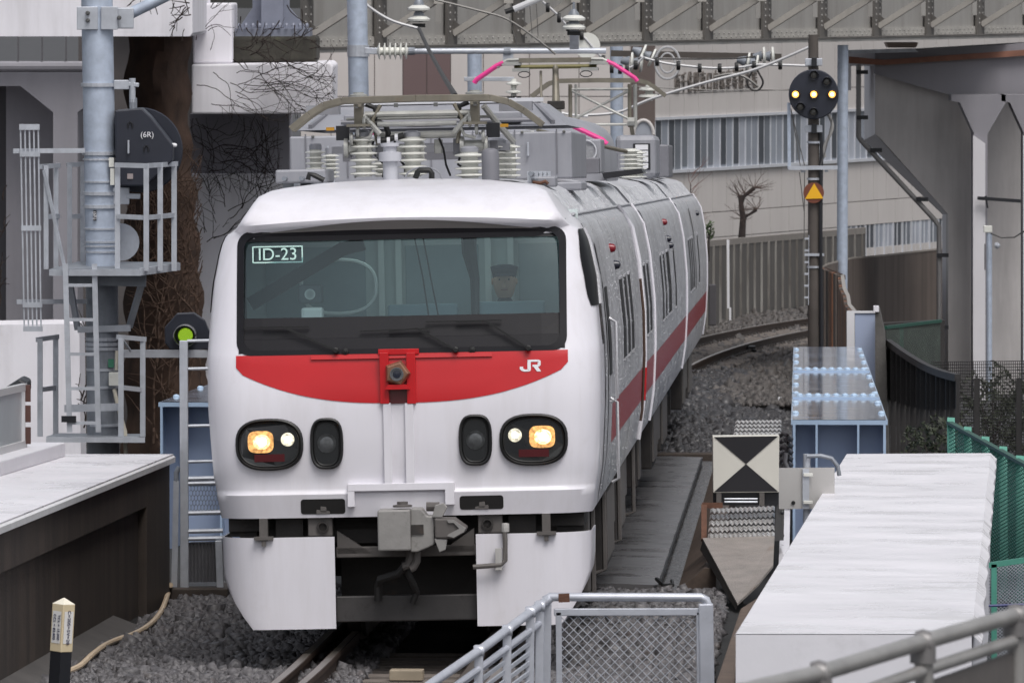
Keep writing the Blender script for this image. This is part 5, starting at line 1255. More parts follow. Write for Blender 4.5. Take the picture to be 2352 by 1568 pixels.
# main signal head, seen from behind its side
sh = thing('lineside_signal', 'dark signal housing marked 6R bolted to the left mast', 'signal', pm(300, 428))
poly = [(264, 254), (325, 249), (346, 268), (376, 306), (397, 334), (396, 370), (362, 402), (332, 427), (278, 427), (265, 380)]
b = MB(); b.prism([pm(u, v, -.22) for u, v in poly], (0, .42, 0)); b.build('housing', navy_black, sh, bevel=.012)
b = MB(); c = pm(322, 345, .28); b.lathe(c, [(.02, 0), (.40, 0), (.41, .02), (.38, .05), (.02, .06)], 36, 'Y'); b.build('backing_disc', navy_black, sh, smooth=True)
b = MB(); b.lathe(pm(398, 334, -.05), [(.022, -.01), (.022, .02), (.012, .035)], 10, 'X'); b.build('end_cap', white_paint, sh)
b = MB(); b.tube([pm(295, 324, -.23), pm(295, 324, -.26), pm(295, 352, -.26), pm(295, 352, -.23)], .01, 6); b.build('handle', galv, sh)
for (u, v) in ((299, 288), (336, 342)):
    b = MB(); b.tube([pm(u - 5, v + 6, -.228), pm(u - 5, v - 3, -.228), pm(u, v - 8, -.228), pm(u + 5, v - 3, -.228), pm(u + 5, v + 6, -.228)], .008, 6); b.build('latch', black_paint, sh)
b = MB(); b.box(pm(299, 405, -.225), (.055, .008, .05)); b.build('tag', pbr('grey_tag', (150, 140, 140), .5, 0, .1), sh)
to = text('(6R)', 'lettering', white_paint, sh, .075, .002); put(to, pm(338, 310, -.23))
b = MB(); b.tube([pm(304, 228, -.05), pm(304, 252, -.05)], .03, 8); b.tube([pm(312, 225, -.05), pm(312, 252, -.05)], .012, 6); b.build('hanger', galv_dark, sh)
# green signal
gs = thing('green_signal', 'black signal with glowing green light just left of the train', 'signal', P(425, 812, 77))
poly = [(378, 752), (406, 720), (445, 718), (470, 735), (480, 760), (480, 802), (392, 804), (379, 788)]
b = MB(); b.prism([P(u, v, 77) for u, v in poly], (0, .12, 0)); b.build('backboard', navy_black, gs, bevel=.01)
c = P(426, 770, 76.98)
b = MB(); ring1 = []
for k in range(24):
    a = 2 * math.pi * k / 24; ring1.append((c.x + .105 * math.cos(a), c.z + .105 * math.sin(a)))
o_ = [(x_, c.y - (.26 if z_ > c.z - .03 else .12), z_) for x_, z_ in ring1]; i_ = [(x_, c.y + .01, z_) for x_, z_ in ring1]
b.grid([o_ + [o_[0]], i_ + [i_[0]]]); hood = b.build('hood', pbr('hood_grey', (120, 120, 124), .4, .2, .1), gs, smooth=True, recalc=False); hood.modifiers.new('t', 'SOLIDIFY').thickness = .008
gl = pbr('green_light', (60, 90, 20), .4, 0, 0, emit=(176, 226, 40), es=.3); gl2 = pbr('green_dot', (150, 200, 40), .4, 0, 0, emit=(206, 250, 80), es=.5)
b = MB(); b.lathe((c.x, c.y - .02, c.z), [(.073, .01), (.073, -.004), (.001, -.004)], 24, 'Y'); lens = b.build('lens', gl, gs)
b = MB()
for i in range(-6, 7):
    for j in range(-6, 7):
        if i * i + j * j < 38: b.box((c.x + i * .0108 + (j % 2) * .005, c.y - .026, c.z + j * .0108), (.006, .003, .006))
stuff(b.build('led_array', gl2, lens, split=False))
b = MB(); b.bar(P(283, 812, 76.6), P(478, 812, 77.05), .05, .075); b.build('support_arm', galv, gs)
b = MB(); b.tube([P(282, 780, 76.4), P(300, 806, 76.5)], .012, 6); b.build('cable', galv, gs)

# ================================================================== gate frame by the platform end
YG = 67.0
gt = thing('end_gate', 'galvanised gate frame with rungs and mesh at the platform end beside the train', 'gate', P(440, 1356, YG))
def pg(u, v, dy=0): return P(u, v, YG + dy)
for (u0, v0, u1, v1, w) in ((422, 782, 424, 1357, .072), (502, 1240, 506, 1357, .06)):
    b = MB(); b.bar(pg(u0, v0), pg(u1, v1), w, w, up=(0, 1, 0)); b.build('post', galv, gt, bevel=.006)
b = MB(); b.bar(pg(405, 1104), pg(400, 1358), .05, .04, up=(0, 1, 0)); b.build('thin_post', galv, gt)
b = MB(); b.tube([pg(405, 1106), pg(405, 1085), pg(412, 1072)], .022, 8); b.build('bent_pipe', galv_dark, gt, smooth=True)
for v in (783, 847, 978, 1060, 1099, 1110, 1178, 1220, 1237):
    b = MB(); b.tube([pg(430, v), pg(512, v - 2)], .014 if v < 1090 else .02, 8); b.build('rung', galv, gt, smooth=True)
b = MB()
for i in range(10):
    for j in range(6):
        u0 = 435 + i * 7.5 + (j % 2) * 3.7; v0 = 1113 + j * 11
        b.tube([pg(u0, v0), pg(u0 + 3.7, v0 + 5), pg(u0 + 3.7, v0 + 11), pg(u0, v0 + 15)], .003, 4, False)
        b.tube([pg(u0 + 3.7, v0 + 5), pg(u0 + 7.5, v0)], .003, 4, False)
stuff(b.build('hex_mesh', galv_dark, gt, split=False))
b = MB(); rows = [[pg(432 + k * 4, v, .02 * (k % 2)) for k in range(18)] for v in (1246, 1340)]; b.grid(rows); b.build('corrugated_panel', pbr('corrugated_grey', (104, 104, 108), .6, .1, .15, 4, streak=.4, scol=(54, 52, 52)), gt, recalc=False)
b = MB(); b.bar(pg(432, 1341), pg(504, 1340), .03, .03); b.build('panel_rail', galv_dark, gt)
b = MB(); a0 = pg(384, 1358, -.2); a1 = pg(530, 1352, .5); b.bx(a0.x, a1.x, a0.y, a1.y, Z(67, -.35), Z(67, -.05)); tag(b.build('gate_plinth', conc_dark, bevel=.01), 'dark concrete plinth under the gate beside the train', 'plinth')

# ================================================================== blue bridge girders either side of the track
blue = pbr('pale_blue_paint', (164, 186, 212), .28, .05, .06, 1.5, .04, 10, streak=.15, scol=(110, 124, 150), coat=.3)
blue_wet = pbr('wet_blue_top', (148, 160, 182), .10, .15, .12, 1.1, .03, 4, coat=.6, rvar=.06)
def girder(label, y0, y1, o0, o1):
    g_ = thing('bridge_girder', label, 'girder', TP(y0, (o0 + o1) / 2, -.74), None, 'blue girders flanking the track')
    Ys = np.linspace(y0, y1, 6)
    b = MB(); b.grid([[TP(y, o0 - .01, 1.10), TP(y, o0 - .01, 1.145), TP(y, o1 + .01, 1.145), TP(y, o1 + .01, 1.10)] for y in Ys]); e = [TP(y0, o0 - .01, 1.145), TP(y0, o1 + .01, 1.145), TP(y0, o1 + .01, 1.10), TP(y0, o0 - .01, 1.10)]; b.add(e, [(0, 1, 2, 3)]); b.build('top_flange', blue, g_)
    b = MB(); b.grid([[TP(y, o0 + .004, 1.149), TP(y, o1 - .004, 1.149)] for y in Ys]); b.build('top_plate', blue_wet, g_, recalc=False)
    for o in (o0 + .02, o1 - .02):
        b = MB(); b.grid([[TP(y, o - .012, 1.10), TP(y, o - .012, -.7)] for y in Ys]); b.grid([[TP(y, o + .012, 1.10), TP(y, o + .012, -.7)] for y in Ys]); b.grid([[TP(y0, o - .012, h), TP(y0, o + .012, h)] for h in (1.1, -.7)]); b.build('web', blue, g_)
    b = MB(); b.add([TP(y0 + .35, o0, 1.10), TP(y0 + .35, o1, 1.10), TP(y0 + .35, o1, -.7), TP(y0 + .35, o0, -.7)], [(0, 1, 2, 3)]); b.build('end_plate', pbr('blue_paint_shaded', (158, 172, 198), .4, .05, .06, 1.5), g_)  # end plate repeats the blue paint in a darker tone imitating shade
    for k in (.26, .70):
        o = o0 + (o1 - o0) * k; b = MB(); b.add([TP(y0, o - .01, 1.1), TP(y0, o + .01, 1.1), TP(y0, o + .01, -.7), TP(y0, o - .01, -.7), TP(y0 + .35, o - .01, 1.1), TP(y0 + .35, o + .01, 1.1), TP(y0 + .35, o + .01, -.7), TP(y0 + .35, o - .01, -.7)], [(0, 1, 2, 3), (0, 4, 7, 3), (1, 5, 6, 2)]); b.build('stiffener', blue, g_)
    b = MB(); b.grid([[TP(y, o0 - .02, -.70), TP(y, o0 - .02, -.745), TP(y, o1 + .02, -.745)] for y in Ys]); b.build('bottom_flange', blue, g_)
    bolt0 = None
    rows_ = []
    L_ = y1 - y0
    for f in (.20, .235, .55, .585):
        rows_ += [(y0 + L_ * f, o0 + .07 + (o1 - o0 - .14) * k / 8) for k in range(9)] if f in (.235, .585) else []
    for k in range(9):
        rows_ += [(y0 + L_ * (.06 + k * .11), o0 + .03), (y0 + L_ * (.06 + k * .11), o1 - .03)]
    for (y, o) in rows_:
        if bolt0 is None:
            b = MB(); b.lathe((0, 0, 0), [(.036, 0), (.035, .01), (.022, .024), (.001, .028)], 10); bolt0 = b.build('bolt', pbr('pale_blue_bolt', (170, 192, 214), .35, 0, .05), g_, smooth=True, local=True); q = bolt0
        else: q = bolt0.copy(); COL.objects.link(q); q.parent = g_
        q.location = TP(y, o, 1.15 if o in (o0 + .03, o1 - .03) else 1.169) - Vector(ORG[g_.name])
    for f in (.22, .57):
        b = MB(); ya_ = y0 + L_ * f; yb_ = ya_ + L_ * .035; b.prism([TP(ya_, o0, 1.148), TP(ya_, o1, 1.148), TP(yb_, o1, 1.148), TP(yb_, o0, 1.148)], (0, 0, .02)); b.build('splice_plate', blue, g_)
    return g_
girder('pale blue bolted steel girder with wet top, right of the train', 74.7, 106, 2.78, 3.68)
girder('pale blue steel girder half hidden behind the gate, left of the train', 80, 110, -3.70, -2.80)
# ================================================================== background: station building, girder bridge, fence
beige = pbr('beige_panel', (186, 181, 178), .7, 0, .05, .4, .1, 8, streak=.12, scol=(140, 130, 126), sscale=1.5)
beige_p = pbr('pinkish_panel', (190, 184, 181), .7, 0, .05, .4, .1, 8, streak=.15, scol=(156, 138, 134), sscale=1.5)
brown_p = pbr('brown_panel', (104, 86, 86), .7, 0, .05, .4)
brown_r = pbr('brown_ribbed', (112, 100, 96), .8, 0, .06, .4)
winfr = pbr('aluminium_window', (206, 208, 214), .4, .3, .05)
wing = [pbr('window_glass_%d' % k, c, .5, 0, .15, .8) for k, c in enumerate(((134, 139, 148), (102, 107, 114), (152, 156, 165), (66, 70, 76)))]
YBd = 225.0
zg = Z(150, -1.1)
bd = thing('station_building', 'beige panelled building with long window bands behind the tracks', 'building', P(1505, 900, YBd))
bd.location.z = zg; ORG[bd.name] = tuple(bd.location)
ztop = P(0, -40, YBd).z + 3
xL, xC = P(690, 0, YBd).x, P(1450, 0, YBd).x; xK = P(1505, 0, YBd).x
def wall(name, x0, x1, z0, z1, m_, y=YBd, d=.4):
    b = MB(); b.bx(x0, x1, y, y + d, z0, z1); return b.build(name, m_, bd)
us = [690, 760, 860, 925, 980, 1035, 1110, 1216, 1330, 1450]
zj = P(0, 222, YBd).z
for a, c in zip(us, us[1:]):
    x0, x1 = P(a, 0, YBd).x + .012, P(c, 0, YBd).x - .012
    m_ = brown_p if 920 < a < 1030 else beige_p
    for z0, z1 in ((zg, zj - .012), (zj + .012, ztop)): wall('wall_panel', x0, x1, z0, z1, m_)
wall('wall_backing', xL, xK, zg, ztop, pbr('joint_dark', (120, 112, 110), .8, 0, .05), YBd + .05, .5)
for k in range(22):
    x0 = xC + (xK - xC) * k / 22; b = MB(); b.bx(x0 + .004, x0 + (xK - xC) / 22 - .006, YBd - .06, YBd + .3, zg, ztop); b.build('rib', brown_r, bd)
wall('rib_backing', xC, xK, zg, ztop, brown_r, YBd + .0, .3)
# arched window at the foot of the ribbed strip
c = P(1478, 310, YBd - .1); b = MB(); b.tube([c + Vector((.36 * math.cos(a) * .8, 0, .42 * math.sin(a))) for a in [math.pi * k / 12 for k in range(13)]], .05, 8); ao = b.build('arch_trim', pbr('pale_trim', (196, 192, 190), .6, 0, .05), bd, smooth=True)
b = MB(); pts = [c + Vector((.28 * math.cos(a), .02, .40 * math.sin(a))) for a in [math.pi * k / 12 for k in range(13)]]; b.add(pts, [tuple(range(13))]); b.build('arch_window', wing[2], bd)
# receding right facade
dirF = Vector((1, 2.3, 0)).normalized(); nF = Vector((dirF.y, -dirF.x, 0))
O_ = Vector((xK, YBd, 0))
def FP(u, v):
    "point on the receding facade seen at (u, v)"
    d = P(u, v, 1.0) - Vector((0, 0, CAMZ)); k = (O_ - Vector((0, 0, 0))).dot(nF) / d.dot(nF)
    return Vector((0, 0, CAMZ)) + d * k
def fs(u): return (FP(u, 300) - O_).dot(dirF)
def fz(u, v): return FP(u, v).z
def fbar(name, s0, s1, z0, z1, proud, m_, parent=bd, back=.15):
    b = MB(); q = [O_ + dirF * s0 + nF * proud, O_ + dirF * s1 + nF * proud, O_ + dirF * s1 - nF * back, O_ + dirF * s0 - nF * back]
    q = [Vector((p.x, p.y, z0)) for p in q]; b.prism(q, (0, 0, z1 - z0)); return b.build(name, m_, parent)
s1 = fs(2500)
zwt, zwb = fz(1640, 269), fz(1640, 387)      # window band
zl1 = fz(1700, 483); zl2t, zl2b = fz(2050, 512), fz(2050, 600); ztx = fz(1600, 214)
def rows_panels(z0, z1, w, m_, sa=0.0, sb=None):
    sb = s1 if sb is None else sb; k = sa
    while k < sb - .05: fbar('wall_panel', k + .012, min(k + w, sb) - .012, z0 + .012, z1 - .012, 0, m_); k += w
fbar('facade_backing', 0, s1, zg, ztop, -.04, pbr('facade_joint', (128, 122, 118), .8, 0, .05), bd, .4)
rows_panels(ztx, ztop, 1.1, beige); rows_panels(zwt, ztx, 1.1, beige); rows_panels(zl1, zwb, 1.1, beige); rows_panels(zl2t, zl1, 1.5, beige)
rows_panels(zg, zl2t, 1.5, beige, 0, fs(1935))
fbar('window_head', 0, s1, zwt - .02, zwt + .06, .06, winfr); fbar('window_sill', 0, s1, zwb - .06, zwb + .03, .10, winfr)
k = 0.02; i = 0
while k < s1 - .9:
    w = 1.0; o = fbar('window', k, k + w, zwb + .03, zwt - .02, -.03, wing[(i * 7 + (i // 3)) % 3], bd, .08)
    fbar('mullion', k - .025, k + .025, zwb, zwt, .0, winfr, o); fbar('sash', k + w * .5 - .015, k + w * .5 + .015, zwb, zwt, -.015, winfr, o)
    if rnd.random() < .6: fbar('pane', k + .05, k + w * .5 - .03, zwb + .1, zwt - .06, -.02, wing[rnd.choice((1, 3, 3, 3))], o, .055)
    k += w; i += 1
k = fs(1945); i = 0
while k < s1 - .9:
    o = fbar('window', k, k + .8, zl2b, zl2t, -.03, wing[(i * 5 + i // 2) % 4], bd, .1); fbar('mullion', k - .03, k + .03, zl2b, zl2t, .03, winfr, o); fbar('sash', k + .38, k + .42, zl2b, zl2t, 0, winfr, o); k += .8; i += 1
fbar('window_sill', fs(1945), s1, zl2b - .06, zl2b, .06, winfr); fbar('lower_wall', fs(1935), s1, zg, zl2b - .06, 0, beige)
# raised lettering on the facade
sgn = thing('building_sign', 'raised grey Japanese lettering high on the beige building', 'sign', FP(1638, 190))
tx_m = pbr('sign_grey', (104, 97, 92), .6, .1, .08, 2)
chars = '南千住駅東口自転車等駐車場'
for i, ch in enumerate(chars):
    u = 1553 + i * (1730 - 1553) / 12.0
    o = text(ch, 'letter', tx_m, sgn, .64, .018); p = FP(u, 194 - i * .85) + nF * .04
    o.scale = (.64, 1, 1); put(o, p, (0, 0, math.atan2(dirF.y, dirF.x)))
# ================================================================== riveted girder bridge overhead
br_m = pbr('bridge_grey_paint', (150, 148, 145), .6, .0, .06, .7, .1, 10, streak=.35, scol=(96, 90, 84), sscale=2.2)
br_d = pbr('bridge_dark_grey', (98, 95, 92), .6, .1, .08, .7, streak=.3, scol=(70, 64, 60))
YB0 = 130.0
def BP(t_, out=0.0, z=0.0):
    X = YB0 / FPX * (-415 + 161.4 * t_); Y = YB0 * (1 + .0206 * t_); return Vector((X + .913 * out, Y - .408 * out, z))
bdir = (BP(1) - BP(0)).normalized()
zb = 3.70
bg_ = thing('girder_bridge', 'grey riveted steel girder bridge with angled brackets crossing overhead', 'bridge', BP(5, 0, zb))
def bslab(name, t0, t1, o0, o1, z0, z1, m_, parent=bg_):
    b = MB(); b.prism([BP(t0, o0, z0), BP(t1, o0, z0), BP(t1, o1, z0), BP(t0, o1, z0)], (0, 0, z1 - z0)); return b.build(name, m_, parent)
T0, T1 = -.4, 12.8
bslab('bottom_flange', T0, T1, -.05, .22, zb, zb + .03, br_d); bslab('drip_edge', T0, T1, .16, .2, zb - .06, zb, br_m)
bslab('flange_angle', T0, T1, 0, .05, zb + .032, zb + .19, pbr('flange_paint', (166, 163, 158), .6, 0, .06, .7, streak=.3, scol=(110, 104, 98)))
bslab('deck', T0, T1, -3.5, -.1, zb + .9, zb + 2.2, br_d)
i = 0; tt = T0
riv = MB()
def rivet(t_, out, z):
    c = BP(t_, out, z); r = .03; n_ = Vector((.913, -.408, 0)); d_ = bdir * r; u_ = Vector((0, 0, r))
    riv.add([c + d_, c + u_, c - d_, c - u_, c + n_ * .02], [(0, 1, 4), (1, 2, 4), (2, 3, 4), (3, 0, 4)])
for k in range(-1, 14):
    ta = k - .38
    bslab('web_panel', max(ta, T0) + .01, min(ta + 1, T1) - .01, -.012, .0, zb + .19, zb + 2.4, br_m)
    if T0 < ta < T1:
        bslab('stiffener', ta - .07, ta + .07, .05, .10, zb + .03, zb + 2.3, br_d)
        bslab('stiffener_leg', ta + .07, ta + .11, .0, .03, zb + .19, zb + 2.3, br_m)
        # outrigger strut: leaves the stiffener foot and rises outwards
        a = BP(ta + .02, .10, zb + .22); c_ = BP(ta + .02, 1.18, zb + .86)
        b = MB(); b.bar(a, c_, .08, .11); b.build('bracket_strut', pbr('bracket_paint', (172, 168, 162), .6, 0, .06, .7, streak=.2, scol=(110, 104, 98)), bg_)
        b = MB(); b.prism([BP(ta + .01, .1, zb + .19), BP(ta + .01, .28, zb + .32), BP(ta + .01, .1, zb + .46)], bdir * .02); b.build('gusset', br_d, bg_)
        b = MB(); b.bar(BP(ta, .0, zb + 1.0), BP(ta, 1.35, zb + 1.0), .12, .16); b.build('bracket_beam', br_m, bg_)
        b = MB(); b.bar(BP(ta, 1.15, zb + .74), BP(ta, 1.15, zb + 1.05), .16, .10, up=(0, 1, 0)); b.build('bracket_end', pbr('pale_bracket', (168, 164, 158), .6, .1, .06), bg_)
        b = MB(); b.bar(BP(ta + .45, .55, zb + .42), BP(ta + .45, .55, zb + 1.0), .09, .09, up=(0, 1, 0)); b.build('hanger', br_m, bg_)
        for z in (.25, .33, .45, .57, .69): rivet(ta - .035, .101, zb + z); rivet(ta + .035, .101, zb + z)
    for q in range(12):
        for zz in (.07, .14): 
            t_ = ta + (q + .5 * (zz > .1)) / 12
            if T0 < t_ < T1: rivet(t_, .051, zb + zz)
stuff(riv.build('rivet', br_m, bg_, split=False, recalc=False))
b = MB(); c = BP(12.5, .02, zb + .6); b.prism([BP(11.75, .02, zb + .35), BP(12.15, .02, zb + .35), BP(12.15, .02, zb + .95), BP(11.75, .02, zb + .95)], Vector((.913, -.408, 0)) * .02); bp_ = b.build('notice_plate', pbr('notice_plate', (150, 146, 142), .6, 0, .2, 20), bg_)
# ================================================================== ribbed concrete fence behind the curve
fc = pbr('fence_concrete', (86, 82, 78), .8, 0, .15, 1.5, .2, 14, streak=.65, scol=(40, 38, 37), sscale=3)
fr_ = pbr('fence_rib_concrete', (98, 94, 90), .8, 0, .15, 1.5, .2, 14, streak=.55, scol=(196, 194, 190), sscale=2.5)
def fence_top(u): return 553 - (u - 1625) * .083
def fence_bot(u): return 760 - (u - 1625) * .235
def fence_Y(u): return 178 + (u - 1625) * .172
cf = thing('concrete_fence', 'stained ribbed concrete fence along the curving track', 'fence', P(1625, 745, 178))
b = MB(); U = list(np.linspace(1560, 1990, 24))
b.grid([[P(u, fence_top(u) + 12, fence_Y(u) + .1), P(u, fence_bot(u) + 30, fence_Y(u) + .1)] for u in U]); b.build('wall', fc, cf, recalc=False)
b = MB(); b.grid([[P(u, fence_top(u), fence_Y(u) - .12), P(u, fence_top(u) + 14, fence_Y(u) - .12)] for u in U]); b.grid([[P(u, fence_top(u), fence_Y(u) - .12), P(u, fence_top(u) - 1, fence_Y(u) + .3)] for u in U]); b.build('coping', pbr('coping', (128, 122, 116), .8, 0, .1, 1), cf, recalc=False)
b = MB(); b.grid([[P(u, fence_bot(u) - 8, fence_Y(u) - .15), P(u, fence_bot(u) + 130, fence_Y(u) - .15)] for u in U]); b.build('base', pbr('fence_base', (50, 47, 45), .8, 0, .2, 1), cf, recalc=False)
u = 1560.0; i = 0
while u < 1990:
    Y = fence_Y(u); b = MB(); a = P(u, fence_top(u) + 13, Y - .02); c_ = P(u, fence_bot(u) - 2, Y - .02); b.bar(a, c_, .085, .16, up=(0, 1, 0)); b.build('rib', fr_, cf); u += 15.6 + (u - 1625) * .004; i += 1
wp_ = MB(); wp_.bar(P(1672, 551, 184), P(1673, 708, 184), .06, .06, up=(0, 1, 0)); wp_.build('white_marker', white_paint, cf)
b = MB(); b.bar(P(1677, 706, 183.9), P(1677, 735, 183.9), .05, .05, up=(0, 1, 0)); b.build('white_marker_foot', white_paint, cf)
b = MB(); a = P(1636, 700, 172); b.box(a, (.16, .3, .9)); tag(b.build('relay_post', dconc, bevel=.02), 'dark concrete post at the rear end of the train', 'post')
# bare pruned tree and shrub behind the fence
def branch(mb, p, d, L, r, lev, kn=True):
    q = p + d * L; mid = p + d * L * .5 + Vector((rnd.uniform(-1, 1), rnd.uniform(-1, 1), rnd.uniform(-.3, .6))) * L * .10
    mb.tube([p, mid, q], [r, r * .85, r * .7], 6)
    if lev == 0: return
    for _ in range(rnd.choice((3, 4, 5)) if lev == 1 else rnd.choice((2, 3))):
        dd = (d + Vector((rnd.uniform(-1, 1), rnd.uniform(-.6, .6), rnd.uniform(-.2, .9))) * .85).normalized()
        branch(mb, q, dd, L * rnd.uniform(.5, .8), r * (.62 if lev > 1 else .3), lev - 1)
tr_m = pbr('tree_bark', (52, 44, 42), .9, 0, .3, 6, .5, 20)
tr = thing('bare_tree', 'small bare pruned tree against the beige building', 'tree', P(1705, 560, 214))
b = MB(); b.tube([P(1705, 600, 214), P(1704, 545, 214), P(1707, 500, 214), P(1702, 470, 214)], [.11, .10, .085, .07], 8); b.build('trunk', tr_m, tr, smooth=True)
b = MB(); k1 = P(1702, 470, 214); k2 = P(1707, 500, 214)
b.tube([k1, P(1708, 452, 214), P(1722, 440, 214), P(1733, 432, 214)], [.06, .05, .05, .055], 6); b.tube([k2, P(1722, 492, 214), P(1738, 482, 214)], [.06, .04, .05], 6); b.tube([k1, P(1700, 458, 214), P(1699, 450, 214)], [.06, .05, .05], 6)
b.build('limb', tr_m, tr, smooth=True, split=False)
b = MB()
for c_ in (P(1733, 432, 214), P(1738, 482, 214), P(1699, 450, 214), P(1712, 448, 214), P(1706, 503, 214)):
    for _ in range(11):
        d = Vector((rnd.uniform(-1, 1), rnd.uniform(-.6, .6), rnd.uniform(-.15, 1.1))).normalized(); branch(b, c_, d, rnd.uniform(.18, .4), .011, 1)
b.build('crown', pbr('twig', (86, 72, 66), .9, 0, .2), tr, split=False)
tr = thing('bare_tree', 'thin reddish leafless sapling behind the rear car roof', 'tree', P(1585, 560, 214))
b = MB(); b.tube([P(1590, 600, 214), P(1588, 500, 214), P(1586, 420, 214)], [.03, .02, .012], 6); b.build('trunk', tr_m, tr)
b = MB()
for k in range(16): branch(b, P(1588, 400 + k * 9, 214), Vector((rnd.uniform(-1, 1), 0, rnd.uniform(.2, 1))).normalized(), rnd.uniform(.25, .5), .009, 1)
b.build('crown', pbr('red_twig', (112, 80, 74), .9, 0, .2), tr, split=False)
def leaves(name, c, rad, n_, size, mats, parent, fall=1.0):
    rs = np.random.RandomState(int(abs(c[0]) * 1000) % 9999); V = []; F = []
    while len(F) < n_:
        p = rs.uniform(-1, 1, 3)
        r2 = (p ** 2).sum()
        if r2 > 1 or (r2 < .25 and rs.rand() < .6): continue
        # clumps
        q = p * np.array(rad) + 0.18 * np.array(rad) * np.sin(p[::-1] * 9 + 1.3)
        a = rs.normal(size=3); a /= np.linalg.norm(a); bb = np.cross(a, rs.normal(size=3)); bb /= np.linalg.norm(bb) + 1e-9
        s = size * rs.uniform(.6, 1.4); o = len(V); q = q + np.array(c)
        V += [q - a * s, q + bb * s * .45, q + a * s, q - bb * s * .45]; F.append((o, o + 1, o + 2, o + 3))
    mb = MB(); mb.v = [tuple(v) for v in V]; mb.f = F; return mb.build(name, mats, parent, split=False, recalc=False)
leafm = pbr('dark_leaf', (48, 54, 38), .6, 0, .5, 7, spot=.3, spcol=(96, 92, 66), spscale=5)
leafg = pbr('green_leaf', (70, 86, 56), .6, 0, .4, 7)
sh_ = thing('shrub', 'small green shrub at the left end of the concrete fence', 'shrub', P(1628, 560, 176))
b = MB(); b.tube([P(1628, 600, 176), P(1628, 530, 176)], .02, 6); b.build('stem', tr_m, sh_); leaves('foliage', P(1628, 528, 176), (.12, .12, .2), 90, .05, leafg, sh_)

# ================================================================== poles and overhead line
def pole(label, u0, v0, u1, v1, Y, w, m_=None, name='catenary_pole', extra=None):
    t = thing(name, label, 'pole', P(u1, v1, Y)); b = MB(); b.tube([P(u0, v0, Y), P(u1, v1, Y)], w, 18); b.build('shaft', m_ or galv_pole, t, smooth=True); return t
cpole = pole('thick galvanised catenary pole rising behind the front pantograph', 819, -60, 832, 700, 120, .155)
p2 = pole('grey pole behind the white insulator pipe, centre', 1090, 112, 1092, 640, 168, .155)
p3 = pole('pale pole behind the pink horned pantograph', 1416, 105, 1418, 640, 170, .14)
p4 = pole('pale blue pole right behind the round signal', 1936, 104, 1934, 800, 152, .105)
b = MB(); b.lathe(P(823, 117, 120), [(.165, -.09), (.17, -.09), (.17, .09), (.165, .09)], 18); b.build('clamp', galv, cpole)
# insulated cantilever pipe
yc = 119.6; cp_ = thing('cantilever', 'grey cantilever pipe with white ribbed insulator reaching over the train', 'cantilever', P(850, 117, yc))
b = MB(); b.bar(P(838, 117, yc), P(868, 118, yc), .06, .10); b.build('bracket', galv, cp_, bevel=.01)
a = P(866, 118, yc); L_ = (P(940, 118, yc) - a).x; prf = [(.05, 0)]
for k in range(6):
    x_ = L_ * (k + .1) / 6; s_ = L_ / 6; prf += [(.06, x_), (.13, x_ + s_ * .3), (.125, x_ + s_ * .42), (.06, x_ + s_ * .55)]
prf.append((.05, L_)); b = MB(); b.lathe(a, prf, 18, 'X'); b.build('insulator', porcelain, cp_, smooth=True, sharp=50)
b = MB(); b.tube([P(938, 118, yc), P(1392, 117, yc)], .045, 12); b.build('pipe', galv, cp_, smooth=True)
for u in (945, 1165):
    b = MB(); b.lathe(P(u, 118, yc), [(.06, -.05), (.06, .05)], 12, 'X'); b.build('pipe_clamp', galv_dark, cp_)
b = MB(); b.bar(P(1167, 120, yc), P(1167, 150, yc), .16, .02, up=(0, 1, 0)); b.build('drop_plate', galv, cp_)
def disc_string(label, u, v0, v1, n_, Y, tilt=0):
    t = thing('insulator_string', label, 'insulator', P(u, v1, Y)); H = P(u, v0, Y).z - P(u, v1, Y).z
    for k in range(n_):
        c = P(u, v1, Y) + Vector((tilt * k * .02, 0, H * (k + .15) / n_)); h = H / n_
        b = MB(); b.lathe(c, [(.03, -.02), (.175, .0), (.18, .03), (.12, .07), (.06, .085)], 20); d_ = b.build('disc', porcelain, t, smooth=True, sharp=50)
        b = MB(); b.lathe(c + Vector((0, 0, .08)), [(.085, 0), (.075, h * .25), (.045, h * .55), (.03, h * .68)], 14); b.build('cap', galv_dark, d_, smooth=True)
    b = MB(); b.tube([P(u, v0 - 25, Y), P(u, v0 + 4, Y)], .02, 6); b.build('rod', galv_dark, t)
    b = MB(); b.box(P(u, v1 + 7, Y), (.2, .05, .06)); b.build('clevis', rubber, t); return t
disc_string('two white insulator discs hanging above the front pantograph', 962, 3, 52, 2, 122)
disc_string('two white insulator discs above the raised pantograph', 1318, 30, 70, 2, 119)
b = MB(); b.bar(P(1319, 72, 119), P(1319, 112, 119.5), .14, .03, up=(0, 1, 0)); tag(b.build('drop_bar', galv), 'flat steel drop bar under the central insulator discs', 'bar')
b = MB(); b.lathe(P(1349, 105, 121), [(.02, 0), (.20, 0), (.2, .03), (.05, .06), (.03, .1)], 24, 'Y'); tag(b.build('round_insulator', porcelain, smooth=True), 'white round insulator disc at the end of the pipe', 'insulator')
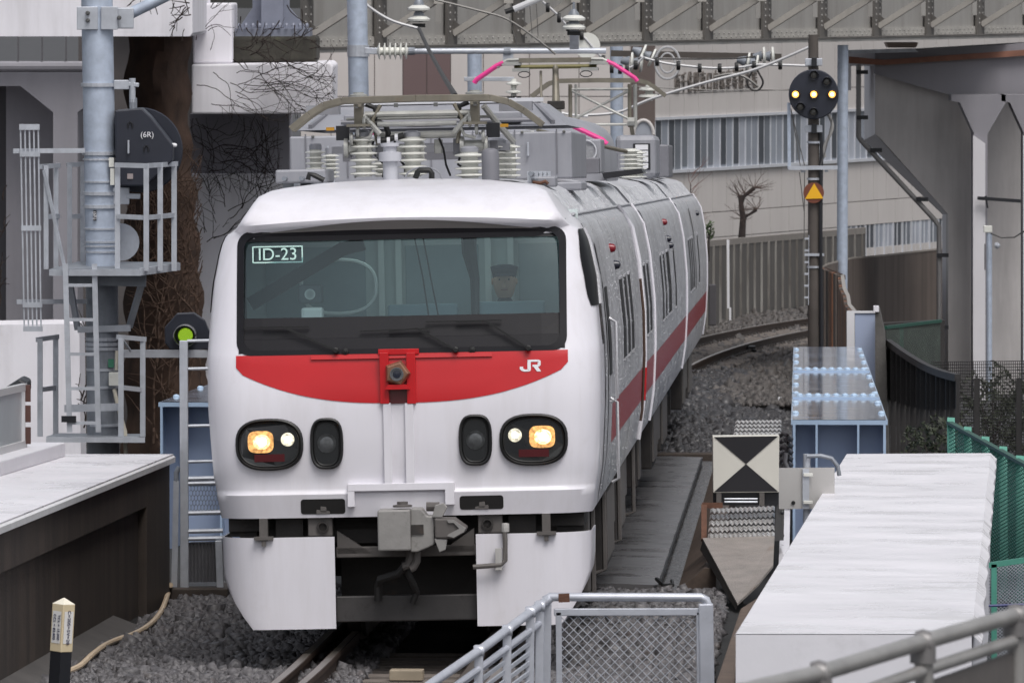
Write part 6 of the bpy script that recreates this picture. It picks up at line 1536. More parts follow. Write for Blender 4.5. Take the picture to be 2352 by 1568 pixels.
def cable(label, pts, r, m_, Ys, beads=(), name='overhead_wire'):
    ps = [P(u, v, (Ys if isinstance(Ys, (int, float)) else Ys[i])) for i, (u, v) in enumerate(pts)]
    fine = []
    for i in range(len(ps) - 1):
        a = ps[max(i - 1, 0)]; b_ = ps[i]; c = ps[i + 1]; d = ps[min(i + 2, len(ps) - 1)]
        for k in range(6):
            s_ = k / 6; fine.append(0.5 * ((2 * b_) + (c - a) * s_ + (2 * a - 5 * b_ + 4 * c - d) * s_ ** 2 + (-a + 3 * b_ - 3 * c + d) * s_ ** 3))
    fine.append(ps[-1])
    t = thing(name, label, 'wire', ps[0]); b = MB(); b.tube(fine, r, 6); b.build('strand', m_, t, smooth=True)
    for (u, v) in beads:
        Yb = Ys if isinstance(Ys, (int, float)) else Ys[0]
        b = MB(); b.lathe(P(u, v, Yb), [(.03, -.03), (.07, -.03), (.075, 0), (.07, .03), (.03, .03)], 14, 'X'); b.build('bead', rubber, t)
    return t
wire_l = pbr('pale_cable', (178, 178, 180), .5, .2, .06); wire_d = pbr('dark_cable', (48, 46, 46), .6, .1, .1); wire_g = pbr('grey_wire', (112, 110, 108), .5, .4, .1)
cable('grey cable sagging from top left to the front insulator discs', [(820, -12), (850, 18), (900, 48), (962, 66)], .025, wire_l, 121)
cable('black cable dropping from the front insulator to the train roof', [(962, 66), (985, 115), (1015, 170), (1046, 220)], .03, wire_d, [121, 110, 95, 76])
cable('grey rope running down past the bridge rivets to the pantograph', [(1000, 0), (1100, 25), (1165, 45), (1230, 88), (1276, 125)], .018, wire_g, 118)
cable('beaded cable curving over the raised pantograph', [(1246, 4), (1280, 34), (1310, 68), (1334, 80), (1352, 98), (1372, 122), (1398, 145), (1428, 158), (1455, 152), (1480, 130)], .022, wire_l, 121, ((1258, 18), (1284, 42), (1305, 62), (1322, 72), (1336, 82), (1386, 138), (1405, 158), (1424, 160), (1440, 158), (1460, 150)))
cable('beaded cable stretched across the face of the beige building', [(1470, 130), (1512, 142), (1560, 150), (1640, 157), (1700, 155), (1740, 149), (1810, 150), (1862, 152)], .022, wire_l, 124, ((1509, 142), (1558, 151), (1607, 157), (1653, 157), (1692, 154), (1732, 151), (1792, 150)))
cable('long white cable rising from the train roof to the bridge on the right', [(1345, 265), (1420, 258), (1500, 226), (1620, 190), (1740, 158), (1860, 108)], .026, wire_l, 123)
cable('white cable dipping from the left bracket insulator to the train roof', [(1182, 226), (1240, 245), (1300, 262), (1350, 268)], .022, wire_l, 118)
cable('thin dark wire above the beaded cable on the building', [(1465, 135), (1560, 136), (1680, 135), (1735, 130)], .014, wire_d, 126)
cable('dark wire loop hanging by the building lettering', [(1735, 152), (1722, 175), (1716, 190), (1725, 205), (1740, 208), (1750, 198), (1752, 186), (1744, 170), (1735, 152)], .018, wire_d, 124)
cable('grey cable arching beside the wire loop', [(1640, 177), (1680, 170), (1712, 178), (1742, 200)], .022, wire_g, 123.5)
cable('thin messenger wire crossing the building below the letters', [(1440, 198), (1540, 203), (1640, 207), (1742, 206), (1820, 208)], .009, wire_g, 125)
b = MB(); b.tube([P(1180, 22, 117), P(1250, -8, 117)], .05, 10); tag(b.build('insulating_rod', pbr('pale_rod', (198, 198, 200), .4, 0, .05), smooth=True), 'pale diagonal rod hanging at the top centre', 'rod')
b = MB(); b.tube([P(1160, 28, 117), P(1182, 21, 117)], .04, 8); tag(b.build('rod_end', rubber), 'black end fitting of the pale diagonal rod', 'rod')
for i, (u0, v0, u1, v1) in enumerate(((1199, 0, 1207, 62), (1216, 0, 1222, 78), (1232, 10, 1236, 84), (1170, 40, 1188, 105))):
    b = MB(); b.tube([P(u0, v0, 117.5), P(u1, v1, 117.5)], .006, 4); tag(b.build('dropper_wire', wire_g), ['thin dropper wire left of the hanging rod joint', 'thin dropper wire in the middle above the pantograph', 'thin dropper wire nearest the beaded cable', 'slack dropper wire beside the long grey rope'][i], 'wire')
# dark cross arm with insulators
ca = thing('cross_arm', 'dark steel cross arm with insulators in front of the building', 'cross arm', P(1403, 124, 128))
b = MB(); b.bar(P(1403, 123, 128), P(1795, 131, 128), .06, .10); b.build('arm', pbr('dark_arm', (78, 72, 68), .6, .2, .15), ca)
def cap_ins(u, v, dx, dz, Y, parent, n_=2):
    for k in range(n_):
        c = P(u + dx * k, v + dz * k, Y); d = Vector((dx, 0, -dz)).normalized(); b = MB()
        b.tube([c, c + d * .03, c + d * .05], [.15, .16, .1], 16); i_ = b.build('insulator', porcelain, parent, smooth=True)
        b = MB(); b.tube([c - d * .16, c - d * .02], [.04, .09], 12); b.build('insulator_cap', galv_dark, i_, smooth=True)
cap_ins(1473, 122, 22, 10, 127.6, ca, 2); cap_ins(1448, 142, 22, 2, 127.4, ca, 2); cap_ins(1752, 130, 20, 0, 127.6, ca, 2); cap_ins(1715, 142, 20, 4, 127.6, ca, 2)
b = MB(); b.tube([P(1533, 145, 127) + Vector((.2 * math.cos(a), 0, .26 * math.sin(a))) for a in [2 * math.pi * k / 20 for k in range(21)]], .02, 6); b.tube([P(1533, 145, 127) + Vector((.12 * math.cos(a), 0, .16 * math.sin(a))) for a in [2 * math.pi * k / 20 for k in range(21)]], .016, 6); b.build('coil', wire_l, ca, split=False)
# side arm on the centre pole with double insulator
sa = thing('side_arm', 'flat steel arm with double white insulator on the centre pole', 'bracket', P(1066, 181, 167.6))
b = MB(); b.bar(P(1066, 182, 167.6), P(1181, 182, 167.6), .06, .09); b.build('arm', galv, sa, bevel=.008)
for k, v in enumerate((191, 210)):
    b = MB(); c = P(1180, v, 167.5); b.lathe(c, [(.05, .09), (.06, .03), (.16, .0), (.165, -.03), (.06, -.05), (.06, -.1)], 18); b.build('insulator', porcelain, sa, smooth=True)
b = MB(); b.box(P(1181, 226, 167.5), (.3, .08, .07)); b.build('clamp', rubber, sa)
sa2 = thing('side_arm', 'small double white insulator right of the lattice pantograph', 'bracket', P(1490, 228, 126))
for k, v in enumerate((203, 219)):
    b = MB(); c = P(1491, v, 126); b.lathe(c, [(.05, .07), (.06, .03), (.165, .0), (.17, -.03), (.06, -.05), (.06, -.09)], 18); b.build('insulator', porcelain, sa2, smooth=True)
b = MB(); b.bar(P(1491, 192, 126), P(1491, 230, 126), .03, .03, up=(0, 1, 0)); b.build('stem', galv_dark, sa2)
# ================================================================== right side: abutment, walls, fences, signals
abut_d = pbr('abutment_grey', (196, 192, 191), .85, 0, .12, .5, .2, 8, streak=.3, scol=(70, 66, 66), sscale=1.6)
abut_w = pbr('abutment_lit_pale', (206, 204, 208), .8, 0, .06, .5, .15, 8, streak=.2, scol=(150, 146, 146), sscale=2)  # paler copy of the abutment concrete, painting in the lit left edges
YA_ = 160.0
ab = thing('bridge_abutment', 'grey concrete abutment with sloping pale edge and drain pipe, upper right', 'abutment', P(2180, 900, YA_))
def edge_slab(parent, name, pts, Y, w, m_):
    "pale left-hand edge: a strip turned towards the railway"
    b = MB(); a = [P(u, v, Y) for u, v in pts]; c = [P(u - w, v - (4 if i == 0 else 0), Y + 3.5) for i, (u, v) in enumerate(pts)]
    b.grid([a, c]); return b.build(name, m_, parent, recalc=False)
face = [(2010, 168), (2010, 308), (2022, 318), (2178, 492), (2178, 1000), (2240, 1000), (2240, 168)]
slab(ab, 'face', face, YA_, .8, abut_d)
b = MB(); e = [(2010, 150), (2010, 308), (2178, 492), (2178, 1000)]; w_ = [25, 25, 14, 14]
b.grid([[P(u, v, YA_ - .01) for u, v in e], [P(u - w, v - (0 if i else 0) + (14 if i == 1 else 0), YA_ + 2.5) for i, ((u, v), w) in enumerate(zip(e, w_))]]); b.build('pale_edge', abut_w, ab, recalc=False)
slab(ab, 'soffit_block', [(2010, 120), (2420, 96), (2420, 215), (2180, 218), (2100, 196), (2010, 170)], YA_ - .3, 2.0, gconc)
slab(ab, 'cap_block', [(1944, 122), (2015, 122), (2015, 152), (1955, 152), (1955, 208), (1944, 208)], YA_ + .2, 1.0, abut_w)
slab(ab, 'rusty_edge', [(1950, 130), (2030, 138), (2420, 110), (2420, 124), (2030, 150), (1950, 146)], YA_ - .45, .1, pbr('rust_stained_concrete', (132, 92, 76), .8, 0, .3, 1.5, .2, 20, spot=.5, spcol=(170, 140, 122), spscale=2))
slab(ab, 'top_plate', [(1938, 116), (2100, 112), (2110, 120), (1940, 124)], YA_ - .6, .5, galv)
slab(ab, 'rear_wall', [(2236, 168), (2420, 150), (2420, 1000), (2236, 1000)], YA_ + 3, .5, abut_d)
slab(ab, 'bed_stone', [(2035, 98), (2110, 98), (2104, 110), (2040, 110)], YA_ - .2, 1, pbr('bed_stone', (170, 150, 138), .8, 0, .1), .02)
for k, (u0, u1) in enumerate(((2185, 2310), (2300, 2440))):
    m_ = [(u0, 218), (u1, 218), (u1, 238), (u1 - 40, 306), (u1 - 40, 1000), (u0 + 52, 1000), (u0 + 52, 306), (u0 + 28, 240), (u0 + 12, 302), (u0, 300)]
    c_ = thing('column', ['tall pale column with flared head under the abutment', 'second pale column at the right edge under the abutment'][k], 'column', P(u0 + 70, 1000, YA_ - 1.4))
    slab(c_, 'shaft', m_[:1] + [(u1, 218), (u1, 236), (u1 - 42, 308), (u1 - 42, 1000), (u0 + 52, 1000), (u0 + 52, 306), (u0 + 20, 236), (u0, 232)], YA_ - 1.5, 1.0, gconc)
    slab(c_, 'painted_lit_face', [(u0 + 50, 310), (u0 + 78, 330), (u0 + 78, 1000), (u0 + 50, 1000)], YA_ - 1.56, .05, abut_w)  # pale strip paints light onto one side of the column front
pipe_m = pbr('grey_drain_pipe', (128, 126, 126), .5, .1, .1)
dp = thing('drain_pipe', 'dark grey drain pipe following the sloping abutment edge', 'pipe', P(2160, 820, YA_ - .6))
pth = [(1972, 148), (1972, 315), (1978, 323), (2010, 358), (2145, 503), (2157, 520), (2157, 900)]
b = MB(); b.tube([P(u, v, YA_ - .6) for u, v in pth], .052, 12); b.build('pipe', pipe_m, dp, smooth=True)
for (u, v) in ((1980, 166), (1980, 270), (2012, 345), (2118, 458), (2165, 586), (2165, 751)):
    b = MB(); b.box(P(u, v, YA_ - .62), (.24, .16, .08)); b.build('pipe_bracket', black_paint, dp)
# lamp post and box in front of columns
up_ = thing('utility_pole', 'thin galvanised post with a junction box in front of the columns', 'pole', P(2272, 850, 150))
b = MB(); b.tube([P(2272, 535, 150), P(2272, 920, 150)], .055, 10); b.build('shaft', galv_pole, up_, smooth=True)
b = MB(); b.box(P(2269, 526, 150), (.16, .14, .13)); b.build('box', porcelain, up_, bevel=.01)
b = MB(); b.tube([P(2276, 536, 149.9), P(2300, 546, 149.9), P(2330, 545, 149.9), P(2370, 520, 149.9)], .015, 6); b.tube([P(2262, 560, 149.9), P(2262, 620, 149.9)], .01, 5); b.build('cable', rubber, up_, smooth=True)
b = MB(); b.lathe(P(2291, 564, 149.8), [(.05, -.05), (.07, 0), (.02, .05)], 10, 'X'); b.build('lamp', galv, up_)
ar = thing('bracket_arm', 'dark horizontal bracket arm on the right hand column', 'bracket', P(2275, 460, YA_ - 1.7))
b = MB(); b.bar(P(2245, 455, YA_ - 1.7), P(2345, 462, YA_ - 1.7), .06, .07); b.bar(P(2264, 450, YA_ - 1.7), P(2268, 478, YA_ - 1.7), .04, .04); b.build('arm', black_paint, ar)

# brown curving wall
bw_m = pbr('brown_stained_wall', (102, 91, 84), .85, 0, .15, .6, .2, 10, streak=.55, scol=(44, 38, 35), sscale=2.2, sky_stretch=.05)
bw = thing('curved_wall', 'dark brown streaked curving retaining wall at right behind the signal post', 'wall', P(2000, 790, 150))
pts = [(1888, 613, 146), (1902, 606, 148), (1925, 600, 152), (1958, 592, 157), (1990, 590, 161), (2040, 585, 165), (2100, 578, 168), (2180, 569, 171), (2300, 560, 173)]
b = MB(); b.grid([[P(u, v, Y), P(u, 900, Y)] for u, v, Y in pts]); b.build('face', bw_m, bw, recalc=False, smooth=True)
b = MB(); b.grid([[P(u, v - 1.5, Y - .06), P(u, v + 2.5, Y - .06)] for u, v, Y in pts]); b.grid([[P(u, v - 1.5, Y - .06), P(u, v - 2, Y + .2)] for u, v, Y in pts]); b.build('coping', pbr('pale_coping', (150, 142, 134), .8, 0, .1), bw, recalc=False)
# rusty sheet-pile wing coming towards the camera
wg = thing('pile_wall', 'rusty ribbed sheet pile wall beside the signal post', 'wall', P(1920, 800, 140))
wpts = [(1889, 614, 146), (1934, 632, 141), (1938, 662, 136), (1947, 680, 132), (1950, 700, 128), (1962, 714, 124)]
n_ = 0
def lerp_w(k):
    k = max(0, min(len(wpts) - 1.001, k)); i = int(k); f = k - i; return [a + (c - a) * f for a, c in zip(wpts[i], wpts[i + 1])]
for i in range(26):
    u0, v0, Y_a = lerp_w(i / 26 * 5); u1, v1, Y_b = lerp_w((i + .62) / 26 * 5)
    b = MB(); b.add([P(u0, v0, Y_a), P(u1, v1, Y_b), P(u1, 860, Y_b), P(u0, 860, Y_a)], [(0, 1, 2, 3)]); q = b.build('pile', [pbr('pile_rust', (112, 76, 56), .8, .1, .2, 3, streak=.4), pbr('pile_grey', (92, 82, 76), .8, .1, .2, 3), pbr('pile_dark', (62, 52, 46), .8, .1, .2, 3)][i % 3], wg, recalc=False)
    q.modifiers.new('t', 'SOLIDIFY').thickness = .08
b = MB()
b.grid([[P(u, v, Y), P(u, v + 10, Y - .05), P(u + 8, v + 10, Y - .4), P(u + 8, v, Y - .4)] for u, v, Y in wpts[:2]])
b.build('cap', pbr('pile_cap', (136, 112, 100), .7, 0, .15), wg, recalc=False)
b = MB(); b.grid([[P(u - 3, v, Y), P(u + 5, v - 2, Y), P(u + 5, v + 14, Y)] for u, v, Y in wpts[1:]]); b.build('cap', pbr('pile_cap_grey', (150, 146, 142), .7, 0, .1), wg, recalc=False)
# pale blue board and dark concrete post
bb = thing('blue_board', 'pale grey blue flat board standing behind the blue girder', 'board', P(1978, 1040, 112))
slab(bb, 'panel', [(1964, 718), (2010, 718), (2010, 1080), (1964, 1080)], 112, .05, pbr('board_blue', (168, 180, 206), .4, 0, .05, 1))
slab(bb, 'white_border', [(1945, 714), (2012, 714), (2012, 719), (1963, 719), (1963, 1080), (1945, 1080)], 111.98, .06, white_paint)
cp2 = thing('concrete_post', 'leaning dark concrete post beside the pale blue board', 'post', P(2025, 1050, 111))
b = MB(); b.grid([[P(u0, v, 111), P(u1, v, 111), P(u1 + 2, v, 112)] for v, u0, u1 in ((705, 2010, 2019), (760, 2010, 2031), (840, 2010, 2036), (1060, 2012, 2041))]); b.build('shaft', pbr('rough_post', (92, 90, 88), .9, 0, .25, 5, .4, 30), cp2, recalc=False)
b = MB(); b.prism([P(2007, 703, 110.95), P(2019, 703, 110.95), P(2019, 716, 110.95), P(2007, 716, 110.95)], (0, .2, 0)); b.build('cap', vconc, cp2)
# round repeater signal on its post
YS = 118.0
def ps_(u, v, dy=0): return P(u, v, YS + dy)
sp2 = thing('signal_post', 'dark stained concrete signal post beside the curving track', 'post', ps_(1871, 830))
cs_m = pbr('dark_signal_post', (84, 78, 74), .8, 0, .25, 2, .2, 20, streak=.5, scol=(44, 40, 38), sscale=3)
b = MB(); b.tube([ps_(1868, 80), ps_(1871, 860)], [.075, .105], 16); b.build('shaft', cs_m, sp2, smooth=True)
for v in (327, 411, 613):
    b = MB(); b.lathe(ps_(1870, v), [(.105, -.016), (.11, -.016), (.11, .016), (.105, .016)], 16); b.build('band', galv, sp2)
b = MB(); b.tube([ps_(1884, 300, -.05), ps_(1887, 340, -.05), ps_(1886, 410, -.1), ps_(1885, 560, -.1), ps_(1886, 800, -.1)], .028, 8); b.build('conduit', black_paint, sp2, smooth=True)
for v in (143, 296):
    b = MB(); b.box(ps_(1869, v, -.12), (.26, .05, .11)); b.build('plate_clamp', galv, sp2, bevel=.008)
    b = MB(); b.box(ps_(1870, v, -.17), (.08, .06, .14)); b.build('hinge', black_paint, sp2, bevel=.008)
b = MB(); b.bar(ps_(1811, 386, -.1), ps_(1924, 385, -.1), .06, .06); b.build('cross_bar', galv, sp2)
b = MB(); b.bar(ps_(1812, 236, -.1), ps_(1813, 388, -.1), .05, .03, up=(0, 1, 0)); b.build('side_bar', galv_pole, sp2)
for (u0, v0, u1, v1) in ((1817, 250, 1840, 392), (1817, 255, 1848, 380), (1912, 270, 1898, 340), (1898, 340, 1885, 380), (1836, 395, 1847, 485), (1848, 395, 1846, 700)):
    b = MB(); b.tube([ps_(u0, v0, -.12), ps_(u1, v1, -.12)], .007, 4); b.build('stay_wire', wire_g, sp2)
b = MB(); b.bar(ps_(1840, 394, -.1), ps_(1850, 394, -.1), .03, .03); b.bar(ps_(1894, 393, -.1), ps_(1902, 393, -.1), .03, .03); b.build('stay_clip', galv_dark, sp2)
b = MB(); b.bar(ps_(1846, 585, -.1), ps_(1893, 585, -.1), .03, .04); b.build('stay_bracket', galv, sp2)
for k in range(6):
    b = MB(); b.bar(ps_(1846, 548 + k * 27, -.1), ps_(1858, 548 + k * 27, -.1), .02, .03); b.build('step', galv, sp2)
b = MB(); b.bar(ps_(1858, 540, -.1), ps_(1857, 700, -.1), .01, .01); b.build('step_rod', galv, sp2)
b = MB(); b.tube([ps_(1902 + 10 * math.sin(k * .5), 262 + k * 9, -.05) for k in range(12)], .025, 8); b.build('hanging_cable', pbr('grey_cable', (150, 148, 146), .5, 0, .1), sp2, smooth=True)
rs_ = thing('repeater_signal', 'round black signal disc with three glowing amber lights in a row', 'signal', ps_(1870, 275, -.3))
c = ps_(1869, 217, -.25); b = MB(); b.lathe(c, [(.02, .10), (.36, .10), (.375, .05), (.375, .0), (.36, -.015), (.02, -.015)], 48, 'Y'); b.build('disc', navy_black, rs_, smooth=True)
amber = pbr('amber_light', (255, 190, 110), .3, emit=(255, 176, 84), es=2.6, var=0); amb_c = pbr('amber_core', (255, 230, 180), .3, emit=(255, 236, 190), es=4.0, var=0)
unlit = pbr('unlit_lens', (96, 94, 90), .25, .1, .2, 20)
for (u, v, lit) in ((1869, 173, 0), (1899, 188, 0), (1827, 217, 1), (1869, 217, 1), (1911, 217, 1), (1838, 246, 0), (1868, 258, 0)):
    q = ps_(u, v, -.25); b = MB(); n_ = 20; r = .075
    fr = [(q.x + r * math.cos(2 * math.pi * k / n_), q.z + r * math.sin(2 * math.pi * k / n_)) for k in range(n_)]
    A_ = [(x_, q.y - .012, z_) for x_, z_ in fr]; B2 = [(x_, q.y - (.13 if z_ > q.z - .02 else .05), z_) for x_, z_ in fr]
    b.grid([A_ + [A_[0]], B2 + [B2[0]]]); ho = b.build('lamp_hood', navy_black, rs_, smooth=True, recalc=False); ho.modifiers.new('t', 'SOLIDIFY').thickness = .008
    b = MB(); b.lathe(q + Vector((0, -.02, 0)), [(.05, 0), (.045, -.012), (.001, -.02)], 18, 'Y'); b.build('lamp', amber if lit else unlit, ho, smooth=True)
    if lit: b = MB(); b.lathe(q + Vector((0, -.04, 0)), [(.025, 0), (.001, -.006)], 14, 'Y'); b.build('lamp_core', amb_c, ho)
ts = thing('triangle_sign', 'brown round sign with yellow triangle on the signal post', 'sign', ps_(1870, 468, -.2))
c = ps_(1869, 443, -.15); b = MB(); b.lathe(c, [(.155, .015), (.155, 0), (.001, 0)], 36, 'Y'); b.build('disc', pbr('sign_brown', (112, 62, 44), .6, 0, .1, 6), ts)
b = MB(); b.prism([ps_(1870, 421, -.158), ps_(1849, 457, -.158), ps_(1891, 456, -.158)], (0, -.004, 0)); b.build('triangle', pbr('sign_yellow', (232, 176, 30), .5, 0, .04), ts)

# ================================================================== aluminium cable covers and hourglass board
alu = pbr('ribbed_aluminium', (214, 212, 210), .3, .6, .1, 6, .15, 30, rvar=.1)
chq = pbr('chequer_plate', (160, 152, 146), .42, .3, .2, 5, .9, 60, spot=.5, spcol=(160, 122, 92), spscale=2.2)
YBd2 = 71.0
cvr = thing('cable_cover', 'ribbed aluminium cable cover sloping down to a rusty chequer plate', 'cover', P(1695, 1390, 66.5))
def pl(pts): return [P(*p) for p in pts]
top = pl([(1625, 1238, 69.6), (1779, 1234, 69.6), (1780, 1160, 72.0), (1632, 1166, 72.0)])
n_ = 5
for k in range(n_):
    a, c_ = k / n_, (k + 1) / n_
    l0, l1 = top[0].lerp(top[3], a), top[0].lerp(top[3], c_); r0, r1 = top[1].lerp(top[2], a), top[1].lerp(top[2], c_)
    b = MB(); up = Vector((0, 0, .022)); rr = []
    cols = 28
    rr = [[l0.lerp(r0, j / cols) + up * (j % 2), l1.lerp(r1, j / cols) + up * (j % 2) * .6 + Vector((0, 0, -.012))] for j in range(cols + 1)]
    b.grid(list(zip(*rr))); b.build('step_plate', alu, cvr, recalc=False)
b = MB(); fp = pl([(1614, 1240, 69.5), (1779, 1235, 69.5), (1776, 1302, 68.0), (1742, 1345, 67.1), (1694, 1390, 66.4)]); b.add(fp, [tuple(range(5))]); q = b.build('chequer_plate', chq, cvr, recalc=False); q.modifiers.new('t', 'SOLIDIFY').thickness = .02
cb0 = None
# raised lozenges of the chequer plate
N = (fp[1] - fp[0]).cross(fp[4] - fp[0]).normalized(); N = N if N.z > 0 else -N
b = MB(); ex = (fp[1] - fp[0]).normalized(); ey = N.cross(ex)
for i in range(30):
    for j in range(28):
        c = fp[0] + ex * (.02 + i * .022) + ey * (.06 * j + .03)
        u_rel = i * .022 + .02; kk = ((c - fp[0]).dot(ey)) / ((fp[4] - fp[0]).dot(ey)) if (fp[4] - fp[0]).dot(ey) else 0
        if kk < 0 or kk > .98: continue
        xl_ = (fp[4] - fp[0]).dot(ex) * kk; xr_ = (fp[1] - fp[0]).length if kk < .45 else (fp[1] - fp[0]).length * (1 - (kk - .45) / .55 * .55)
        if u_rel < xl_ + .01 or u_rel > xr_ - .03: continue
        d = (ex + ey * (1.6 if (i + j) % 2 else -1.6)).normalized() * .012
        b.bar(c - d + N * .003, c + d + N * .003, .005, .004, up=N)
stuff(b.build('chequer_lozenge', alu, cvr, split=False, recalc=False))
b = MB(); b.add(pl([(1614, 1240, 69.5), (1694, 1390, 66.4), (1690, 1400, 66.4), (1608, 1262, 69.5)]), [(0, 1, 2, 3)]); b.build('cover_side', t_under, cvr, recalc=False)
for (u, v, Y) in ((1637, 1262, 69), (1674, 1313, 67.9), (1711, 1364, 66.9), (1763, 1255, 69.1)):
    b = MB(); b.lathe(P(u, v, Y), [(.012, 0), (.01, .012), (.001, .014)], 8); b.build('screw', white_paint, cvr)
b = MB(); b.bar(P(1617, 1240, 70.6), P(1617, 1160, 71), .05, .03, up=(0, 1, 0)); b.bar(P(1613, 1160, 71), P(1660, 1160, 71), .03, .05); b.build('rust_frame', rust_steel, cvr)
tb = pl([(1684, 1000, 74.5), (1794, 1000, 74.5), (1795, 963, 78), (1690, 964, 78)])
for k in range(4):
    a, c_ = k / 4, (k + 1) / 4; l0, l1 = tb[0].lerp(tb[3], a), tb[0].lerp(tb[3], c_); r0, r1 = tb[1].lerp(tb[2], a), tb[1].lerp(tb[2], c_)
    b = MB(); rr = [[l0.lerp(r0, j / 22) + Vector((0, 0, .02 * (j % 2))), l1.lerp(r1, j / 22) + Vector((0, 0, .012 * (j % 2) - .012))] for j in range(23)]; b.grid(list(zip(*rr))); b.build('step_plate', alu, cvr, recalc=False)
b = MB(); b.prism(pl([(1786, 1128, 71.6), (1803, 1100, 72), (1800, 1240, 70.3), (1778, 1242, 69.8)]), (0, .15, 0)); b.build('cover_end', t_under, cvr)
bd2 = thing('hourglass_board', 'square white board with black hourglass marking beside the train', 'sign', P(1713, 1160, YBd2))
b = MB(); b.prism(pl([(1637, 1002, YBd2), (1790, 1000, YBd2), (1789, 1130, YBd2), (1638, 1131, YBd2)]), (0, .22, 0)); b.build('box', pbr('board_white', (206, 204, 196), .45, 0, .03), bd2, bevel=.006)
blk = pbr('board_black', (30, 29, 34), .5, 0, .08); ctr = P(1713.5, 1065, YBd2 - .004)
for q in (((1640, 1003), (1787, 1001)), ((1640, 1129), (1787, 1128))):
    b = MB(); b.prism([P(*q[0], YBd2 - .004), P(*q[1], YBd2 - .004), ctr], (0, -.002, 0)); b.build('black_triangle', blk, bd2)
b = MB(); b.prism(pl([(1638, 1131, YBd2 + .05), (1789, 1130, YBd2 + .05), (1789, 1158, YBd2 + .05), (1638, 1160, YBd2 + .05)]), (0, .12, 0)); b.build('base_dark_frame', black_paint, bd2)  # dark frame that the board stands on
for u in (1651, 1750):
    b = MB(); b.prism(pl([(u - 6, 1131, YBd2), (u + 6, 1131, YBd2), (u + 6, 1162, YBd2), (u - 6, 1162, YBd2)]), (0, .05, 0)); b.build('foot', t_under2, bd2, bevel=.004)
for k in (1145, 1152):
    b = MB(); b.tube([P(1664, k, YBd2 + .02), P(1740, k, YBd2 + .02)], .008, 6); b.build('base_rod', galv, bd2)
# white trough with bolts, cable loops
tro = thing('cable_trough', 'white cable trough strip with dark bolts beside the blue girder', 'trough', P(1800, 1300, 70))
b = MB(); b.prism(pl([(1786, 1360, 67.5), (1812, 1300, 69), (1815, 1165, 75), (1798, 1165, 75), (1790, 1250, 71)]), (0, 0, -.1)); b.build('strip', plat_white2, tro)
for v in (1180, 1205, 1232, 1258, 1290):
    b = MB(); b.lathe(P(1797, v, 71), [(.016, 0), (.016, .02), (.008, .03)], 6); b.build('bolt', black_paint, tro)
cl = thing('cable_loop', 'tangled grey cable loops between the board and the blue girder', 'cable', P(1805, 1075, 74))
b = MB()
for k in range(5):
    y_ = 1000 + k * 15; b.tube([P(1793, y_, 74), P(1800 + 5 * (k % 2), y_ - 6, 73.8), P(1810, y_ + 2, 73.7), P(1818, y_ + 8, 74), P(1812, y_ + 14, 74), P(1801, y_ + 10 + 4 * (k % 3), 73.8)], .02, 8)
b.tube([P(1806, 1040, 73.6), P(1803, 1060, 73.6), P(1809, 1075, 73.6)], .02, 8); b.build('cable', pbr('cable_grey', (96, 96, 100), .5, .1, .15), cl, smooth=True, split=False)
# back of a small sign
YP = 58.5
sb = thing('sign_back', 'grey back of a small rectangular sign on a post by the white platform', 'sign', P(1853, 1190, YP))
b = MB(); b.prism(pl([(1789, 1074, YP), (1917, 1073, YP), (1917, 1168, YP), (1789, 1168, YP)]), (0, -.006, 0)); b.build('plate', pbr('sign_grey_back', (176, 174, 172), .5, .2, .05, 3), sb)
b = MB(); b.tube([P(1853, 1042, YP + .04), P(1853, 1260, YP + .04)], .027, 12); b.build('post', galv, sb, smooth=True)
b = MB(); b.bar(P(1851, 1076, YP - .02), P(1851, 1168, YP - .02), .05, .02, up=(0, 1, 0)); b.build('channel', galv, sb)
for v in (1090, 1153):
    b = MB(); b.box(P(1856, v, YP - .04), (.07, .02, .025)); b.build('clamp', porcelain, sb, bevel=.003)
b = MB(); b.lathe(P(1822, 1154, YP - .012), [(.015, 0), (.015, -.004), (.001, -.004)], 14, 'Y'); b.build('hole', rubber, sb)
b = MB(); b.tube([P(1853, 1047, YP), P(1885, 1046, YP), P(1910, 1052, YP), P(1924, 1070, YP), P(1928, 1092, YP)], .016, 8); b.build('bent_pipe', galv_dark, sb, smooth=True)
# small white marker post on the ballast
mp = thing('marker_post', 'tiny white marker post standing in the dark ballast', 'post', PG(1791, 950, -.4))
c = PG(1791, 938, -.4); b = MB(); b.bx(c.x - .035, c.x + .035, c.y - .03, c.y + .03, c.z - .05, c.z + .12); b.build('post', white_paint, mp, bevel=.01)
b = MB(); b.bx(c.x - .03, c.x + .03, c.y - .03, c.y + .03, c.z + .135, c.z + .19); b.build('cap', white_paint, mp, bevel=.01)

# ================================================================== galvanised fence in front (45 m away)
YF_ = 45.0
def pf_(u, v, dy=0): return P(u, v, YF_ + dy)
ff = thing('barrier_fence', 'galvanised pipe barrier with mesh panel in front of the train', 'fence', pf_(1450, 1640))
wet_galv = pbr('wet_galvanised_pipe', (186, 189, 198), .3, .35, .1, 6, .06, 50, spot=.25, spcol=(120, 110, 100), spscale=5)
b = MB(); b.tube([pf_(1250, 1378), pf_(1262, 1370), pf_(1610, 1371), pf_(1622, 1377), pf_(1626, 1390)], .025, 12); b.build('top_rail', wet_galv, ff, smooth=True)
b = MB(); b.bar(pf_(1621, 1385), pf_(1625, 1640), .085, .06, up=(0, 1, 0)); b.build('post', wet_galv, ff, bevel=.008)
b = MB(); b.bar(pf_(1257, 1378), pf_(1254, 1640), .05, .05, up=(0, 1, 0)); b.build('post', wet_galv, ff, bevel=.006)
b = MB(); b.bar(pf_(1272, 1405), pf_(1612, 1404), .03, .042); b.build('panel_rail', wet_galv, ff, bevel=.004)
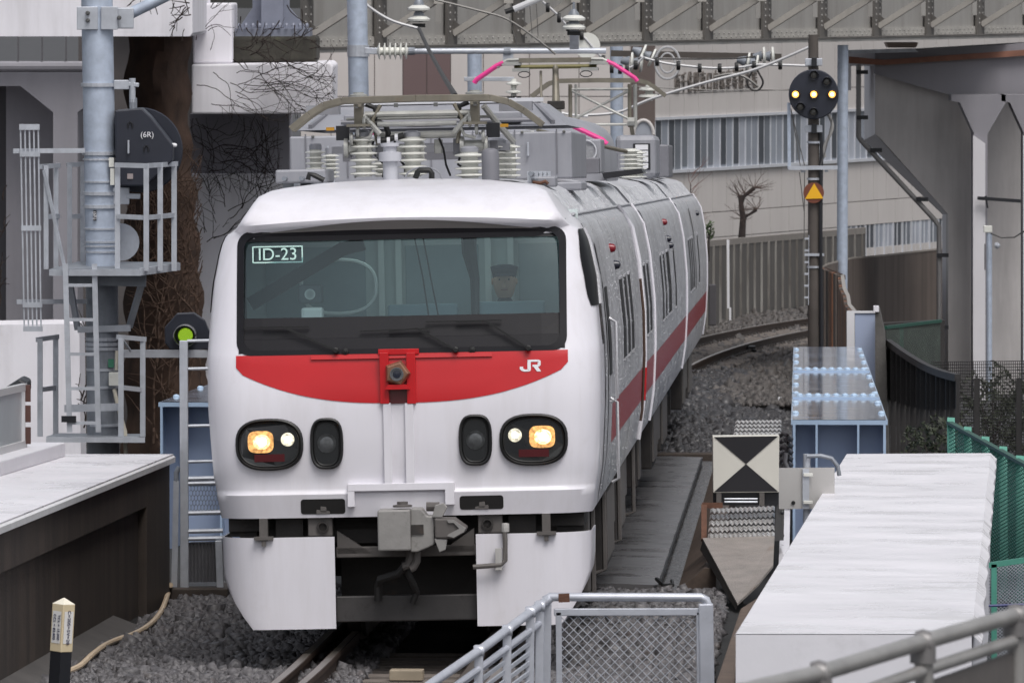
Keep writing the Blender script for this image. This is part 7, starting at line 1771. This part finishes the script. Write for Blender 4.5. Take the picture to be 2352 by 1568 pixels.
for u in (1283, 1606):
    b = MB(); b.bar(pf_(u, 1404), pf_(u + 2, 1640), .035, .03, up=(0, 1, 0)); b.build('panel_stile', wet_galv, ff, bevel=.004)
b = MB(); k = 0
for i in range(-9, 20):
    u0 = 1286 + i * 21
    for s in (1, -1):
        ua, va = (u0, 1414) ; ub, vb = u0 + s * 190, 1414 + 190
        # clip to the panel
        if s > 0:
            if ub < 1286 or ua > 1604: continue
            ta = max(0, (1286 - ua) / 190); tb_ = min(1, (1604 - ua) / 190)
        else:
            if ua < 1286 or ub > 1604: continue
            ta = max(0, (ua - 1604) / 190); tb_ = min(1, (ua - 1286) / 190)
        if tb_ <= ta: continue
        b.tube([pf_(ua + (ub - ua) * ta, va + (vb - va) * ta), pf_(ua + (ub - ua) * tb_, va + (vb - va) * tb_)], .0022, 4, False)
stuff(b.build('chain_mesh', galv, ff, split=False, recalc=False))
b = MB(); b.bar(pf_(1283, 1372), pf_(1308, 1371), .055, .05); b.build('rail_collar', rust_steel, ff)
# sloping railing running to lower left
def pr2(u, v): k = (1260 - u) / 300; return P(u, v, 45 - 2.2 * k)
b = MB(); b.tube([pr2(1262, 1375), pr2(1250, 1382), pr2(1222, 1402), pr2(1110, 1487), pr2(960, 1590)], .026, 12); b.build('hand_rail', wet_galv, ff, smooth=True)
b = MB(); b.tube([pr2(1240, 1430), pr2(1120, 1520), pr2(1010, 1600)], .02, 10); b.build('mid_rail', wet_galv, ff, smooth=True)
for u, v in ((1240, 1392), (1218, 1405), (1165, 1447), (1100, 1494)):
    b = MB(); b.bar(pr2(u, v), pr2(u - 2, 1640), .05, .04, up=(0, 1, 0)); b.build('post', wet_galv, ff, bevel=.005)
    b = MB(); b.lathe(pr2(u, v), [(.03, -.03), (.036, -.02), (.036, .02), (.03, .03)], 10, 'X'); b.build('fitting', wet_galv, ff, smooth=True)
for k in range(8):
    for (ua, ub) in ((1225, 1170), (1158, 1108), (1094, 1020)):
        va = 1402 + (1222 - ua) * .75 + 48 + k * 22; vb = 1402 + (1222 - ub) * .75 + 48 + k * 22
        b = MB(); b.bar(pr2(ua, va), pr2(ub, vb), .012, .022); b.build('slat', galv, ff)
# ================================================================== out of focus handrail close by, lower right
def pn(u, v): k = (2352 - u) / 612; return P(u, v, 20.5 - 2.0 * k)
hr = thing('near_handrail', 'blurred grey handrail close to the camera at lower right', 'handrail', P(2100, 1620, 19.5))
nr_m = pbr('near_grey_pipe', (150, 148, 146), .4, .3, .15, 8, .05, 40, spot=.35, spcol=(110, 98, 88), spscale=9)
b = MB(); b.tube([pn(1700, 1588), pn(1880, 1546), pn(2120, 1473), pn(2332, 1412), pn(2420, 1392)], .021, 14); b.build('top_rail', nr_m, hr, smooth=True)
b = MB(); b.tube([pn(1900, 1618), pn(2118, 1540), pn(2325, 1472), pn(2420, 1446)], .017, 12); b.build('mid_rail', nr_m, hr, smooth=True)
for u, v in ((1880, 1548), (2120, 1476), (2332, 1416)):
    b = MB(); b.tube([pn(u, v), pn(u + 4, v + 120), pn(u + 4, v + 260)], .024, 14); b.build('post', nr_m, hr, smooth=True)
    b = MB(); c = pn(u, v); b.lathe(c, [(.03, -.02), (.036, 0), (.03, .02)], 14, 'X'); b.tube([c, c + Vector((0, 0, -.05))], .033, 14); b.build('tee_fitting', pbr('near_fitting', (120, 118, 118), .4, .3, .15, 8), hr, smooth=True)
b = MB(); b.prism([pn(2130, 1566), pn(2328, 1496), pn(2335, 1640), pn(2130, 1660)], (0, .03, 0)); b.build('infill_panel', pbr('ribbed_infill', (96, 92, 90), .6, .1, .1, 10), hr)
b = MB(); b.prism([pn(2345, 1490), pn(2420, 1465), pn(2420, 1640), pn(2345, 1640)], (0, .03, 0)); b.build('infill_panel', MATS['ribbed_infill'], hr)

# ================================================================== fences and bushes at the right edge
def mesh_lines(parent, name, A_, B_, C_, D_, nu, nv, r, m_, diag=False):
    b = MB()
    def q(s, t_): return A_.lerp(B_, s).lerp(D_.lerp(C_, s), t_)
    if diag:
        for i in range(-nv, nu):
            for s in (1, -1):
                p0 = (i / nu, 0 if s > 0 else 1); p1 = ((i + nv) / nu, 1 if s > 0 else 0)
                t0 = max(0, -p0[0] / (p1[0] - p0[0])); t1 = min(1, (1 - p0[0]) / (p1[0] - p0[0]))
                if t1 > t0: b.tube([q(p0[0] + (p1[0] - p0[0]) * t, p0[1] + (p1[1] - p0[1]) * t) for t in (t0, t1)], r, 3, False)
    else:
        for i in range(nu + 1): b.tube([q(i / nu, 0), q(i / nu, 1)], r, 3, False)
        for j in range(nv + 1): b.tube([q(0, j / nv), q(1, j / nv)], r, 3, False)
    return stuff(b.build(name, m_, parent, split=False, recalc=False))
dkf = pbr('dark_fence_steel', (44, 42, 42), .6, .1, .2)
grn = pbr('green_fence_paint', (74, 140, 124), .45, 0, .12, 4); grn_d = pbr('dark_green_paint', (30, 74, 62), .5, 0, .1)
# black slatted fence
bf = thing('black_fence', 'black slatted steel fence sloping down right of the blue girder', 'fence', P(2100, 1040, 100))
def bfp(k, v_off=0): u = 2040 + 160 * k; v = (786 + 72 * k + 18 * math.sin(k * 2.6)) ; return u, v
for i in range(15):
    k = i / 14; u, v = bfp(k); Y = 112 - 14 * k
    b = MB(); b.bar(P(u, v, Y), P(u, 1120, Y), .05 + .03 * (i % 2), .04, up=(0, 1, 0)); b.build('slat', dkf, bf)
b = MB(); ps = [P(bfp(k / 10)[0], bfp(k / 10)[1], 112 - 14 * k / 10) for k in range(11)]
for a, c_ in zip(ps, ps[1:]): b.bar(a, c_, .08, .09)
b.build('top_rail', dkf, bf)
b = MB(); b.grid([[P(bfp(k)[0], bfp(k)[1] + 8, 112.4 - 14 * k), P(bfp(k)[0], bfp(k)[1] + 130 - 60 * k, 112.4 - 14 * k)] for k in (0, .25, .5, .75, 1)]); b.build('upper_screen', pbr('black_screen', (34, 32, 33), .8, 0, .1), bf, recalc=False)
# far green net fence below the brown wall
gf = thing('green_net_fence', 'green chain link fence below the brown wall', 'fence', P(2090, 850, 125))
mesh_lines(gf, 'chain_mesh', P(2036, 752, 125), P(2160, 737, 128), P(2160, 860, 128), P(2036, 860, 125), 30, 26, .006, pbr('grey_green_wire', (86, 96, 90), .5, .2, .2), True)
b = MB(); b.bar(P(2034, 752, 125), P(2160, 737, 128), .05, .05); b.build('top_rail', grn_d, gf); b = MB(); b.bar(P(2071, 747, 126), P(2071, 870, 126), .06, .06, up=(0, 1, 0)); b.build('post', grn, gf)
gw = slab(None, 'dark_backing', [(2030, 742), (2170, 735), (2170, 1000), (2030, 1000)], 131, .3, pbr('dark_under_wall', (52, 50, 50), .9, 0, .15, 1)); tag(gw, 'dark wall surface behind the green chain link fence', 'wall')
# wire grid fence
wf = thing('wire_grid_fence', 'dark wire grid fence in front of the columns at right', 'fence', P(2260, 1040, 104))
mesh_lines(wf, 'wire_grid', P(2140, 831, 106), P(2420, 828, 104), P(2420, 1080, 104), P(2140, 1080, 106), 58, 36, .006, pbr('dark_wire', (58, 56, 56), .6, .1, .1))
for u in (2243, 2340):
    b = MB(); b.bar(P(u, 868, 104.5), P(u, 1120, 104.5), .07, .06, up=(0, 1, 0)); b.build('post', dkf, wf)
# near green mesh fences
g1 = thing('green_mesh_fence', 'green mesh fence sloping down at the right edge behind the white platform', 'fence', P(2230, 1330, 72))
mesh_lines(g1, 'chain_mesh', P(2180, 972, 84), P(2420, 1105, 76), P(2420, 1420, 74), P(2180, 1330, 80), 30, 40, .006, grn, True)
b = MB(); b.bar(P(2180, 970, 84), P(2420, 1103, 76), .06, .035); b.build('top_rail', grn_d, g1)
for k in (0, .16, .33, .5, .66, .83):
    u = 2184 + 240 * k; v = 968 + 133 * k; Y = 84 - 8 * k; b = MB(); b.bar(P(u, v - 6, Y), P(u + 2, v + 330, Y - 1.5), .08, .05, up=(0, 1, 0)); b.build('post', grn, g1)
b = MB(); b.grid([[P(2200, 990, 85), P(2430, 1115, 77)], [P(2200, 1420, 81), P(2430, 1480, 75)]]); b.build('wind_screen', pbr('dark_green_screen', (48, 66, 62), .8, 0, .3, 3, .5, 30), g1, recalc=False)
g2 = thing('green_wire_fence', 'green framed chain link fence at the right edge in front of asphalt', 'fence', P(2285, 1470, 66))
mesh_lines(g2, 'chain_mesh', P(2250, 1300, 64), P(2420, 1276, 64), P(2420, 1520, 64), P(2240, 1520, 64), 20, 30, .0035, galv, True)
b = MB(); b.bar(P(2240, 1302, 63.9), P(2420, 1276, 63.9), .04, .045); b.build('top_rail', grn, g2); b = MB(); b.bar(P(2283, 1295, 63.9), P(2283, 1530, 63.9), .045, .04, up=(0, 1, 0)); b.build('post', grn, g2)
b = MB(); b.tube([P(2236, 1392, 63.8), P(2330, 1388, 63.8), P(2420, 1386, 63.8)], .012, 6); b.build('blue_cable', pbr('blue_cable', (52, 60, 110), .5, 0, .1), g2)
b = MB(); b.bx(3.6, 8, 62, 66.5, Z(64, -1.2), Z(64, -1.05)); struct(b.build('pavement', pbr('path_asphalt', (92, 91, 94), .8, 0, .15, 3, .3, 40)))
# bushes
for k, (u, v, Y, rx, rz, n_, lb) in enumerate(((2120, 915, 117, .38, .45, 1100, 'dark green bush growing through the black slatted fence'), (2285, 950, 118, .7, .7, 2600, 'leafy dark bush behind the wire grid fence'), (2150, 1020, 97, .4, .32, 900, 'low dark bush beside the green fence top'), (2345, 985, 119, .6, .8, 2000, 'dense dark bush at the right edge behind the wire grid'))):
    c = P(u, v, Y); t = thing('bush', lb, 'bush', c - Vector((0, 0, rz * 1.4)))
    b = MB()
    for j in range(4): b.tube([c + Vector((rnd.uniform(-.2, .2), 0, -rz * 1.5)), c + Vector((rnd.uniform(-.3, .3), 0, rnd.uniform(-.3, .3) * rz))], .012, 5)
    b.build('stem', tr_m, t, split=False); leaves('foliage', c, (rx, .6, rz), n_, .034, leafm, t)
